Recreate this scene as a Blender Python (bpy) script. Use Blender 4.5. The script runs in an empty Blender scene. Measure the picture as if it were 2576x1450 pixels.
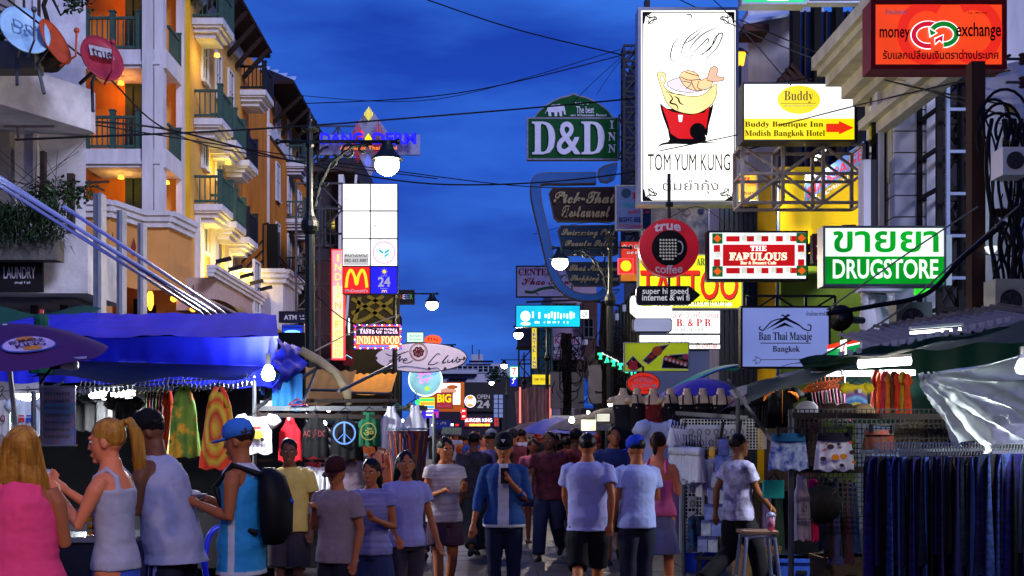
import bpy, math, random
from mathutils import Vector, Matrix, noise
R = math.radians
rnd = random.Random(7)
scene = bpy.context.scene
COL = scene.collection
# ---------------------------------------------------------------- camera
F, CU, CV, EYE = 2893.0, 1226.0, 1097.0, 1.65
cam_d = bpy.data.cameras.new('camera'); cam = bpy.data.objects.new('camera', cam_d); COL.objects.link(cam)
cam.location = (0, 0, EYE); cam.rotation_euler = (R(90), 0, 0)
cam_d.sensor_width = 36; cam_d.lens = 36*F/2576
cam_d.shift_x = (1288-CU)/2576; cam_d.shift_y = (CV-725)/2576
cam_d.clip_start = 0.1; cam_d.clip_end = 3000
scene.camera = cam
scene.render.engine = 'CYCLES'
scene.cycles.use_denoising = True
scene.cycles.max_bounces = 5; scene.cycles.diffuse_bounces = 3; scene.cycles.glossy_bounces = 2
scene.cycles.transmission_bounces = 3; scene.cycles.transparent_max_bounces = 12
scene.cycles.caustics_reflective = False; scene.cycles.caustics_refractive = False
scene.cycles.sample_clamp_indirect = 4
# ---------------------------------------------------------------- colour helpers
def s2l(c):
 c /= 255.0
 return c/12.92 if c <= .04045 else ((c+.055)/1.055)**2.4
def rgb(h):
 if isinstance(h, (tuple, list)): return (h[0], h[1], h[2], 1)
 h = h.lstrip('#')
 return (s2l(int(h[0:2], 16)), s2l(int(h[2:4], 16)), s2l(int(h[4:6], 16)), 1)
# ---------------------------------------------------------------- world, sun, exposure
world = bpy.data.worlds.new('World'); scene.world = world; world.use_nodes = True
wn, wl = world.node_tree.nodes, world.node_tree.links
wn.clear()
wo = wn.new('ShaderNodeOutputWorld'); bg = wn.new('ShaderNodeBackground')
sky = wn.new('ShaderNodeTexSky'); sky.sky_type = 'NISHITA'; sky.sun_disc = False
SUN_EL, SUN_ROT = R(6), R(160)
sky.sun_elevation = R(1); sky.sun_rotation = SUN_ROT
tc = wn.new('ShaderNodeTexCoord'); sep = wn.new('ShaderNodeSeparateXYZ')
mp = wn.new('ShaderNodeMapping'); mp.inputs['Scale'].default_value = (1.6, 1.6, 6.0)
mp.inputs['Location'].default_value = (3.1, 0.4, 0.9)
nz = wn.new('ShaderNodeTexNoise'); nz.inputs['Scale'].default_value = 2.1; nz.inputs['Detail'].default_value = 5; nz.inputs['Roughness'].default_value = .5
ramp = wn.new('ShaderNodeValToRGB')                       # height above the horizon
e = ramp.color_ramp.elements
e[0].position = 0.0; e[0].color = rgb('14358c')
e[1].position = 1.0; e[1].color = rgb('163bb0')
for p, c in ((.06, '143692'), (.14, '1541aa'), (.24, '1749c4'), (.36, '123cac'), (.5, '1238a8')):
 x = e.new(p); x.color = rgb(c)
cr = wn.new('ShaderNodeValToRGB'); cr.color_ramp.elements[0].position = .42; cr.color_ramp.elements[0].color = (.0, .0, .0, 1); cr.color_ramp.elements[1].position = .68
mixc = wn.new('ShaderNodeMix'); mixc.data_type = 'RGBA'; mixc.inputs['B'].default_value = rgb('3474e8')
scl = wn.new('ShaderNodeMath'); scl.operation = 'MULTIPLY'; scl.inputs[1].default_value = .95
addn = wn.new('ShaderNodeMix'); addn.data_type = 'RGBA'; addn.blend_type = 'ADD'; addn.inputs[0].default_value = .006
wl.new(tc.outputs['Generated'], sep.inputs[0]); wl.new(tc.outputs['Generated'], mp.inputs[0])
wl.new(mp.outputs[0], nz.inputs['Vector']); wl.new(sep.outputs[2], ramp.inputs[0])
wl.new(nz.outputs[0], cr.inputs[0]); wl.new(cr.outputs[0], scl.inputs[0]); wl.new(scl.outputs[0], mixc.inputs[0])
wl.new(ramp.outputs[0], mixc.inputs['A']); wl.new(mixc.outputs['Result'], addn.inputs['A']); wl.new(sky.outputs[0], addn.inputs['B'])
wl.new(addn.outputs['Result'], bg.inputs[0]); wl.new(bg.outputs[0], wo.inputs[0])
bg.inputs[1].default_value = .95
sun_d = bpy.data.lights.new('dusk_glow', 'SUN'); sun = bpy.data.objects.new('dusk_glow', sun_d); COL.objects.link(sun)
sun_d.energy = 2.6; sun_d.angle = R(16); sun_d.color = (.68, .7, 1)
sun.rotation_euler = (R(62), 0, R(35))
scene.view_settings.view_transform = 'Standard'; scene.view_settings.look = 'None'
scene.view_settings.exposure = 0; scene.view_settings.gamma = 1
# ---------------------------------------------------------------- placing
def at(u, v, Y): return Vector(((u-CU)*Y/F, Y, EYE+(CV-v)*Y/F))
def px(u, Y): return (u-CU)*Y/F
def pz(v, Y): return EYE+(CV-v)*Y/F
def onx(u, X): return X*F/(u-CU)                           # depth at which a wall at X is seen in column u
# ---------------------------------------------------------------- materials
MATS = {}
def mat(name, col='808080', rough=.7, metal=0, var=.18, scale=6.0, bump=.0, bscale=None, col2=None, emit=None, es=0, alpha=1, trans=0, stretch=None, objcol=False, sheen=0, coord='Object'):
 if name in MATS: return MATS[name]
 m = bpy.data.materials.new(name); m.use_nodes = True
 n, l = m.node_tree.nodes, m.node_tree.links
 b = n['Principled BSDF']; b.inputs['Roughness'].default_value = rough; b.inputs['Metallic'].default_value = metal
 c = rgb(col)
 if emit is None or True:
  t = n.new('ShaderNodeTexCoord'); z = n.new('ShaderNodeTexNoise'); z.inputs['Scale'].default_value = scale; z.inputs['Detail'].default_value = 6
  z.inputs['Roughness'].default_value = .62
  src = t.outputs[coord]
  if stretch:
   q = n.new('ShaderNodeMapping'); q.inputs['Scale'].default_value = stretch; l.new(src, q.inputs[0]); src = q.outputs[0]
  l.new(src, z.inputs['Vector'])
  rr = n.new('ShaderNodeValToRGB'); rr.color_ramp.elements[0].position = .34; rr.color_ramp.elements[1].position = .68
  lo = rgb(col2) if col2 else tuple(x*(1-var) for x in c[:3])+(1,)
  rr.color_ramp.elements[0].color = lo if not objcol else (1-var, 1-var, 1-var, 1)
  rr.color_ramp.elements[1].color = c if not objcol else (1, 1, 1, 1)
  l.new(z.outputs[0], rr.inputs[0])
  out = rr.outputs[0]
  if objcol:
   oi = n.new('ShaderNodeObjectInfo'); mx = n.new('ShaderNodeMix'); mx.data_type = 'RGBA'; mx.blend_type = 'MULTIPLY'; mx.inputs[0].default_value = 1
   l.new(oi.outputs['Color'], mx.inputs['A']); l.new(out, mx.inputs['B']); out = mx.outputs['Result']
  l.new(out, b.inputs['Base Color'])
  if bump:
   z2 = n.new('ShaderNodeTexNoise'); z2.inputs['Scale'].default_value = bscale or scale*4; z2.inputs['Detail'].default_value = 5
   l.new(src, z2.inputs['Vector'])
   bp = n.new('ShaderNodeBump'); bp.inputs['Strength'].default_value = bump; bp.inputs['Distance'].default_value = .03
   l.new(z2.outputs[0], bp.inputs['Height']); l.new(bp.outputs[0], b.inputs['Normal'])
  if emit is not None:
   b.inputs['Emission Color'].default_value = rgb(emit); b.inputs['Emission Strength'].default_value = es  # also puts small emission into boards and cloths that are no lamps
 b.inputs['Alpha'].default_value = alpha
 if rough > .4 and not metal: b.inputs['Specular IOR Level'].default_value = .2
 b.inputs['Transmission Weight'].default_value = trans
 if sheen: b.inputs['Sheen Weight'].default_value = sheen
 MATS[name] = m
 return m
def em(name, col, s=1.0, var=.0, scale=1.5):
 """Something that gives off light: a backlit sheet, a neon tube, a lamp. var: uneven tubes behind the sheet."""
 if name in MATS: return MATS[name]
 m = bpy.data.materials.new(name); m.use_nodes = True
 n, l = m.node_tree.nodes, m.node_tree.links
 b = n['Principled BSDF']; c = rgb(col)
 b.inputs['Base Color'].default_value = tuple(x*.5 for x in c[:3])+(1,); b.inputs['Roughness'].default_value = .45
 b.inputs['Emission Color'].default_value = c; b.inputs['Emission Strength'].default_value = s
 if var:
  t = n.new('ShaderNodeTexCoord'); z = n.new('ShaderNodeTexNoise'); z.inputs['Scale'].default_value = scale; z.inputs['Detail'].default_value = 1
  q = n.new('ShaderNodeMapRange'); q.inputs['To Min'].default_value = s*(1-var); q.inputs['To Max'].default_value = s*(1+var)
  q.inputs['From Min'].default_value = .35; q.inputs['From Max'].default_value = .65
  l.new(t.outputs['Object'], z.inputs['Vector']); l.new(z.outputs[0], q.inputs[0]); l.new(q.outputs[0], b.inputs['Emission Strength'])
 MATS[name] = m
 return m
# ---------------------------------------------------------------- mesh builder
class MB:
 def __init__(s): s.v = []; s.f = []; s.mi = []; s.m = 0; s.sm = []; s.smooth = False
 def add(s, vs, fs):
  o = len(s.v); s.v.extend([tuple(p) for p in vs])
  for f in fs: s.f.append(tuple(i+o for i in f)); s.mi.append(s.m); s.sm.append(s.smooth)
  return s
 def box(s, c, d, rot=None):
  x, y, z = d[0]/2, d[1]/2, d[2]/2; c = Vector(c)
  vs = [Vector((a*x, b*y, g*z)) for g in (-1, 1) for b in (-1, 1) for a in (-1, 1)]
  if rot is not None: vs = [rot @ p for p in vs]
  return s.add([p+c for p in vs], [(0, 2, 3, 1), (4, 5, 7, 6), (0, 1, 5, 4), (2, 6, 7, 3), (0, 4, 6, 2), (1, 3, 7, 5)])
 def box2(s, a, b):
  return s.box([(a[i]+b[i])/2 for i in range(3)], [abs(b[i]-a[i]) for i in range(3)])
 def bar(s, p, q, w, h=None):
  p, q = Vector(p), Vector(q); d = q-p; L = d.length
  if L < 1e-6: return s
  rot = d.to_track_quat('Z', 'Y').to_matrix()
  return s.box((p+q)/2, (w, h or w, L), rot)
 def tube(s, pts, r, n=6, cap=True):
  pts = [Vector(p) for p in pts]; k = len(pts)
  rs = r if isinstance(r, (list, tuple)) else [r]*k
  vs = []; up = Vector((0.013, .021, 1))
  prevx = None
  for i in range(k):
   d = (pts[min(i+1, k-1)]-pts[max(i-1, 0)])
   if d.length < 1e-9: d = Vector((0, 0, 1))
   d.normalize()
   if prevx is None:
    a = d.cross(up if abs(d.dot(up.normalized())) < .97 else Vector((1, 0, 0)))
   else: a = prevx-d*prevx.dot(d)
   if a.length < 1e-6: a = d.orthogonal()
   a.normalize(); prevx = a; b = d.cross(a)
   for j in range(n):
    t = 2*math.pi*j/n; vs.append(pts[i]+(a*math.cos(t)+b*math.sin(t))*rs[i])
  fs = [(i*n+j, i*n+(j+1) % n, (i+1)*n+(j+1) % n, (i+1)*n+j) for i in range(k-1) for j in range(n)]
  if cap: fs += [tuple(reversed(range(n))), tuple((k-1)*n+j for j in range(n))]
  return s.add(vs, fs)
 def loft(s, rings, n=14, cap=True):
  """rings: (cx,cy,z,rx,ry) horizontal ellipses bottom to top"""
  vs = []
  for (cx, cy, z, rx, ry) in rings:
   for j in range(n):
    t = 2*math.pi*j/n; vs.append((cx+rx*math.cos(t), cy+ry*math.sin(t), z))
  k = len(rings)
  fs = [(i*n+j, i*n+(j+1) % n, (i+1)*n+(j+1) % n, (i+1)*n+j) for i in range(k-1) for j in range(n)]
  if cap: fs += [tuple(reversed(range(n))), tuple((k-1)*n+j for j in range(n))]
  return s.add(vs, fs)
 def lathe(s, prof, c=(0, 0, 0), n=12, cap=True):
  return s.loft([(c[0], c[1], c[2]+z, r, r) for (r, z) in prof], n, cap)
 def ball(s, c, r, n=10, m=7):
  rx, ry, rz = r if isinstance(r, (tuple, list)) else (r, r, r)
  rg = [(c[0], c[1], c[2]-rz*math.cos(math.pi*i/m), max(rx*math.sin(math.pi*i/m), rx*.02), max(ry*math.sin(math.pi*i/m), ry*.02)) for i in range(m+1)]
  return s.loft(rg, n)
 def prism(s, poly, y0, y1):
  """poly: (x,z) points anticlockwise seen from -y"""
  k = len(poly)
  a = sum(poly[i][0]*poly[(i+1) % k][1]-poly[(i+1) % k][0]*poly[i][1] for i in range(k))
  if a < 0: poly = list(reversed(poly))
  vs = [(x, y0, z) for x, z in poly]+[(x, y1, z) for x, z in poly]
  return s.add(vs, [tuple(range(k)), tuple(reversed(range(k, 2*k)))]+[(i+k, (i+1) % k+k, (i+1) % k, i) for i in range(k)])
 def ribbon(s, pts, w, y0, y1, closed=False):
  """a stroke of width w along (x,z) points, standing between y0 and y1; w may be a list"""
  k = len(pts); ws = w if isinstance(w, (list, tuple)) else [w]*k; L, Rr = [], []
  for i in range(k):
   if closed: a, b = pts[i-1], pts[(i+1) % k]
   else: a, b = pts[max(i-1, 0)], pts[min(i+1, k-1)]
   dx, dz = b[0]-a[0], b[1]-a[1]; q = math.hypot(dx, dz) or 1; nx, nz_ = -dz/q*ws[i]/2, dx/q*ws[i]/2
   L.append((pts[i][0]+nx, pts[i][1]+nz_)); Rr.append((pts[i][0]-nx, pts[i][1]-nz_))
  vs = [(x, y0, z) for x, z in L]+[(x, y0, z) for x, z in Rr]+[(x, y1, z) for x, z in L]+[(x, y1, z) for x, z in Rr]
  fs = []
  for i in range(k if closed else k-1):
   j = (i+1) % k
   fs += [(i, i+k, j+k, j), (i+2*k, j+2*k, j+3*k, i+3*k), (i, j, j+2*k, i+2*k), (i+k, i+3*k, j+3*k, j+k)]
  if not closed: fs += [(0, 2*k, 3*k, k), (k-1, 2*k-1, 4*k-1, 3*k-1)]
  return s.add(vs, fs)
 def grid(s, fn, nu, nv):
  """a sheet from fn(a,b) with a,b in 0..1"""
  vs = [fn(i/nu, j/nv) for j in range(nv+1) for i in range(nu+1)]
  w = nu+1
  return s.add(vs, [(j*w+i, j*w+i+1, (j+1)*w+i+1, (j+1)*w+i) for j in range(nv) for i in range(nu)])
 def mesh(s, name, mats):
  me = bpy.data.meshes.new(name); me.from_pydata(s.v, [], s.f)
  if not isinstance(mats, (list, tuple)): mats = [mats]
  for m in mats: me.materials.append(m)
  if any(s.mi): me.polygons.foreach_set('material_index', s.mi)
  if any(s.sm): me.polygons.foreach_set('use_smooth', s.sm)
  me.update()
  return me
 def build(s, name, mats, parent=None, local=True, kind=None, label=None, color=None):
  o = bpy.data.objects.new(name, s.mesh(name, mats)); COL.objects.link(o)
  if parent is not None:
   o.parent = parent
   if not local: o.matrix_parent_inverse = wm(parent).inverted()
  if kind: o['kind'] = kind
  if label: o['label'] = label
  if color: o.color = color
  return o
def wm(o):
 m = Matrix.LocRotScale(o.location, o.rotation_euler, o.scale)
 return m if o.parent is None else wm(o.parent) @ o.matrix_parent_inverse @ m
def thing(name, label, cat, loc=(0, 0, 0), rz=0, group=None, kind=None):
 o = bpy.data.objects.new(name, None); COL.objects.link(o)
 o.location = loc; o.rotation_euler = (0, 0, rz); o.empty_display_size = .2
 if label: o['label'] = label
 if cat: o['category'] = cat
 if group: o['group'] = group
 if kind: o['kind'] = kind
 return o
def tag(o, label, cat, group=None):
 o['label'] = label; o['category'] = cat
 if group: o['group'] = group
 return o
def place(name, mesh, parent, loc=(0, 0, 0), rot=(0, 0, 0), sc=None):
 o = bpy.data.objects.new(name, mesh); COL.objects.link(o); o.parent = parent; o.location = loc; o.rotation_euler = rot
 if sc: o.scale = sc
 return o
KIDS = {}
def copy_tree(o, loc=None, rz=None, label=None, color=None, sc=None, parent=None):
 c = o.copy(); COL.objects.link(c)
 if parent is not None: c.parent = parent
 if loc is not None: c.location = loc
 if rz is not None: c.rotation_euler = (0, 0, rz)
 if sc is not None: c.scale = sc
 if label: c['label'] = label
 for ch in list(o.children):
  d = copy_tree(ch, parent=c)
  d.matrix_parent_inverse = ch.matrix_parent_inverse.copy()
  if color and ch.name.split('.')[0] in color: d.color = rgb(color[ch.name.split('.')[0]])
 return c
# ---------------------------------------------------------------- lettering
def fancy(t, style):
 up = {'serif': 0x1D400, 'script': 0x1D4D0, 'italic': 0x1D468}[style]
 o = ''
 for ch in t:
  if 'A' <= ch <= 'Z': o += chr(up+ord(ch)-65)
  elif 'a' <= ch <= 'z': o += chr(up+26+ord(ch)-97)
  elif ch.isdigit() and style == 'serif': o += chr(0x1D7CE+int(ch))
  else: o += ch
 return o
TXT = {}
def text_geo(t, bold=0, shear=0, depth=True):
 k = (t, bold, shear)
 if k in TXT: return TXT[k]
 cu = bpy.data.curves.new('txt', 'FONT'); cu.body = t; cu.size = 1; cu.resolution_u = 3
 cu.offset = bold*.55; cu.shear = shear; cu.extrude = .02 if depth else 0
 o = bpy.data.objects.new('txt', cu)
 me = o.to_mesh()
 vs = [tuple(v.co) for v in me.vertices]; fs = [tuple(p.vertices) for p in me.polygons]
 o.to_mesh_clear(); bpy.data.objects.remove(o); bpy.data.curves.remove(cu)
 if not vs: vs = [(0, 0, 0), (1, 0, 0), (0, 1, 0)]; fs = [(0, 1, 2)]
 x0 = min(v[0] for v in vs); x1 = max(v[0] for v in vs); y0 = min(v[1] for v in vs); y1 = max(v[1] for v in vs)
 TXT[k] = (vs, fs, x0, x1, y0, y1)
 return TXT[k]
def text_into(mb, t, x0, x1, z0, z1, y, bold=0, shear=0, th=.01, mp=None):
 vs, fs, a0, a1, b0, b1 = text_geo(t, bold, shear)
 sx = (x1-x0)/((a1-a0) or 1); sz = (z1-z0)/((b1-b0) or 1)
 out = []
 for (a, b, c) in vs:
  p = (x0+(a-a0)*sx, y-c/.02*th/2, z0+(b-b0)*sz)
  out.append(mp(p) if mp else p)
 mb.add(out, fs)
class Sign:
 """A sign box standing at depth Y and facing down the street; contents are given where the photograph shows them."""
 def __init__(s, name, label, cat, u0, v0, u1, v1, Y, face=None, case=None, d=.25, rim=.05, rz=0, group=None, tube=None):
  s.Y, s.k = Y, Y/F; s.uc = (u0+u1)/2; s.v1 = v1
  s.root = thing(name, label, cat, at(s.uc, v1, Y), rz, group)
  s.W = (u1-u0)*s.k; s.H = (v1-v0)*s.k; s.lay = 0
  s.u0, s.v0, s.u1 = u0, v0, u1
  if case: 
   mb = MB(); mb.box2((-s.W/2, .012, 0), (s.W/2, d, s.H)); mb.build('case', case, s.root)
   if rim:
    mb = MB(); w = rim
    mb.box2((-s.W/2-.005, -.03, -.005), (-s.W/2+w, .01, s.H+.005)); mb.box2((s.W/2-w, -.03, -.005), (s.W/2+.005, .01, s.H+.005))
    mb.box2((-s.W/2+w, -.03, -.005), (s.W/2-w, .01, w)); mb.box2((-s.W/2+w, -.03, s.H-w), (s.W/2-w, .01, s.H+.005)); mb.build('frame', case, s.root)
  if face:
   e = rim if case else 0
   mb = MB(); mb.box2((-s.W/2+e, -.008, e), (s.W/2-e, .008, s.H-e)); mb.build('face_panel', face, s.root)
  s.y = -.012
 def P(s, u, v): return ((u-s.uc)*s.k, (s.v1-v)*s.k)
 def step(s): s.y -= .003; return s.y
 def rect(s, u0, v0, u1, v1, m, name='coloured_panel', th=.005, label=None):
  y = s.step(); a = s.P(u0, v1); b = s.P(u1, v0)
  return MB().box2((a[0], y-.005, a[1]), (b[0], y if th <= .02 else y+th, b[1])).build(name, m, s.root, label=label)
 def poly(s, pts, m, name='emblem', th=.005):
  y = s.step(); return MB().prism([s.P(*p) for p in pts], y-.005, y if th <= .02 else y+th).build(name, m, s.root)
 def ell(s, u, v, ru, rv, m, name='emblem', th=.005, n=36, y=None):
  return s.poly([(u+ru*math.cos(2*math.pi*i/n), v+rv*math.sin(2*math.pi*i/n)) for i in range(n)], m, name, th)
 def stroke(s, pts, w, m, name='line', th=.005, closed=False, smooth=True, join=None):
  y = s.step(); P = pts
  if smooth and len(pts) > 2: P = spline(pts, 6, closed)
  ws = w if not isinstance(w, (list, tuple)) else [w[0]+(w[1]-w[0])*math.sin(math.pi*i/(len(P)-1)) for i in range(len(P))]
  ww = [x*s.k for x in ws] if isinstance(ws, list) else ws*s.k
  mb = join or MB()
  mb.ribbon([s.P(*p) for p in P], ww, y-th, y, closed)
  return None if join else mb.build(name, m, s.root)
 def text(s, t, u0, v0, u1, v1, m, bold=0, shear=0, style=None, th=.008, name='lettering', join=None, proud=0, mp=None):
  y = s.step()-proud; a = s.P(u0, v1); b = s.P(u1, v0)
  mb = join or MB()
  text_into(mb, fancy(t, style) if style else t, a[0], b[0], a[1], b[1], y, bold, shear, th, mp)
  return None if join else mb.build(name, m, s.root)
 def scrib(s, u0, v0, u1, v1, m, n=12, name='worn_print'):
  y = s.step(); mb = MB(); q = random.Random(int(u0*7+v0)); w = (u1-u0)/n
  for i in range(n):
   if q.random() < .15: continue
   a = s.P(u0+i*w+w*.1, v1-q.uniform(0, .3)*(v1-v0)); b = s.P(u0+i*w+w*q.uniform(.55, .85), v0+q.uniform(0, .35)*(v1-v0)); mb.box2((a[0], y-.004, a[1]), (b[0], y, b[1]))
  return mb.build(name, m, s.root)
 def ring(s, u, v, ru, rv, w, m, name='ring', a0=0, a1=360, n=40):
  y = s.step(); pts = [s.P(u+ru*math.cos(R(a0+(a1-a0)*i/n)), v+rv*math.sin(R(a0+(a1-a0)*i/n))) for i in range(n if a1-a0 == 360 else n+1)]
  return MB().ribbon(pts, w*s.k, y-.005, y, a1-a0 == 360).build(name, m, s.root)
def spline(p, n=6, closed=False):
 out = []; k = len(p)
 rng = range(k if closed else k-1)
 for i in rng:
  g = lambda j: p[j % k] if closed else p[max(0, min(k-1, j))]
  a, b, c, d = g(i-1), g(i), g(i+1), g(i+2)
  for q in range(n):
   t = q/n
   out.append(tuple(.5*((2*b[x])+(-a[x]+c[x])*t+(2*a[x]-5*b[x]+4*c[x]-d[x])*t*t+(-a[x]+3*b[x]-3*c[x]+d[x])*t**3) for x in range(len(b))))
 if not closed: out.append(tuple(p[-1]))
 return out
def sag(p, q, s, n=14):
 p, q = Vector(p), Vector(q)
 return [p.lerp(q, i/n)-Vector((0, 0, s*4*(i/n)*(1-i/n))) for i in range(n+1)]
def nth(n):
 a = ['zeroth', 'first', 'second', 'third', 'fourth', 'fifth', 'sixth', 'seventh', 'eighth', 'ninth', 'tenth', 'eleventh', 'twelfth', 'thirteenth', 'fourteenth', 'fifteenth', 'sixteenth', 'seventeenth', 'eighteenth', 'nineteenth']
 if n < 20: return a[n]
 t, u = {2: 'twent', 3: 'thirt', 4: 'fort'}[n//10], n % 10
 return t+('ieth' if u == 0 else 'y-'+a[u])
# ---------------------------------------------------------------- shared materials
white_wall = mat('weathered_white_paint', 'dcdce0', .85, var=.3, scale=1.3, bump=.25, bscale=14, col2='a8a8ae')
lilac_wall = mat('clean_white_plaster', 'd8d6da', .8, var=.26, scale=3.5, bump=.1, bscale=20, stretch=(1, 1, .16))
orange_wall = mat('ochre_orange_plaster', 'dc8c2c', .85, scale=1.6, stretch=(1, 1, .3), bump=.12, bscale=18, col2='bd6a22')
yellow_wall = mat('yellow_plaster', 'e0ac1e', .8, var=.15, scale=1.5)
green_paint = mat('green_painted_timber', '3c5a50', .6, var=.3, scale=7)
dark_timber = mat('dark_brown_timber', '2e1f1a', .7, var=.4, scale=5)
shutter = mat('dark_green_shutter', '2b4038', .65, var=.2)
glass = mat('dark_window_glass', '0c1018', .06, var=.3)
steel = mat('grey_painted_steel', '4a4d55', .45, metal=.4, var=.3, scale=9)
rust = mat('rusty_brown_steel', '4a3830', .75, metal=.2, col2='2b211e', scale=7, bump=.2)
darkm = mat('black_painted_iron', '14161a', .5, metal=.3, var=.3)
chrome = mat('bright_steel_tube', 'b9bec8', .22, metal=.9, var=.1)
whitem = mat('white_enamel', 'd8dadf', .4, var=.08)
case_dk = mat('dark_sign_case', '1c1d22', .5, metal=.3, var=.3)
case_lt = mat('pale_aluminium_case', '9aa0a8', .4, metal=.6, var=.15)
wire_m = mat('black_cable_rubber', '0d0d10', .6, var=.2)
asphalt = mat('asphalt', '35353a', .55, var=.35, scale=5, bump=.3, bscale=60)
black_m = mat('matt_black_paint', '0b0b0d', .6, var=.2)
fab = mat('woven_cloth', 'ffffff', .85, var=.14, scale=14, objcol=True, bump=.05)
# ================================================================ the ground
def planprism(pl, z0, z1):
 k = len(pl); a = sum(pl[i][0]*pl[(i+1) % k][1]-pl[(i+1) % k][0]*pl[i][1] for i in range(k))
 if a < 0: pl = list(reversed(pl))
 return MB().add([(x, y, z0) for x, y in pl]+[(x, y, z1) for x, y in pl], [tuple(reversed(range(k))), tuple(range(k, 2*k))]+[(i, (i+1) % k, (i+1) % k+k, i+k) for i in range(k)])

def struct(name, mb, m, parent=None): return mb.build(name, m, parent, kind='structure' if parent is None else None)
ground = struct('ground', MB().box2((-150, -40, -.5), (150, 400, 0)), mat('dusty_ground', '3a3a3e', .9, scale=.6))
road = struct('road', MB().box2((-3.4, -20, .004), (3.4, 200, .008)), asphalt)
for sx, nm in ((-1, 'pavement'), (1, 'pavement')):
 pv = struct(nm, MB().box2((sx*3.56, -20, .0), (sx*9.2, 160, .13)), mat('grey_concrete_paving', '57575c', .75, scale=2, bump=.2))
 kb = [MB().box2((-.07, 0, 0), (.07, .99, .145)).mesh('kerb_stone', mat('kerb_concrete', '77767a', .8, bump=.2))]
 for i in range(26): place('kerb_stone', kb[0], pv, (sx*3.485, 8+i, .0))
slab_m = [MB().box2((0, 0, .008), (.585, .585, .022+.002*i)).mesh('paving_slab', mat('paving_slab_grey_%s' % 'abc'[i], c, .42, scale=3, bump=.25, bscale=30, var=.3)) for i, c in enumerate(('4a4a50', '424248', '525156'))]
for i in range(-8, 10):
 for j in range(16):
  if (i+8)*16+j < 288: place('paving_slab', rnd.choice(slab_m), road, (i*.6-.1*0+.0, 12.6+j*.6, 0), (0, 0, rnd.uniform(-.004, .004)))
# ================================================================ railings and balconies
def railing(name, L, h, parent, loc, rz, m=green_paint, posts=2, sp=.13, thick=.07):
 flat = name == 'balcony_railing'
 r = place('top_rail' if flat else name, MB().box2((0, -thick/2, h-.07), (L, thick/2, h)).mesh('top_rail', m), parent, loc, (0, 0, rz))
 def under(nm, me, p=(0, 0, 0)):
  if not flat: return place(nm, me, r, p)
  c, s_ = math.cos(rz), math.sin(rz); return place(nm, me, parent, (loc[0]+p[0]*c, loc[1]+p[0]*s_, loc[2]), (0, 0, rz))
 under('bottom_rail', MB().box2((0, -thick/3, .06), (L, thick/3, .13)).mesh('bottom_rail', m))
 mb = MB(); k = int(L/sp)
 for i in range(1, k): mb.box((i*L/k, 0, h/2+.02), (.032, .03, h-.15))
 b = under('balusters', mb.mesh('balusters', m)); b['kind'] = 'stuff'
 pm = MB().box2((-.07, -.07, 0), (.07, .07, h+.12)).box2((-.085, -.085, h+.12), (.085, .085, h+.16)).mesh('post', m)
 for i in range(posts): under('post', pm, (L*i/(posts-1) if posts > 1 else L, 0, 0))
 return r
def balcony(parent, X, Y, z, proj=.85, w=1.45, side=1, m=green_paint, under=None, corb=True):
 """a small balcony on a wall that faces the street; side=1: sticks out to +x"""
 s = side
 b = place('balcony', MB().box2((0, -w/2, -.18), (s*proj, w/2, 0)).box2((0, -w/2+.05, -.24), (s*(proj-.06), w/2-.05, -.18)).mesh('balcony_slab', lilac_wall), parent, (X, Y, z))
 mb = MB()
 for k, (ins, z0, z1) in enumerate(((.16, -.36, -.24), (.28, -.5, -.36))):
  mb.box2((0, -w/2+ins*.9, z0), (s*(proj-ins), w/2-ins*.9, z1))
 place('corbel', mb.mesh('corbel', lilac_wall), b)
 railing('balcony_railing', proj-.06, .85, b, (0 if s > 0 else -proj+.06, -w/2+.07, 0), 0, m, posts=0)
 railing('balcony_railing', w-.14, .85, b, (s*(proj-.07), -w/2+.07, 0), R(90), m)
 return b
def window(parent, p, n_axis, w, h, m=glass, fr=lilac_wall, shut=None, name='window', bars=1):
 """n_axis 'x+' 'x-' or 'y-': which way the window looks. p = bottom centre on the wall plane"""
 mb = MB(); f = .07
 mb.box2((-w/2-f, -.05, -f), (-w/2, .04, h+f)); mb.box2((w/2, -.05, -f), (w/2+f, .04, h+f)); mb.box2((-w/2, -.05, h), (w/2, .04, h+f)); mb.box2((-w/2-.05, -.1, -f-.03), (w/2+.05, .04, -.0))
 for i in range(bars): mb.box((-w/2+(i+1)*w/(bars+1), -.01, h/2), (.045, .04, h))
 mb.box((0, -.011, h*.55), (w, .035, .04))
 rz = {'x+': R(90), 'x-': R(-90), 'y-': 0}[n_axis]
 o = place(name, mb.mesh(name+'_frame', fr), parent, p, (0, 0, rz))
 place('pane', MB().box2((-w/2, 0.0, 0), (w/2, .02, h)).mesh('pane', m), o)
 if shut:
  for sx in (-1, 1):
   sm = MB(); 
   for k in range(9): sm.box((sx*(w/2+f+w*.22), -.06, h*(k+.5)/9), (w*.4, .03, h/9-.02))
   sm.box((sx*(w/2+f+w*.22), -.045, h/2), (w*.42, .02, h))
   place('shutter', sm.mesh('shutter', shut), o)
 return o
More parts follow.
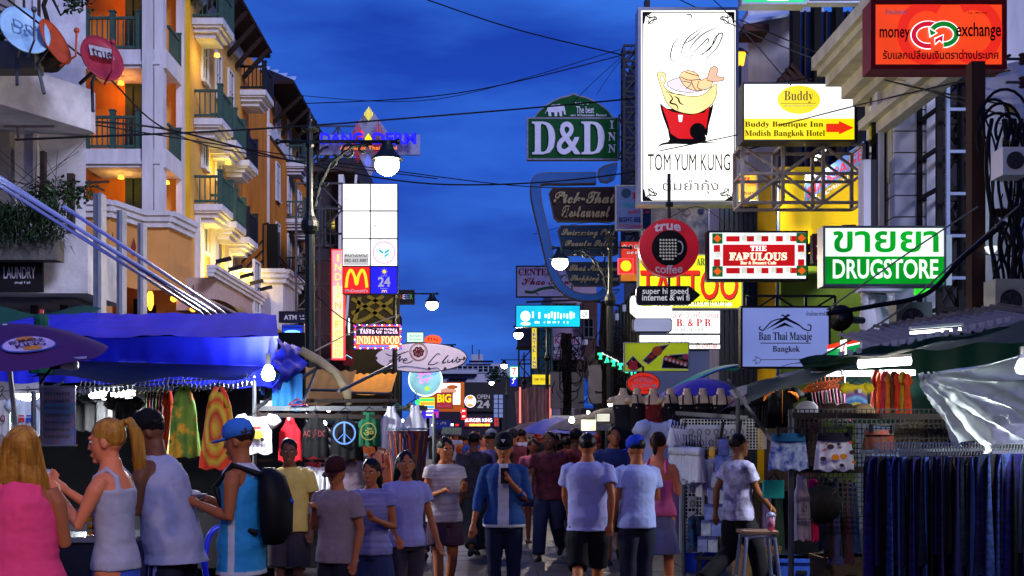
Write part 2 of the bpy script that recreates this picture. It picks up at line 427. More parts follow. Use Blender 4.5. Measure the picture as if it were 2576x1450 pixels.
def cornice(parent, pts, z, h=.28, out=.18, m=lilac_wall, name='cornice'):
 """a moulded band along plan points (outer wall face on the right-hand side of travel)"""
 mb = MB()
 for (za, zb, o) in ((z, z+h*.35, out*.45), (z+h*.35, z+h*.7, out*.75), (z+h*.7, z+h, out)):
  for i in range(len(pts)-1):
   p, q = Vector(pts[i]+(0,)), Vector(pts[i+1]+(0,)); d = (q-p).normalized(); nn = Vector((d.y, -d.x, 0))
   p = p-d*o*.4; q = q+d*o*.4
   a, b, c, e_ = p+nn*o, q+nn*o, q-nn*.1, p-nn*.1
   mb.add([(x.x, x.y, zz) for zz in (za, zb) for x in (a, b, c, e_)], [(0, 1, 5, 4), (1, 2, 6, 5), (2, 3, 7, 6), (3, 0, 4, 7), (4, 5, 6, 7), (3, 2, 1, 0)])
 return mb.build(name, m, parent, local=False)
# ================================================================ near left: white building with the laundry
W1 = thing('white_building', 'weathered white building with plant balconies and laundry sign beside the orange hotel', 'building', (-9.5, 22, 0))
def bb(mb, name, m, par, **k): return mb.build(name, m, par, local=False, **k)
xr = px(216, 22)
bb(planprism([(-18, 22), (xr, 22), (-8.78, 24.9), (-14, 25.5), (-18, 25.5)], 0, 16), 'wall', white_wall, W1)
bb(MB().box2((-11.2, 21.75, 0), (px(38, 22), 22, 16)), 'pilaster', mat('stained_beige_render', '8f8a88', .9, scale=2, bump=.3), W1)
bb(MB().box2((px(88, 22), 21.9, 3), (px(98, 22), 22, 16)), 'downpipe', lilac_wall, W1)
pl = [(-10.4, 16.5), (-8.47, 20), (-7.5, 21.75), (-7.5, 22.0), (-13, 22.0), (-13, 16.5)]
bb(planprism(pl, 7.42, 8.2), 'balcony_parapet', white_wall, W1)
bb(MB().box2((-8.9, 20.0, pz(738, 20)), (px(221, 20), 22, pz(588, 20))), 'lower_balcony', white_wall, W1)
bb(MB().box2((-12, 20.6, pz(752, 20)), (px(160, 20), 22, pz(738, 20)-.01)), 'balcony_slab', mat('stained_beige_render', ''), W1)
for (u0, u1, v0, v1, y) in ((100, 112, 380, 500, 21.5), (168, 184, 436, 600, 21.2), (76, 90, 738, 800, 21), (150, 166, 738, 800, 21)):
 bb(MB().box2((px(u0, y), y, pz(v1+60, y)), (px(u1, y), y+.12, pz(v0, y))), 'timber_post', rust, W1)
for (a, b) in (((0, 12), (110, 60)), ((10, 318), (138, 318)), ((44, 318), (46, 350)), ((215, 460), (275, 457)), ((240, 470), (262, 480)), ((60, 0), (62, 80)), ((98, 0), (98, 66))):
 bb(MB().bar(at(a[0], a[1], 19.6), at(b[0], b[1], 19.6), .05, .03), 'angle_iron', rust, W1)
tl = MB(); text_into(tl, 'LAUNDRY', px(176, 21.9), px(214, 21.9), pz(625, 21.9), pz(595, 21.9), 21.88, .01); text_into(tl, 'Tel.No.2', px(180, 21.9), px(214, 21.9), pz(650, 21.9), pz(632, 21.9), 21.88)
bb(tl, 'painted_lettering', mat('faded_red_paint', '8a3038', .9), W1)
# laundry board
s = Sign('laundry_sign', 'black board with hand painted LAUNDRY lettering under the spiky plant', 'sign', -30, 655, 107, 735, 19.6, mat('black_painted_board', '17151a', .8), mat('black_painted_board', ''), d=.06, rim=0)
s.text('LAUNDRY', 10, 672, 90, 702, mat('chalky_white_paint', 'b4b4c0', .9), .01)
s.scrib(38, 708, 78, 716, mat('chalky_white_paint', ''))
# steel struts in front of the hotel and three inclined tubes
for i, (u0, u1, v0, nm) in enumerate(((240, 262, 490, 'tallest of the three steel posts standing before the orange hotel'), (298, 314, 532, 'middle steel post of the three standing before the orange hotel'), (350, 366, 564, 'shortest steel post of the three standing before the orange hotel'))):
 Y = 17+i*1.6; t = thing('steel_post', nm, 'post', at((u0+u1)/2, 1097, Y), 0, 'steel posts behind the blue tarpaulin')
 t.location.z = 0; w = (u1-u0)*Y/F
 h = pz(v0, Y); MB().box2((-w/2, -.1, 0), (w/2-.05, .06, h)).build('post_web', mat('galvanised_steel', '7c8088', .5, metal=.5, var=.3, scale=4), t)
 MB().box2((w/2-.05, -.13, 0), (w/2, .1, h+.0)).build('post_flange', mat('pale_galvanised_edge', 'a8abb4', .4, metal=.4), t)
tub = mat('blue_white_stay_tube', 'b8c4e4', .3, metal=.5, var=.1)
for i, (a, b) in enumerate((((0, 446), (520, 785)), ((0, 456), (538, 785)), ((0, 468), (502, 785)), ((160, 520), (560, 785)))):
 Yb = 15.5
 o = MB().tube([at(a[0]-60*(i < 3), a[1]-38*(i < 3), 12.6), at(b[0], b[1], Yb), at(b[0], b[1], Yb)+Vector((1.4, 2.2, -1.9))], .022, 6).build('stay_tube', tub)
 tag(o, ('uppermost', 'second', 'third', 'short fourth')[i]+' of the pale diagonal stay tubes above the blue tarpaulin', 'stay tube', 'pale diagonal tubes across the left')
# ---- satellite dishes
def dish(u, v, Y, r, m, tilt, yaw, label, cat='satellite dish', txt=None, arm=True):
 t = thing('satellite_dish', label, cat, at(u, v, Y), 0, 'satellite dishes on the balcony')
 rot = Matrix.Rotation(yaw, 3, 'Z') @ Matrix.Rotation(tilt, 3, 'X')
 mb = MB(); n = 28; vs = []; rings = 5
 for k in range(rings+1):
  q = r*k/rings
  for j in range(n):
   a = 2*math.pi*j/n; vs.append(rot @ Vector((q*math.cos(a)*.8, (q*q)/(r*4)*-1+.1, q*math.sin(a))))
 for k in range(rings, -1, -1):
  q = r*k/rings
  for j in range(n):
   a = 2*math.pi*j/n; vs.append(rot @ Vector((q*math.cos(a)*.8, (q*q)/(r*4)*-1+.125, q*math.sin(a))))
 K = 2*rings+2
 mb.smooth = True
 mb.add(vs, [(i*n+j, i*n+(j+1) % n, (i+1)*n+(j+1) % n, (i+1)*n+j) for i in range(K-1) for j in range(n)])
 mb.build('dish_reflector', m, t)
 f = rot @ Vector((0, -r*1.05, -r*.1)); b = rot @ Vector((0, .1, -r))
 MB().tube([b, rot @ Vector((0, -r*.6, -r*1.0)), f], .018).ball(f, .05, 8, 5).build('feed_arm', m if m.name.startswith('red') or m.name.startswith('orange') else steel, t)
 MB().tube([rot @ Vector((0, .12, 0)), rot @ Vector((-.05, .45, -.2)), rot @ Vector((-.1, .5, -.75))], .03).build('mount', steel, t)
 if txt:
  L = MB(); text_into(L, txt[0], -r*.38, r*.38, -.07, .12, -.0, .01, mp=lambda p: rot @ Vector((p[0], -.02-abs(p[0])*.1, p[2]+r*.1)))
  if txt[1]:
   L2 = MB().box2((-r*.45, .0, -.0), (r*.45, .01, .22)); L2.v = [tuple(rot @ Vector((a, -.0-abs(a)*.1, c+.0))) for a, b_, c in L2.v]; L2.build('label_patch', whitem, t)
  L.build('lettering', txt[2], t)
dish(63, 77, 19, .5, mat('pale_blue_dish_enamel', 'a8d4ec', .4, var=.1), R(-28), R(38), 'pale blue white satellite dish with worn lettering at the far left', txt=('Dtv', 0, mat('worn_grey_print', '7f97b0')))
dish(140, 105, 19.3, .42, mat('orange_dish_enamel', 'c4512a', .5), R(-24), R(72), 'orange satellite dish seen nearly edge on behind the pale one')
dish(257, 147, 19.5, .46, mat('red_dish_enamel', '9e3040', .45, var=.15), R(-24), R(40), 'dark red satellite dish with a white true label on a strut', txt=('true', 1, mat('dark_print', '4a1a30')))
MB().bar(at(200, 212, 19.8), at(245, 172, 19.8), .05).build('dish_strut', rust, W1, local=False)
# ---- plants
leafm = mat('dark_green_leaves', '2a4420', .6, col2='16280f', scale=9)
potm = mat('old_concrete_planter', '6a6762', .9, bump=.4)
def leaves(mb, c, rad, n, size, rn, flat=.6):
 for _ in range(n):
  a = rn.uniform(0, 6.283); r = rn.random()**.5; zz = rn.uniform(-1, 1)
  k = math.sqrt(max(0, 1-zz*zz))
  p = Vector(c)+Vector((math.cos(a)*k*r*rad[0], math.sin(a)*k*r*rad[1], zz*r*rad[2]))
  d = Vector((rn.uniform(-1, 1), rn.uniform(-1, 1), rn.uniform(-.7, .5))).normalized()*size*rn.uniform(.6, 1.3); w = d.orthogonal().normalized()*d.length*.28
  w.rotate(Matrix.Rotation(rn.uniform(0, 3), 3, d))
  mb.add([p, p+d*.5+w, p+d, p+d*.5-w], [(0, 1, 2, 3)])
rn = random.Random(3)
t = thing('bonsai_tree', 'small crooked tree in a round pot on the upper left balcony', 'potted tree', at(118, 175, 19.9))
MB().lathe([(.2, 0), (.3, .12), (.33, .3), (.36, .33), (.3, .33)], n=12).build('pot', mat('dark_clay_pot', '2c2622', .8), t)
trunk = [(0, 0, .3), (.05, 0, .7), (-.06, 0, 1.1), (.08, 0, 1.5), (.02, 0, 1.8)]
mb = MB().tube(trunk, [.05, .045, .04, .035, .02], 6)
cl = [(.3, 0, 1.55), (.75, .1, 1.62), (1.1, 0, 1.4), (-.2, 0, 1.9), (.5, .1, 2.0), (.55, -.1, 1.1), (1.3, 0, 1.75), (.9, 0, 2.1)]
for c in cl: mb.tube([(.04, 0, 1.35), (c[0]*.5, c[1], c[2]-.2), c], [.03, .02, .01], 5)
mb.build('trunk', mat('dark_bark', '2e2620', .9), t)
mb = MB()
for c in cl: leaves(mb, c, (.32, .25, .18), 130, .1, rn)
mb.build('crown', leafm, t)['kind'] = 'stuff'
t = thing('planter_box', 'concrete planter box of low shrubs on the upper left balcony', 'planter', at(40, 175, 19.6))
MB().box2((-.42, -.2, -.05), (.4, .2, .42)).build('box', potm, t)
mb = MB(); leaves(mb, (0, 0, .75), (.45, .2, .3), 260, .14, rn); leaves(mb, (-.5, 0, .8), (.3, .2, .35), 120, .12, rn); mb.build('foliage', leafm, t)['kind'] = 'stuff'
t = thing('spiky_plant', 'large hanging clump of long spiky leaves above the laundry board', 'plant', at(70, 640, 19.3))
MB().box2((-.75, -.05, -.1), (.5, .3, .25)).build('trough', potm, t)
mb = MB()
for _ in range(900):
 a = rn.uniform(0, 6.283); r0 = rn.random()**.5
 p = Vector((rn.uniform(-.75, .55), rn.uniform(-.2, .3), rn.uniform(.1, .75)))
 d = Vector((math.cos(a)*rn.uniform(.3, 1), math.sin(a)*.6-.25, rn.uniform(-.2, 1))).normalized(); L = rn.uniform(.3, .6); q = []
 w = Vector((rn.uniform(-.4, .4), .2, 1)).cross(d).normalized()*.012
 p2 = p+d*L*.55; p3 = p2+(d+Vector((0, 0, -1.1))).normalized()*L*.55
 mb.add([p-w, p+w, p2+w*.8, p2-w*.8, p3], [(0, 1, 2, 3), (3, 2, 4)])
mb.build('spiky_leaves', mat('grey_green_leaves', '3c5236', .55, col2='22331e', scale=7), t)['kind'] = 'stuff'
t = thing('leafy_shrub', 'leafy shrub with bare twigs rising behind the spiky plant', 'shrub', at(110, 620, 20.6))
mb = MB()
for _ in range(22): mb.tube([(rn.uniform(-.2, .2), 0, .2), (rn.uniform(-.6, .6), rn.uniform(-.2, .2), 1.0), (rn.uniform(-1, 1), 0, rn.uniform(1.0, 1.9))], [.012, .008, .004], 4)
mb.build('twigs', mat('dark_bark', ''), t)['kind'] = 'stuff'
mb = MB(); leaves(mb, (.2, 0, .9), (.6, .3, .35), 380, .11, rn); leaves(mb, (-.5, 0, .5), (.5, .3, .3), 220, .11, rn); leaves(mb, (.7, 0, 1.0), (.3, .2, .2), 90, .1, rn); mb.build('foliage', leafm, t)['kind'] = 'stuff'
# ================================================================ the orange hotel
HT = thing('orange_hotel', 'orange hotel with white bands, green balconies and overhanging dark roofs', 'building', (-9, 36, 0))
xA0, xA1 = px(214, 31), px(413, 31)
# section A: recessed bays that look at the camera
bb(MB().box2((-14, 32.4, 0), (-9.75, 44, 17)), 'wall', orange_wall, HT)
bb(MB().box2((-14, 44, 0), (-9.56, 50, 17)), 'wall', orange_wall, HT)
for z in (12.07, 9.39, 14.8):
 bb(MB().box2((xA0, 31, z-.5), (xA1-.002, 32.38, z)).box2((xA0, 30.93, z-.42), (xA1-.1, 30.998, z-.34)).box2((xA1, 31, z-.5), (xA1+.06, 32.9, z)), 'floor_band', lilac_wall, HT)
for (u0, u1, y0) in ((360, 386, 30.9), (389, 411, 30.97)):
 bb(MB().box2((px(u0, 31), y0, 6.2), (px(u1, 31), y0+.32, 17)), 'column', lilac_wall, HT)
bb(MB().box2((xA1-.1, 32.55, 6.2), (xA1+.07, 32.95, 17)), 'column', lilac_wall, HT)
for z in (12.07, 9.39):
 RL_ = railing('railing', px(346, 31)-xA0, .92, HT, (0, 0, 0), 0, posts=3); o = RL_; o.location = (xA0+.0-HT.location.x, 31.12-36, z); 
 railing('railing', 1.15, .92, HT, (xA1-.02-HT.location.x, 31.45-36, z-.1), R(90), posts=1)
for z in (12.1, 9.45, 6.9):
 for u in (328, 350):
  bb(MB().box2((px(u-9, 32.4), 32.3, z), (px(u+8, 32.4), 32.42, z+2.0)).box2((px(u-12, 32.4), 32.36, z), (px(u+11, 32.4), 32.41, z+2.1)), 'door', shutter, HT)
# section B: yellow corner, wall with three windows on each storey, roof above
XB = -8.55
bb(MB().box2((-9.75, 33.0, 0), (XB, 39.9, 14.95)), 'wall', mat('pale_ochre_plaster', 'dca858', .85, scale=1), HT)
bb(MB().box2((XB-.38, 32.9, 4), (XB+.03, 33.0, 14.9)), 'corner_strip', yellow_wall, HT)
for z in (12.35, 9.75, 7.2):
 for i in range(3):
  window(HT, (XB-HT.location.x+.02, 34.7+i*1.75-36, z), 'x+', .62, 1.35, mat('green_tinted_pane', '20302c', .2), lilac_wall)
for i in range(3):
 bb(MB().box2((XB-.3, 33.6+i*1.9, 5.6), (XB+.16, 34.1+i*1.9, 8.1)), 'pilaster', lilac_wall, HT)
cornice(HT, [(XB, 39.9), (XB, 33.0)], 14.5, .45, .3)
for (y, z) in ((34.0, 13.75), (34.2, 10.9), (36.1, 10.75), (38.0, 10.6), (34.2, 8.4), (36.1, 8.25), (38.0, 8.1), (40.4, 13.6)):
 balcony(HT, XB-HT.location.x+.01, y-36, z, .82 if z < 13 else .9, m=green_paint if y < 37 else darkm)
bb(MB().box2((-9.75, 39.9, 0), (XB, 41.2, 14.2)), 'wall', orange_wall, HT)
# eaves roof over B
xt, zt = -7.75, 15.15
mb = MB(); mb.add([(xt, 30, zt), (xt, 41.1, zt), (-9.9, 41.1, zt+.05), (-9.9, 30, zt+.05), (xt, 30, zt+.14), (xt, 41.1, zt+.14), (-11.5, 41.1, zt+2.6), (-11.5, 30, zt+2.6)],
 [(0, 1, 2, 3), (4, 7, 6, 5), (0, 4, 5, 1), (1, 5, 6, 2), (0, 3, 7, 4)])
bb(mb, 'roof', dark_timber, HT)
mb = MB()
for i in range(40): mb.box((xt+.03, 30.2+i*.27, zt+.12), (.16, .2, .07))
bb(mb, 'eaves_tiles', mat('dark_roof_tile', '3a2320', .7), HT, kind='stuff')
for i in range(7):
 y = 33+i*1.2; bb(MB().bar((XB, y, zt-1.0), (xt+.1, y, zt), .1, .14), 'roof_bracket', dark_timber, HT)
# section C and the second roof
XC = -9.5
bb(MB().box2((-14, 50, 0), (XC, 62, 17.2)), 'wall', orange_wall, HT)
bb(MB().box2((XC-.35, 49.92, 5), (XC+.04, 50.0, 17)), 'corner_quoin', lilac_wall, HT)
cornice(HT, [(XC, 60), (XC, 50.0), (-11.6, 50.0)], 14.7, .5, .35)
for (y, z) in ((55, 14.55), (55, 11.9), (57.5, 11.9), (55, 9.25), (57.5, 9.25)): balcony(HT, XC-HT.location.x+.01, y-36, z, .95, 1.5)
for z in (15, 12.3, 9.6, 7):
 for y in (52, 55, 58): window(HT, (XC-HT.location.x+.02, y-36, z), 'x+', .8, 1.6, glass, lilac_wall)
tile_m = mat('pale_scalloped_tile', 'b4c2d8', .5, var=.2, scale=4)
mb = MB(); zC = 16.75; xe = -8.3
mb.add([(xe, 49.3, zC), (xe, 62, zC), (-10, 62, zC+.1), (-10, 50, zC+.1), (xe, 49.3, zC+.16), (xe, 62, zC+.16), (-12, 62, zC+2.6), (-12, 53, zC+2.6), (-14.5, 49.3, zC), (-14.5, 49.3, zC+.16), (-14.5, 53, zC+2.6)],
 [(0, 1, 2, 3), (4, 7, 6, 5), (0, 4, 5, 1), (0, 8, 9, 4), (4, 9, 10, 7), (0, 3, 8)])
bb(mb, 'roof', dark_timber, HT)
mb = MB()
for j in range(9):
 for i in range(22):
  f = j/9; xx = xe-.1-i*.3-(j % 2)*.15; yy = 49.4+f*3.6; zz = zC+.2+f*2.45
  if xx > xe-f*3.7: continue
  mb.add([(xx-.14, yy, zz), (xx, yy-.1, zz-.06), (xx+.14, yy, zz), (xx+.14, yy+.4, zz+.27), (xx-.14, yy+.4, zz+.27)], [(0, 1, 2, 3, 4)])
bb(mb, 'roof_tiles', tile_m, HT, kind='stuff')
for i in range(6):
 y = 51+i*2; bb(MB().bar((XC, y, zC-1.2), (xe+.1, y, zC), .12, .16), 'roof_bracket', dark_timber, HT)
# bay parapet and podium
bay = [(px(216, 29), 29), (px(276, 29), 29), (px(355, 30.4), 30.4), (px(423, 30.4), 30.4), (px(480, 32), 32)]
mb = MB()
for i in range(4):
 a, b = bay[i], bay[i+1]; z0 = 0 if i < 1 else 5.5
 mb.add([(a[0], a[1], z0), (b[0], b[1], z0), (b[0], b[1]+.2, z0), (a[0], a[1]+.2, z0), (a[0], a[1], 7.15), (b[0], b[1], 7.15), (b[0], b[1]+.2, 7.15), (a[0], a[1]+.2, 7.15)], [(0, 1, 5, 4), (4, 5, 6, 7), (1, 2, 6, 5), (3, 7, 6, 2), (0, 3, 2, 1), (0, 4, 7, 3)])
bb(mb, 'bay_parapet', mat('warm_ochre_plaster', 'd49a58', .85, scale=1), HT)
cornice(HT, bay, 7.15, .42, .22)
XP = -7.45
bb(MB().box2((XP-1.1, 31.6, 5.1), (XP, 37.6, 6.0)), 'podium', mat('pink_beige_plaster', 'b7a098', .85), HT)
cornice(HT, [(XP, 31.0), (XP, 37.8)], 5.95, .3, .18)
for i in range(8):
 y = 28.9+i*1.15
 if y > 31: bb(MB().prism([(0, -.16), (.045, 0), (0, .16), (-.045, 0)], 0, .02), 'diamond_ornament', mat('terracotta_inlay', '7a3020'), HT); o = HT.children[-1]; o.matrix_parent_inverse = Matrix.Identity(4); o.location = (XP+.03-HT.location.x, y-36, 5.6); o.rotation_euler = (0, 0, R(90))
for u, v, y in ((279, 595, 29.2), (337, 622, 30.0)):
 o = bb(MB().prism([(0, -.26), (.06, 0), (0, .26), (-.06, 0)], 0, .02), 'diamond_ornament', mat('terracotta_inlay', ''), HT); o.matrix_parent_inverse = wm(HT).inverted(); o.location = at(u, v, y-.12); o.rotation_euler = (0, 0, R(35))
for i in range(5):
 y = 31.4+i*1.5; bb(MB().bar((XP+.05, y, 6.4), (XP+.45, y, 6.5), .12, .1).bar((XP-.05, y, 6.2), (XP+.1, y, 6.42), .04), 'floodlight', darkm, HT)
 if i in (2, 4):
  l = bpy.data.lights.new('floodlight_glow', 'SPOT'); o = bpy.data.objects.new('floodlight_glow', l); COL.objects.link(o)
  l.energy = 170; l.color = (1, .72, .12); l.spot_size = R(110); l.spot_blend = .8; l.shadow_soft_size = .1
  o.location = (XP-.15, y, 6.6); o.rotation_euler = (R(140), 0, R(90)); o.rotation_euler = Vector((-1, 0.2, 1.1)).to_track_quat('-Z', 'Y').to_euler()
# restaurant under the awning
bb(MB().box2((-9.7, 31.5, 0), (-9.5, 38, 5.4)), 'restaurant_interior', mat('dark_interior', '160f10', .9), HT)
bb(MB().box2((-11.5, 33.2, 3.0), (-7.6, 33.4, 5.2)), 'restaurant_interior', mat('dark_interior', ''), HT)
awn = mat('worn_yellow_canvas', 'a8862a', .8, var=.3, scale=3, bump=.1)
for part in range(6):
 def fn(a, b, part=part):
  y = 30.6+part*1.45+a*1.42; t = b*math.pi/2
  return (XP+.05+1.0*math.sin(t)*.9, y, 4.6+.7*math.cos(t)-.1*part*.0)
 mb = MB(); mb.smooth = True; mb.grid(fn, 4, 6); mb.smooth = False
 for k in range(6): mb.box((XP+.95, 30.6+part*1.45+.12+k*.235, 4.5), (.012, .2, .2+.03*(k % 2)))
 bb(mb, 'awning', awn, HT)
 mb = MB(); [mb.box((.06+.09*q, 0, .1+.12*(q % 2)), (.06, .004, .09)) for q in range(10)]; mb.v = [(XP+.05+.9*math.sin(.95)+.03-.25*(z-.13), 30.85+part*1.45+x, 4.6+.7*math.cos(.95)+.6*z) for (x, y, z) in mb.v]
 bb(mb, 'awning_lettering', mat('faded_green_print', '5a6a34', .9), HT)
amber = em('amber_lamp_glow', 'ff9a2a', 5)
def rest_lamp(u, v, Y, w=10, h=36):
 o = thing('wall_lamp', None, None, at(u, v, Y)); return o
for i, (u, v, h, lb) in enumerate(((378, 755, 26, 'tall amber wall lamp glowing in the restaurant under the yellow awning'), (437, 752, 8, 'small amber pendant lamp in the middle of the dark restaurant'), (486, 779, 6, 'low amber pendant lamp nearest the stall tarpaulin'))):
 t = thing('restaurant_lamp', lb, 'lamp', at(u, v, 31.5), 0, 'amber lamps in the restaurant')
 s_ = .011*31.5/31.5
 MB().loft([(0, 0, -h*.011, .03, .03), (0, 0, -h*.005, .09, .09), (0, 0, h*.005, .09, .09), (0, 0, h*.011, .03, .03)], 10).build('lamp_glass', amber, t)
 MB().lathe([(.16, h*.011), (.02, h*.011+.1), (.015, h*.011+.6)], n=10).build('lamp_shade', darkm, t)
mb = MB()
for k in range(60): mb.ball((-9.45+.0, 32+k*.09, 4.3), .02, 4, 3)
for k in range(50): mb.ball((-8.9, 33+k*.09, 3.75), .02, 4, 3)
tag(mb.build('light_string', em('blue_led', '2a3cff', 3)), 'string of tiny blue lights across the dark restaurant', 'light string')['kind'] = 'stuff'
# warm light in the hotel's recesses
for (x, y, z, en, c) in ((-10.1, 31.7, 11.2, 28, (1, .34, .07)), (-10.1, 31.7, 13.8, 18, (1, .34, .07)), (-10.1, 31.7, 8.6, 16, (1, .5, .1)), (-8.9, 31.9, 8.5, 6, (1, .35, .1)), (-7.9, 34.4, 6.6, 60, (1, .7, .15)), (-7.9, 37.0, 6.7, 60, (1, .7, .15)), (-7.9, 33.6, 12.6, 30, (1, .75, .1)), (-8.0, 35.5, 9.9, 34, (1, .8, .15))):
 l = bpy.data.lights.new('balcony_light', 'POINT'); o = bpy.data.objects.new('balcony_light', l); COL.objects.link(o); l.energy = en; l.color = c; l.shadow_soft_size = .12; o.location = (x, y, z)
 MB().lathe([(.09, 0), (.07, .08), (.02, .1)], (x, y, z+.14), 8).build('ceiling_lamp', em('amber_lamp_glow', ''), HT, local=False)
# white arched block and black sign frame
WB = thing('white_arched_block', 'white corner block with moulded cornice and arched niche beside the hotel podium', 'building', (-7.3, 38, 0))
bb(MB().box2((-8.5, 38, 0), (-6.75, 41, 6.75)), 'wall', lilac_wall, WB)
cornice(WB, [(-6.75, 41), (-6.75, 38), (-8.5, 38)][::-1], 6.7, .45, .25)
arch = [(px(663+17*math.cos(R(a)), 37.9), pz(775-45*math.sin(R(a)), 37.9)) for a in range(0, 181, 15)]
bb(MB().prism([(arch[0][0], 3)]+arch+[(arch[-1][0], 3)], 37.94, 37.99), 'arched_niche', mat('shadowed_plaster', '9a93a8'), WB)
t = thing('vertical_sign_frame', 'black empty sign frame with diagonal stays on the orange wall', 'sign frame', at(684, 735, 40))
k = 40/F
for a, b in (((-22, 170), (-22, 0)), ((-10, 175), (-10, 0)), ((4, 165), (4, 12)), ((18, 150), (18, 0)), ((-22, 170), (-10, 172)), ((-22, 130), (-90, 60)), ((-22, 105), (-90, 35)), ((-22, 80), (-80, 20))):
 MB().bar((a[0]*k, 0, a[1]*k), (b[0]*k, 0, b[1]*k), .06).build('bar', darkm, t)
MB().box2((-9*k, -.1, 45*k), (14*k, .1, 170*k)).build('panel', black_m, t)
MB().box2((-9*k, -.1, 0), (10*k, .1, 38*k)).build('panel', black_m, t)

for sd, w, nm in ((1, 7.6, 'unseen shophouse added on the right behind the camera to shade the street'), (-1, 9.2, 'dark shophouse on the left pavement behind the camera')):
 t = thing('shophouse', nm, 'building', (sd*w, -10, 0), 0, 'shophouses behind the camera')  # out of view; the right one is added to shade the lower street
 MB().box2((0, -18, 0), (sd*2, 24.5 if sd > 0 else 16, 11)).build('wall', mat('dim_shophouse_render', '6a6a74', .9), t)
 for i in range(8):
  for z in (4, 7): place('window_shutter', MB().box2((-sd*.04, -.6, 0), (0, .6, 1.6)).mesh('window_shutter', shutter), t, (0, -15+i*3.8, z))
# ================================================================ street lamps
bulb_m = em('street_lamp_globe', 'fff0d2', 26)
def lamp_post(X, Y, side, label, z=6.05, en=150, reach=1.25, scroll=True):
 t = thing('street_lamp', label, 'street lamp', (X, Y, 0), 0 if side > 0 else math.pi, 'iron street lamps along both kerbs')
 m = mat('dark_green_cast_iron', '1b2424', .45, metal=.5, var=.3)
 MB().lathe([(.17, 0), (.17, .5), (.1, .7), (.085, 1.2), (.08, 4.9), (.12, 4.95), (.15, 5.03), (.14, 5.12), (.09, 5.2), (.065, 5.3), (.055, 6.3), (.08, 6.35), (.05, 6.42), (.05, 6.55), (.14, 6.59), (.14, 6.62), (.04, 6.65), (.03, 6.73), (.05, 6.77), (.005, 6.93)], n=12).build('pole', m, t)
 za = z+.36
 MB().tube([(-.5, 0, za), (reach+.15, 0, za)], .028).ball((-.52, 0, za), .05, 8, 5).ball((reach+.17, 0, za), .05, 8, 5).build('arm', m, t)
 if scroll:
  mb = MB()
  for c, r, a0, a1 in (((.3, -.28), .2, 90, 400), ((.62, -.16), .12, 60, 380), ((.86, -.12), .08, 20, 330), ((.22, -.62), .15, 60, 330), ((.12, -.86), .1, 90, 330)):
   mb.tube([(c[0]+r*(1-q*.035)*math.cos(R(a0+(a1-a0)*q/12)), 0, za+c[1]+r*(1-q*.035)*math.sin(R(a0+(a1-a0)*q/12))) for q in range(13)], .024, 5)
  mb.tube([(.08, 0, za-1.05), (.16, 0, za-.7), (.34, 0, za-.35), (.7, 0, za-.08), (1.0, 0, za-.03)], .03, 6)
  mb.build('scroll_bracket', m, t)
 MB().lathe([(.02, .28), (.07, .27), (.09, .2), (.13, .11), (.21, .02), (.26, -.02), (.25, -.04)], (reach, 0, z+.1), 16).build('lamp_shade', m, t)
 o = MB(); o.smooth = True; o.ball((reach, 0, z-.02), (.2, .2, .17), 14, 9); o.build('lamp_globe', bulb_m, t)
 l = bpy.data.lights.new('street_lamp_light', 'POINT'); q = bpy.data.objects.new('street_lamp_light', l); COL.objects.link(q)
 l.energy = en; l.color = (1, .8, .6); l.shadow_soft_size = .16; q.location = (X+side*reach, Y, z-.2)
 if Y < 10: l.color = (1, .7, .46)
 return t
lamp_post(-2.87, 18.6, 1, 'tall iron street lamp with scrolled bracket beside the blue tarpaulin', en=900)
lamp_post(-3.1, 38.5, 1, 'street lamp whose arm reaches over the oval club sign', scroll=False, en=300)
lamp_post(-3.1, 60, 1, 'small far street lamp on the left above the neon discs', scroll=False, en=90)
lamp_post(3.07, 28.8, -1, 'street lamp blazing in front of the swimming pool sign', en=700, z=6.0)
lamp_post(2.6, 50, -1, 'street lamp beside the yellow vertical inn sign', scroll=False, en=300)
lamp_post(2.3, 72, -1, 'far street lamp next to the seven sign', scroll=False, en=90)
lamp_post(1.6, 95, -1, 'farthest street lamp near the burger building', scroll=False, en=90)
lamp_post(-2.9, -1.2, 1, 'unseen street lamp behind the camera on the left kerb', en=800)  # out of view, carries the row on to light the foreground
lamp_post(3.0, -6, -1, 'unseen street lamp behind the camera on the right kerb', en=400)  # out of view as well, added for light on the foreground
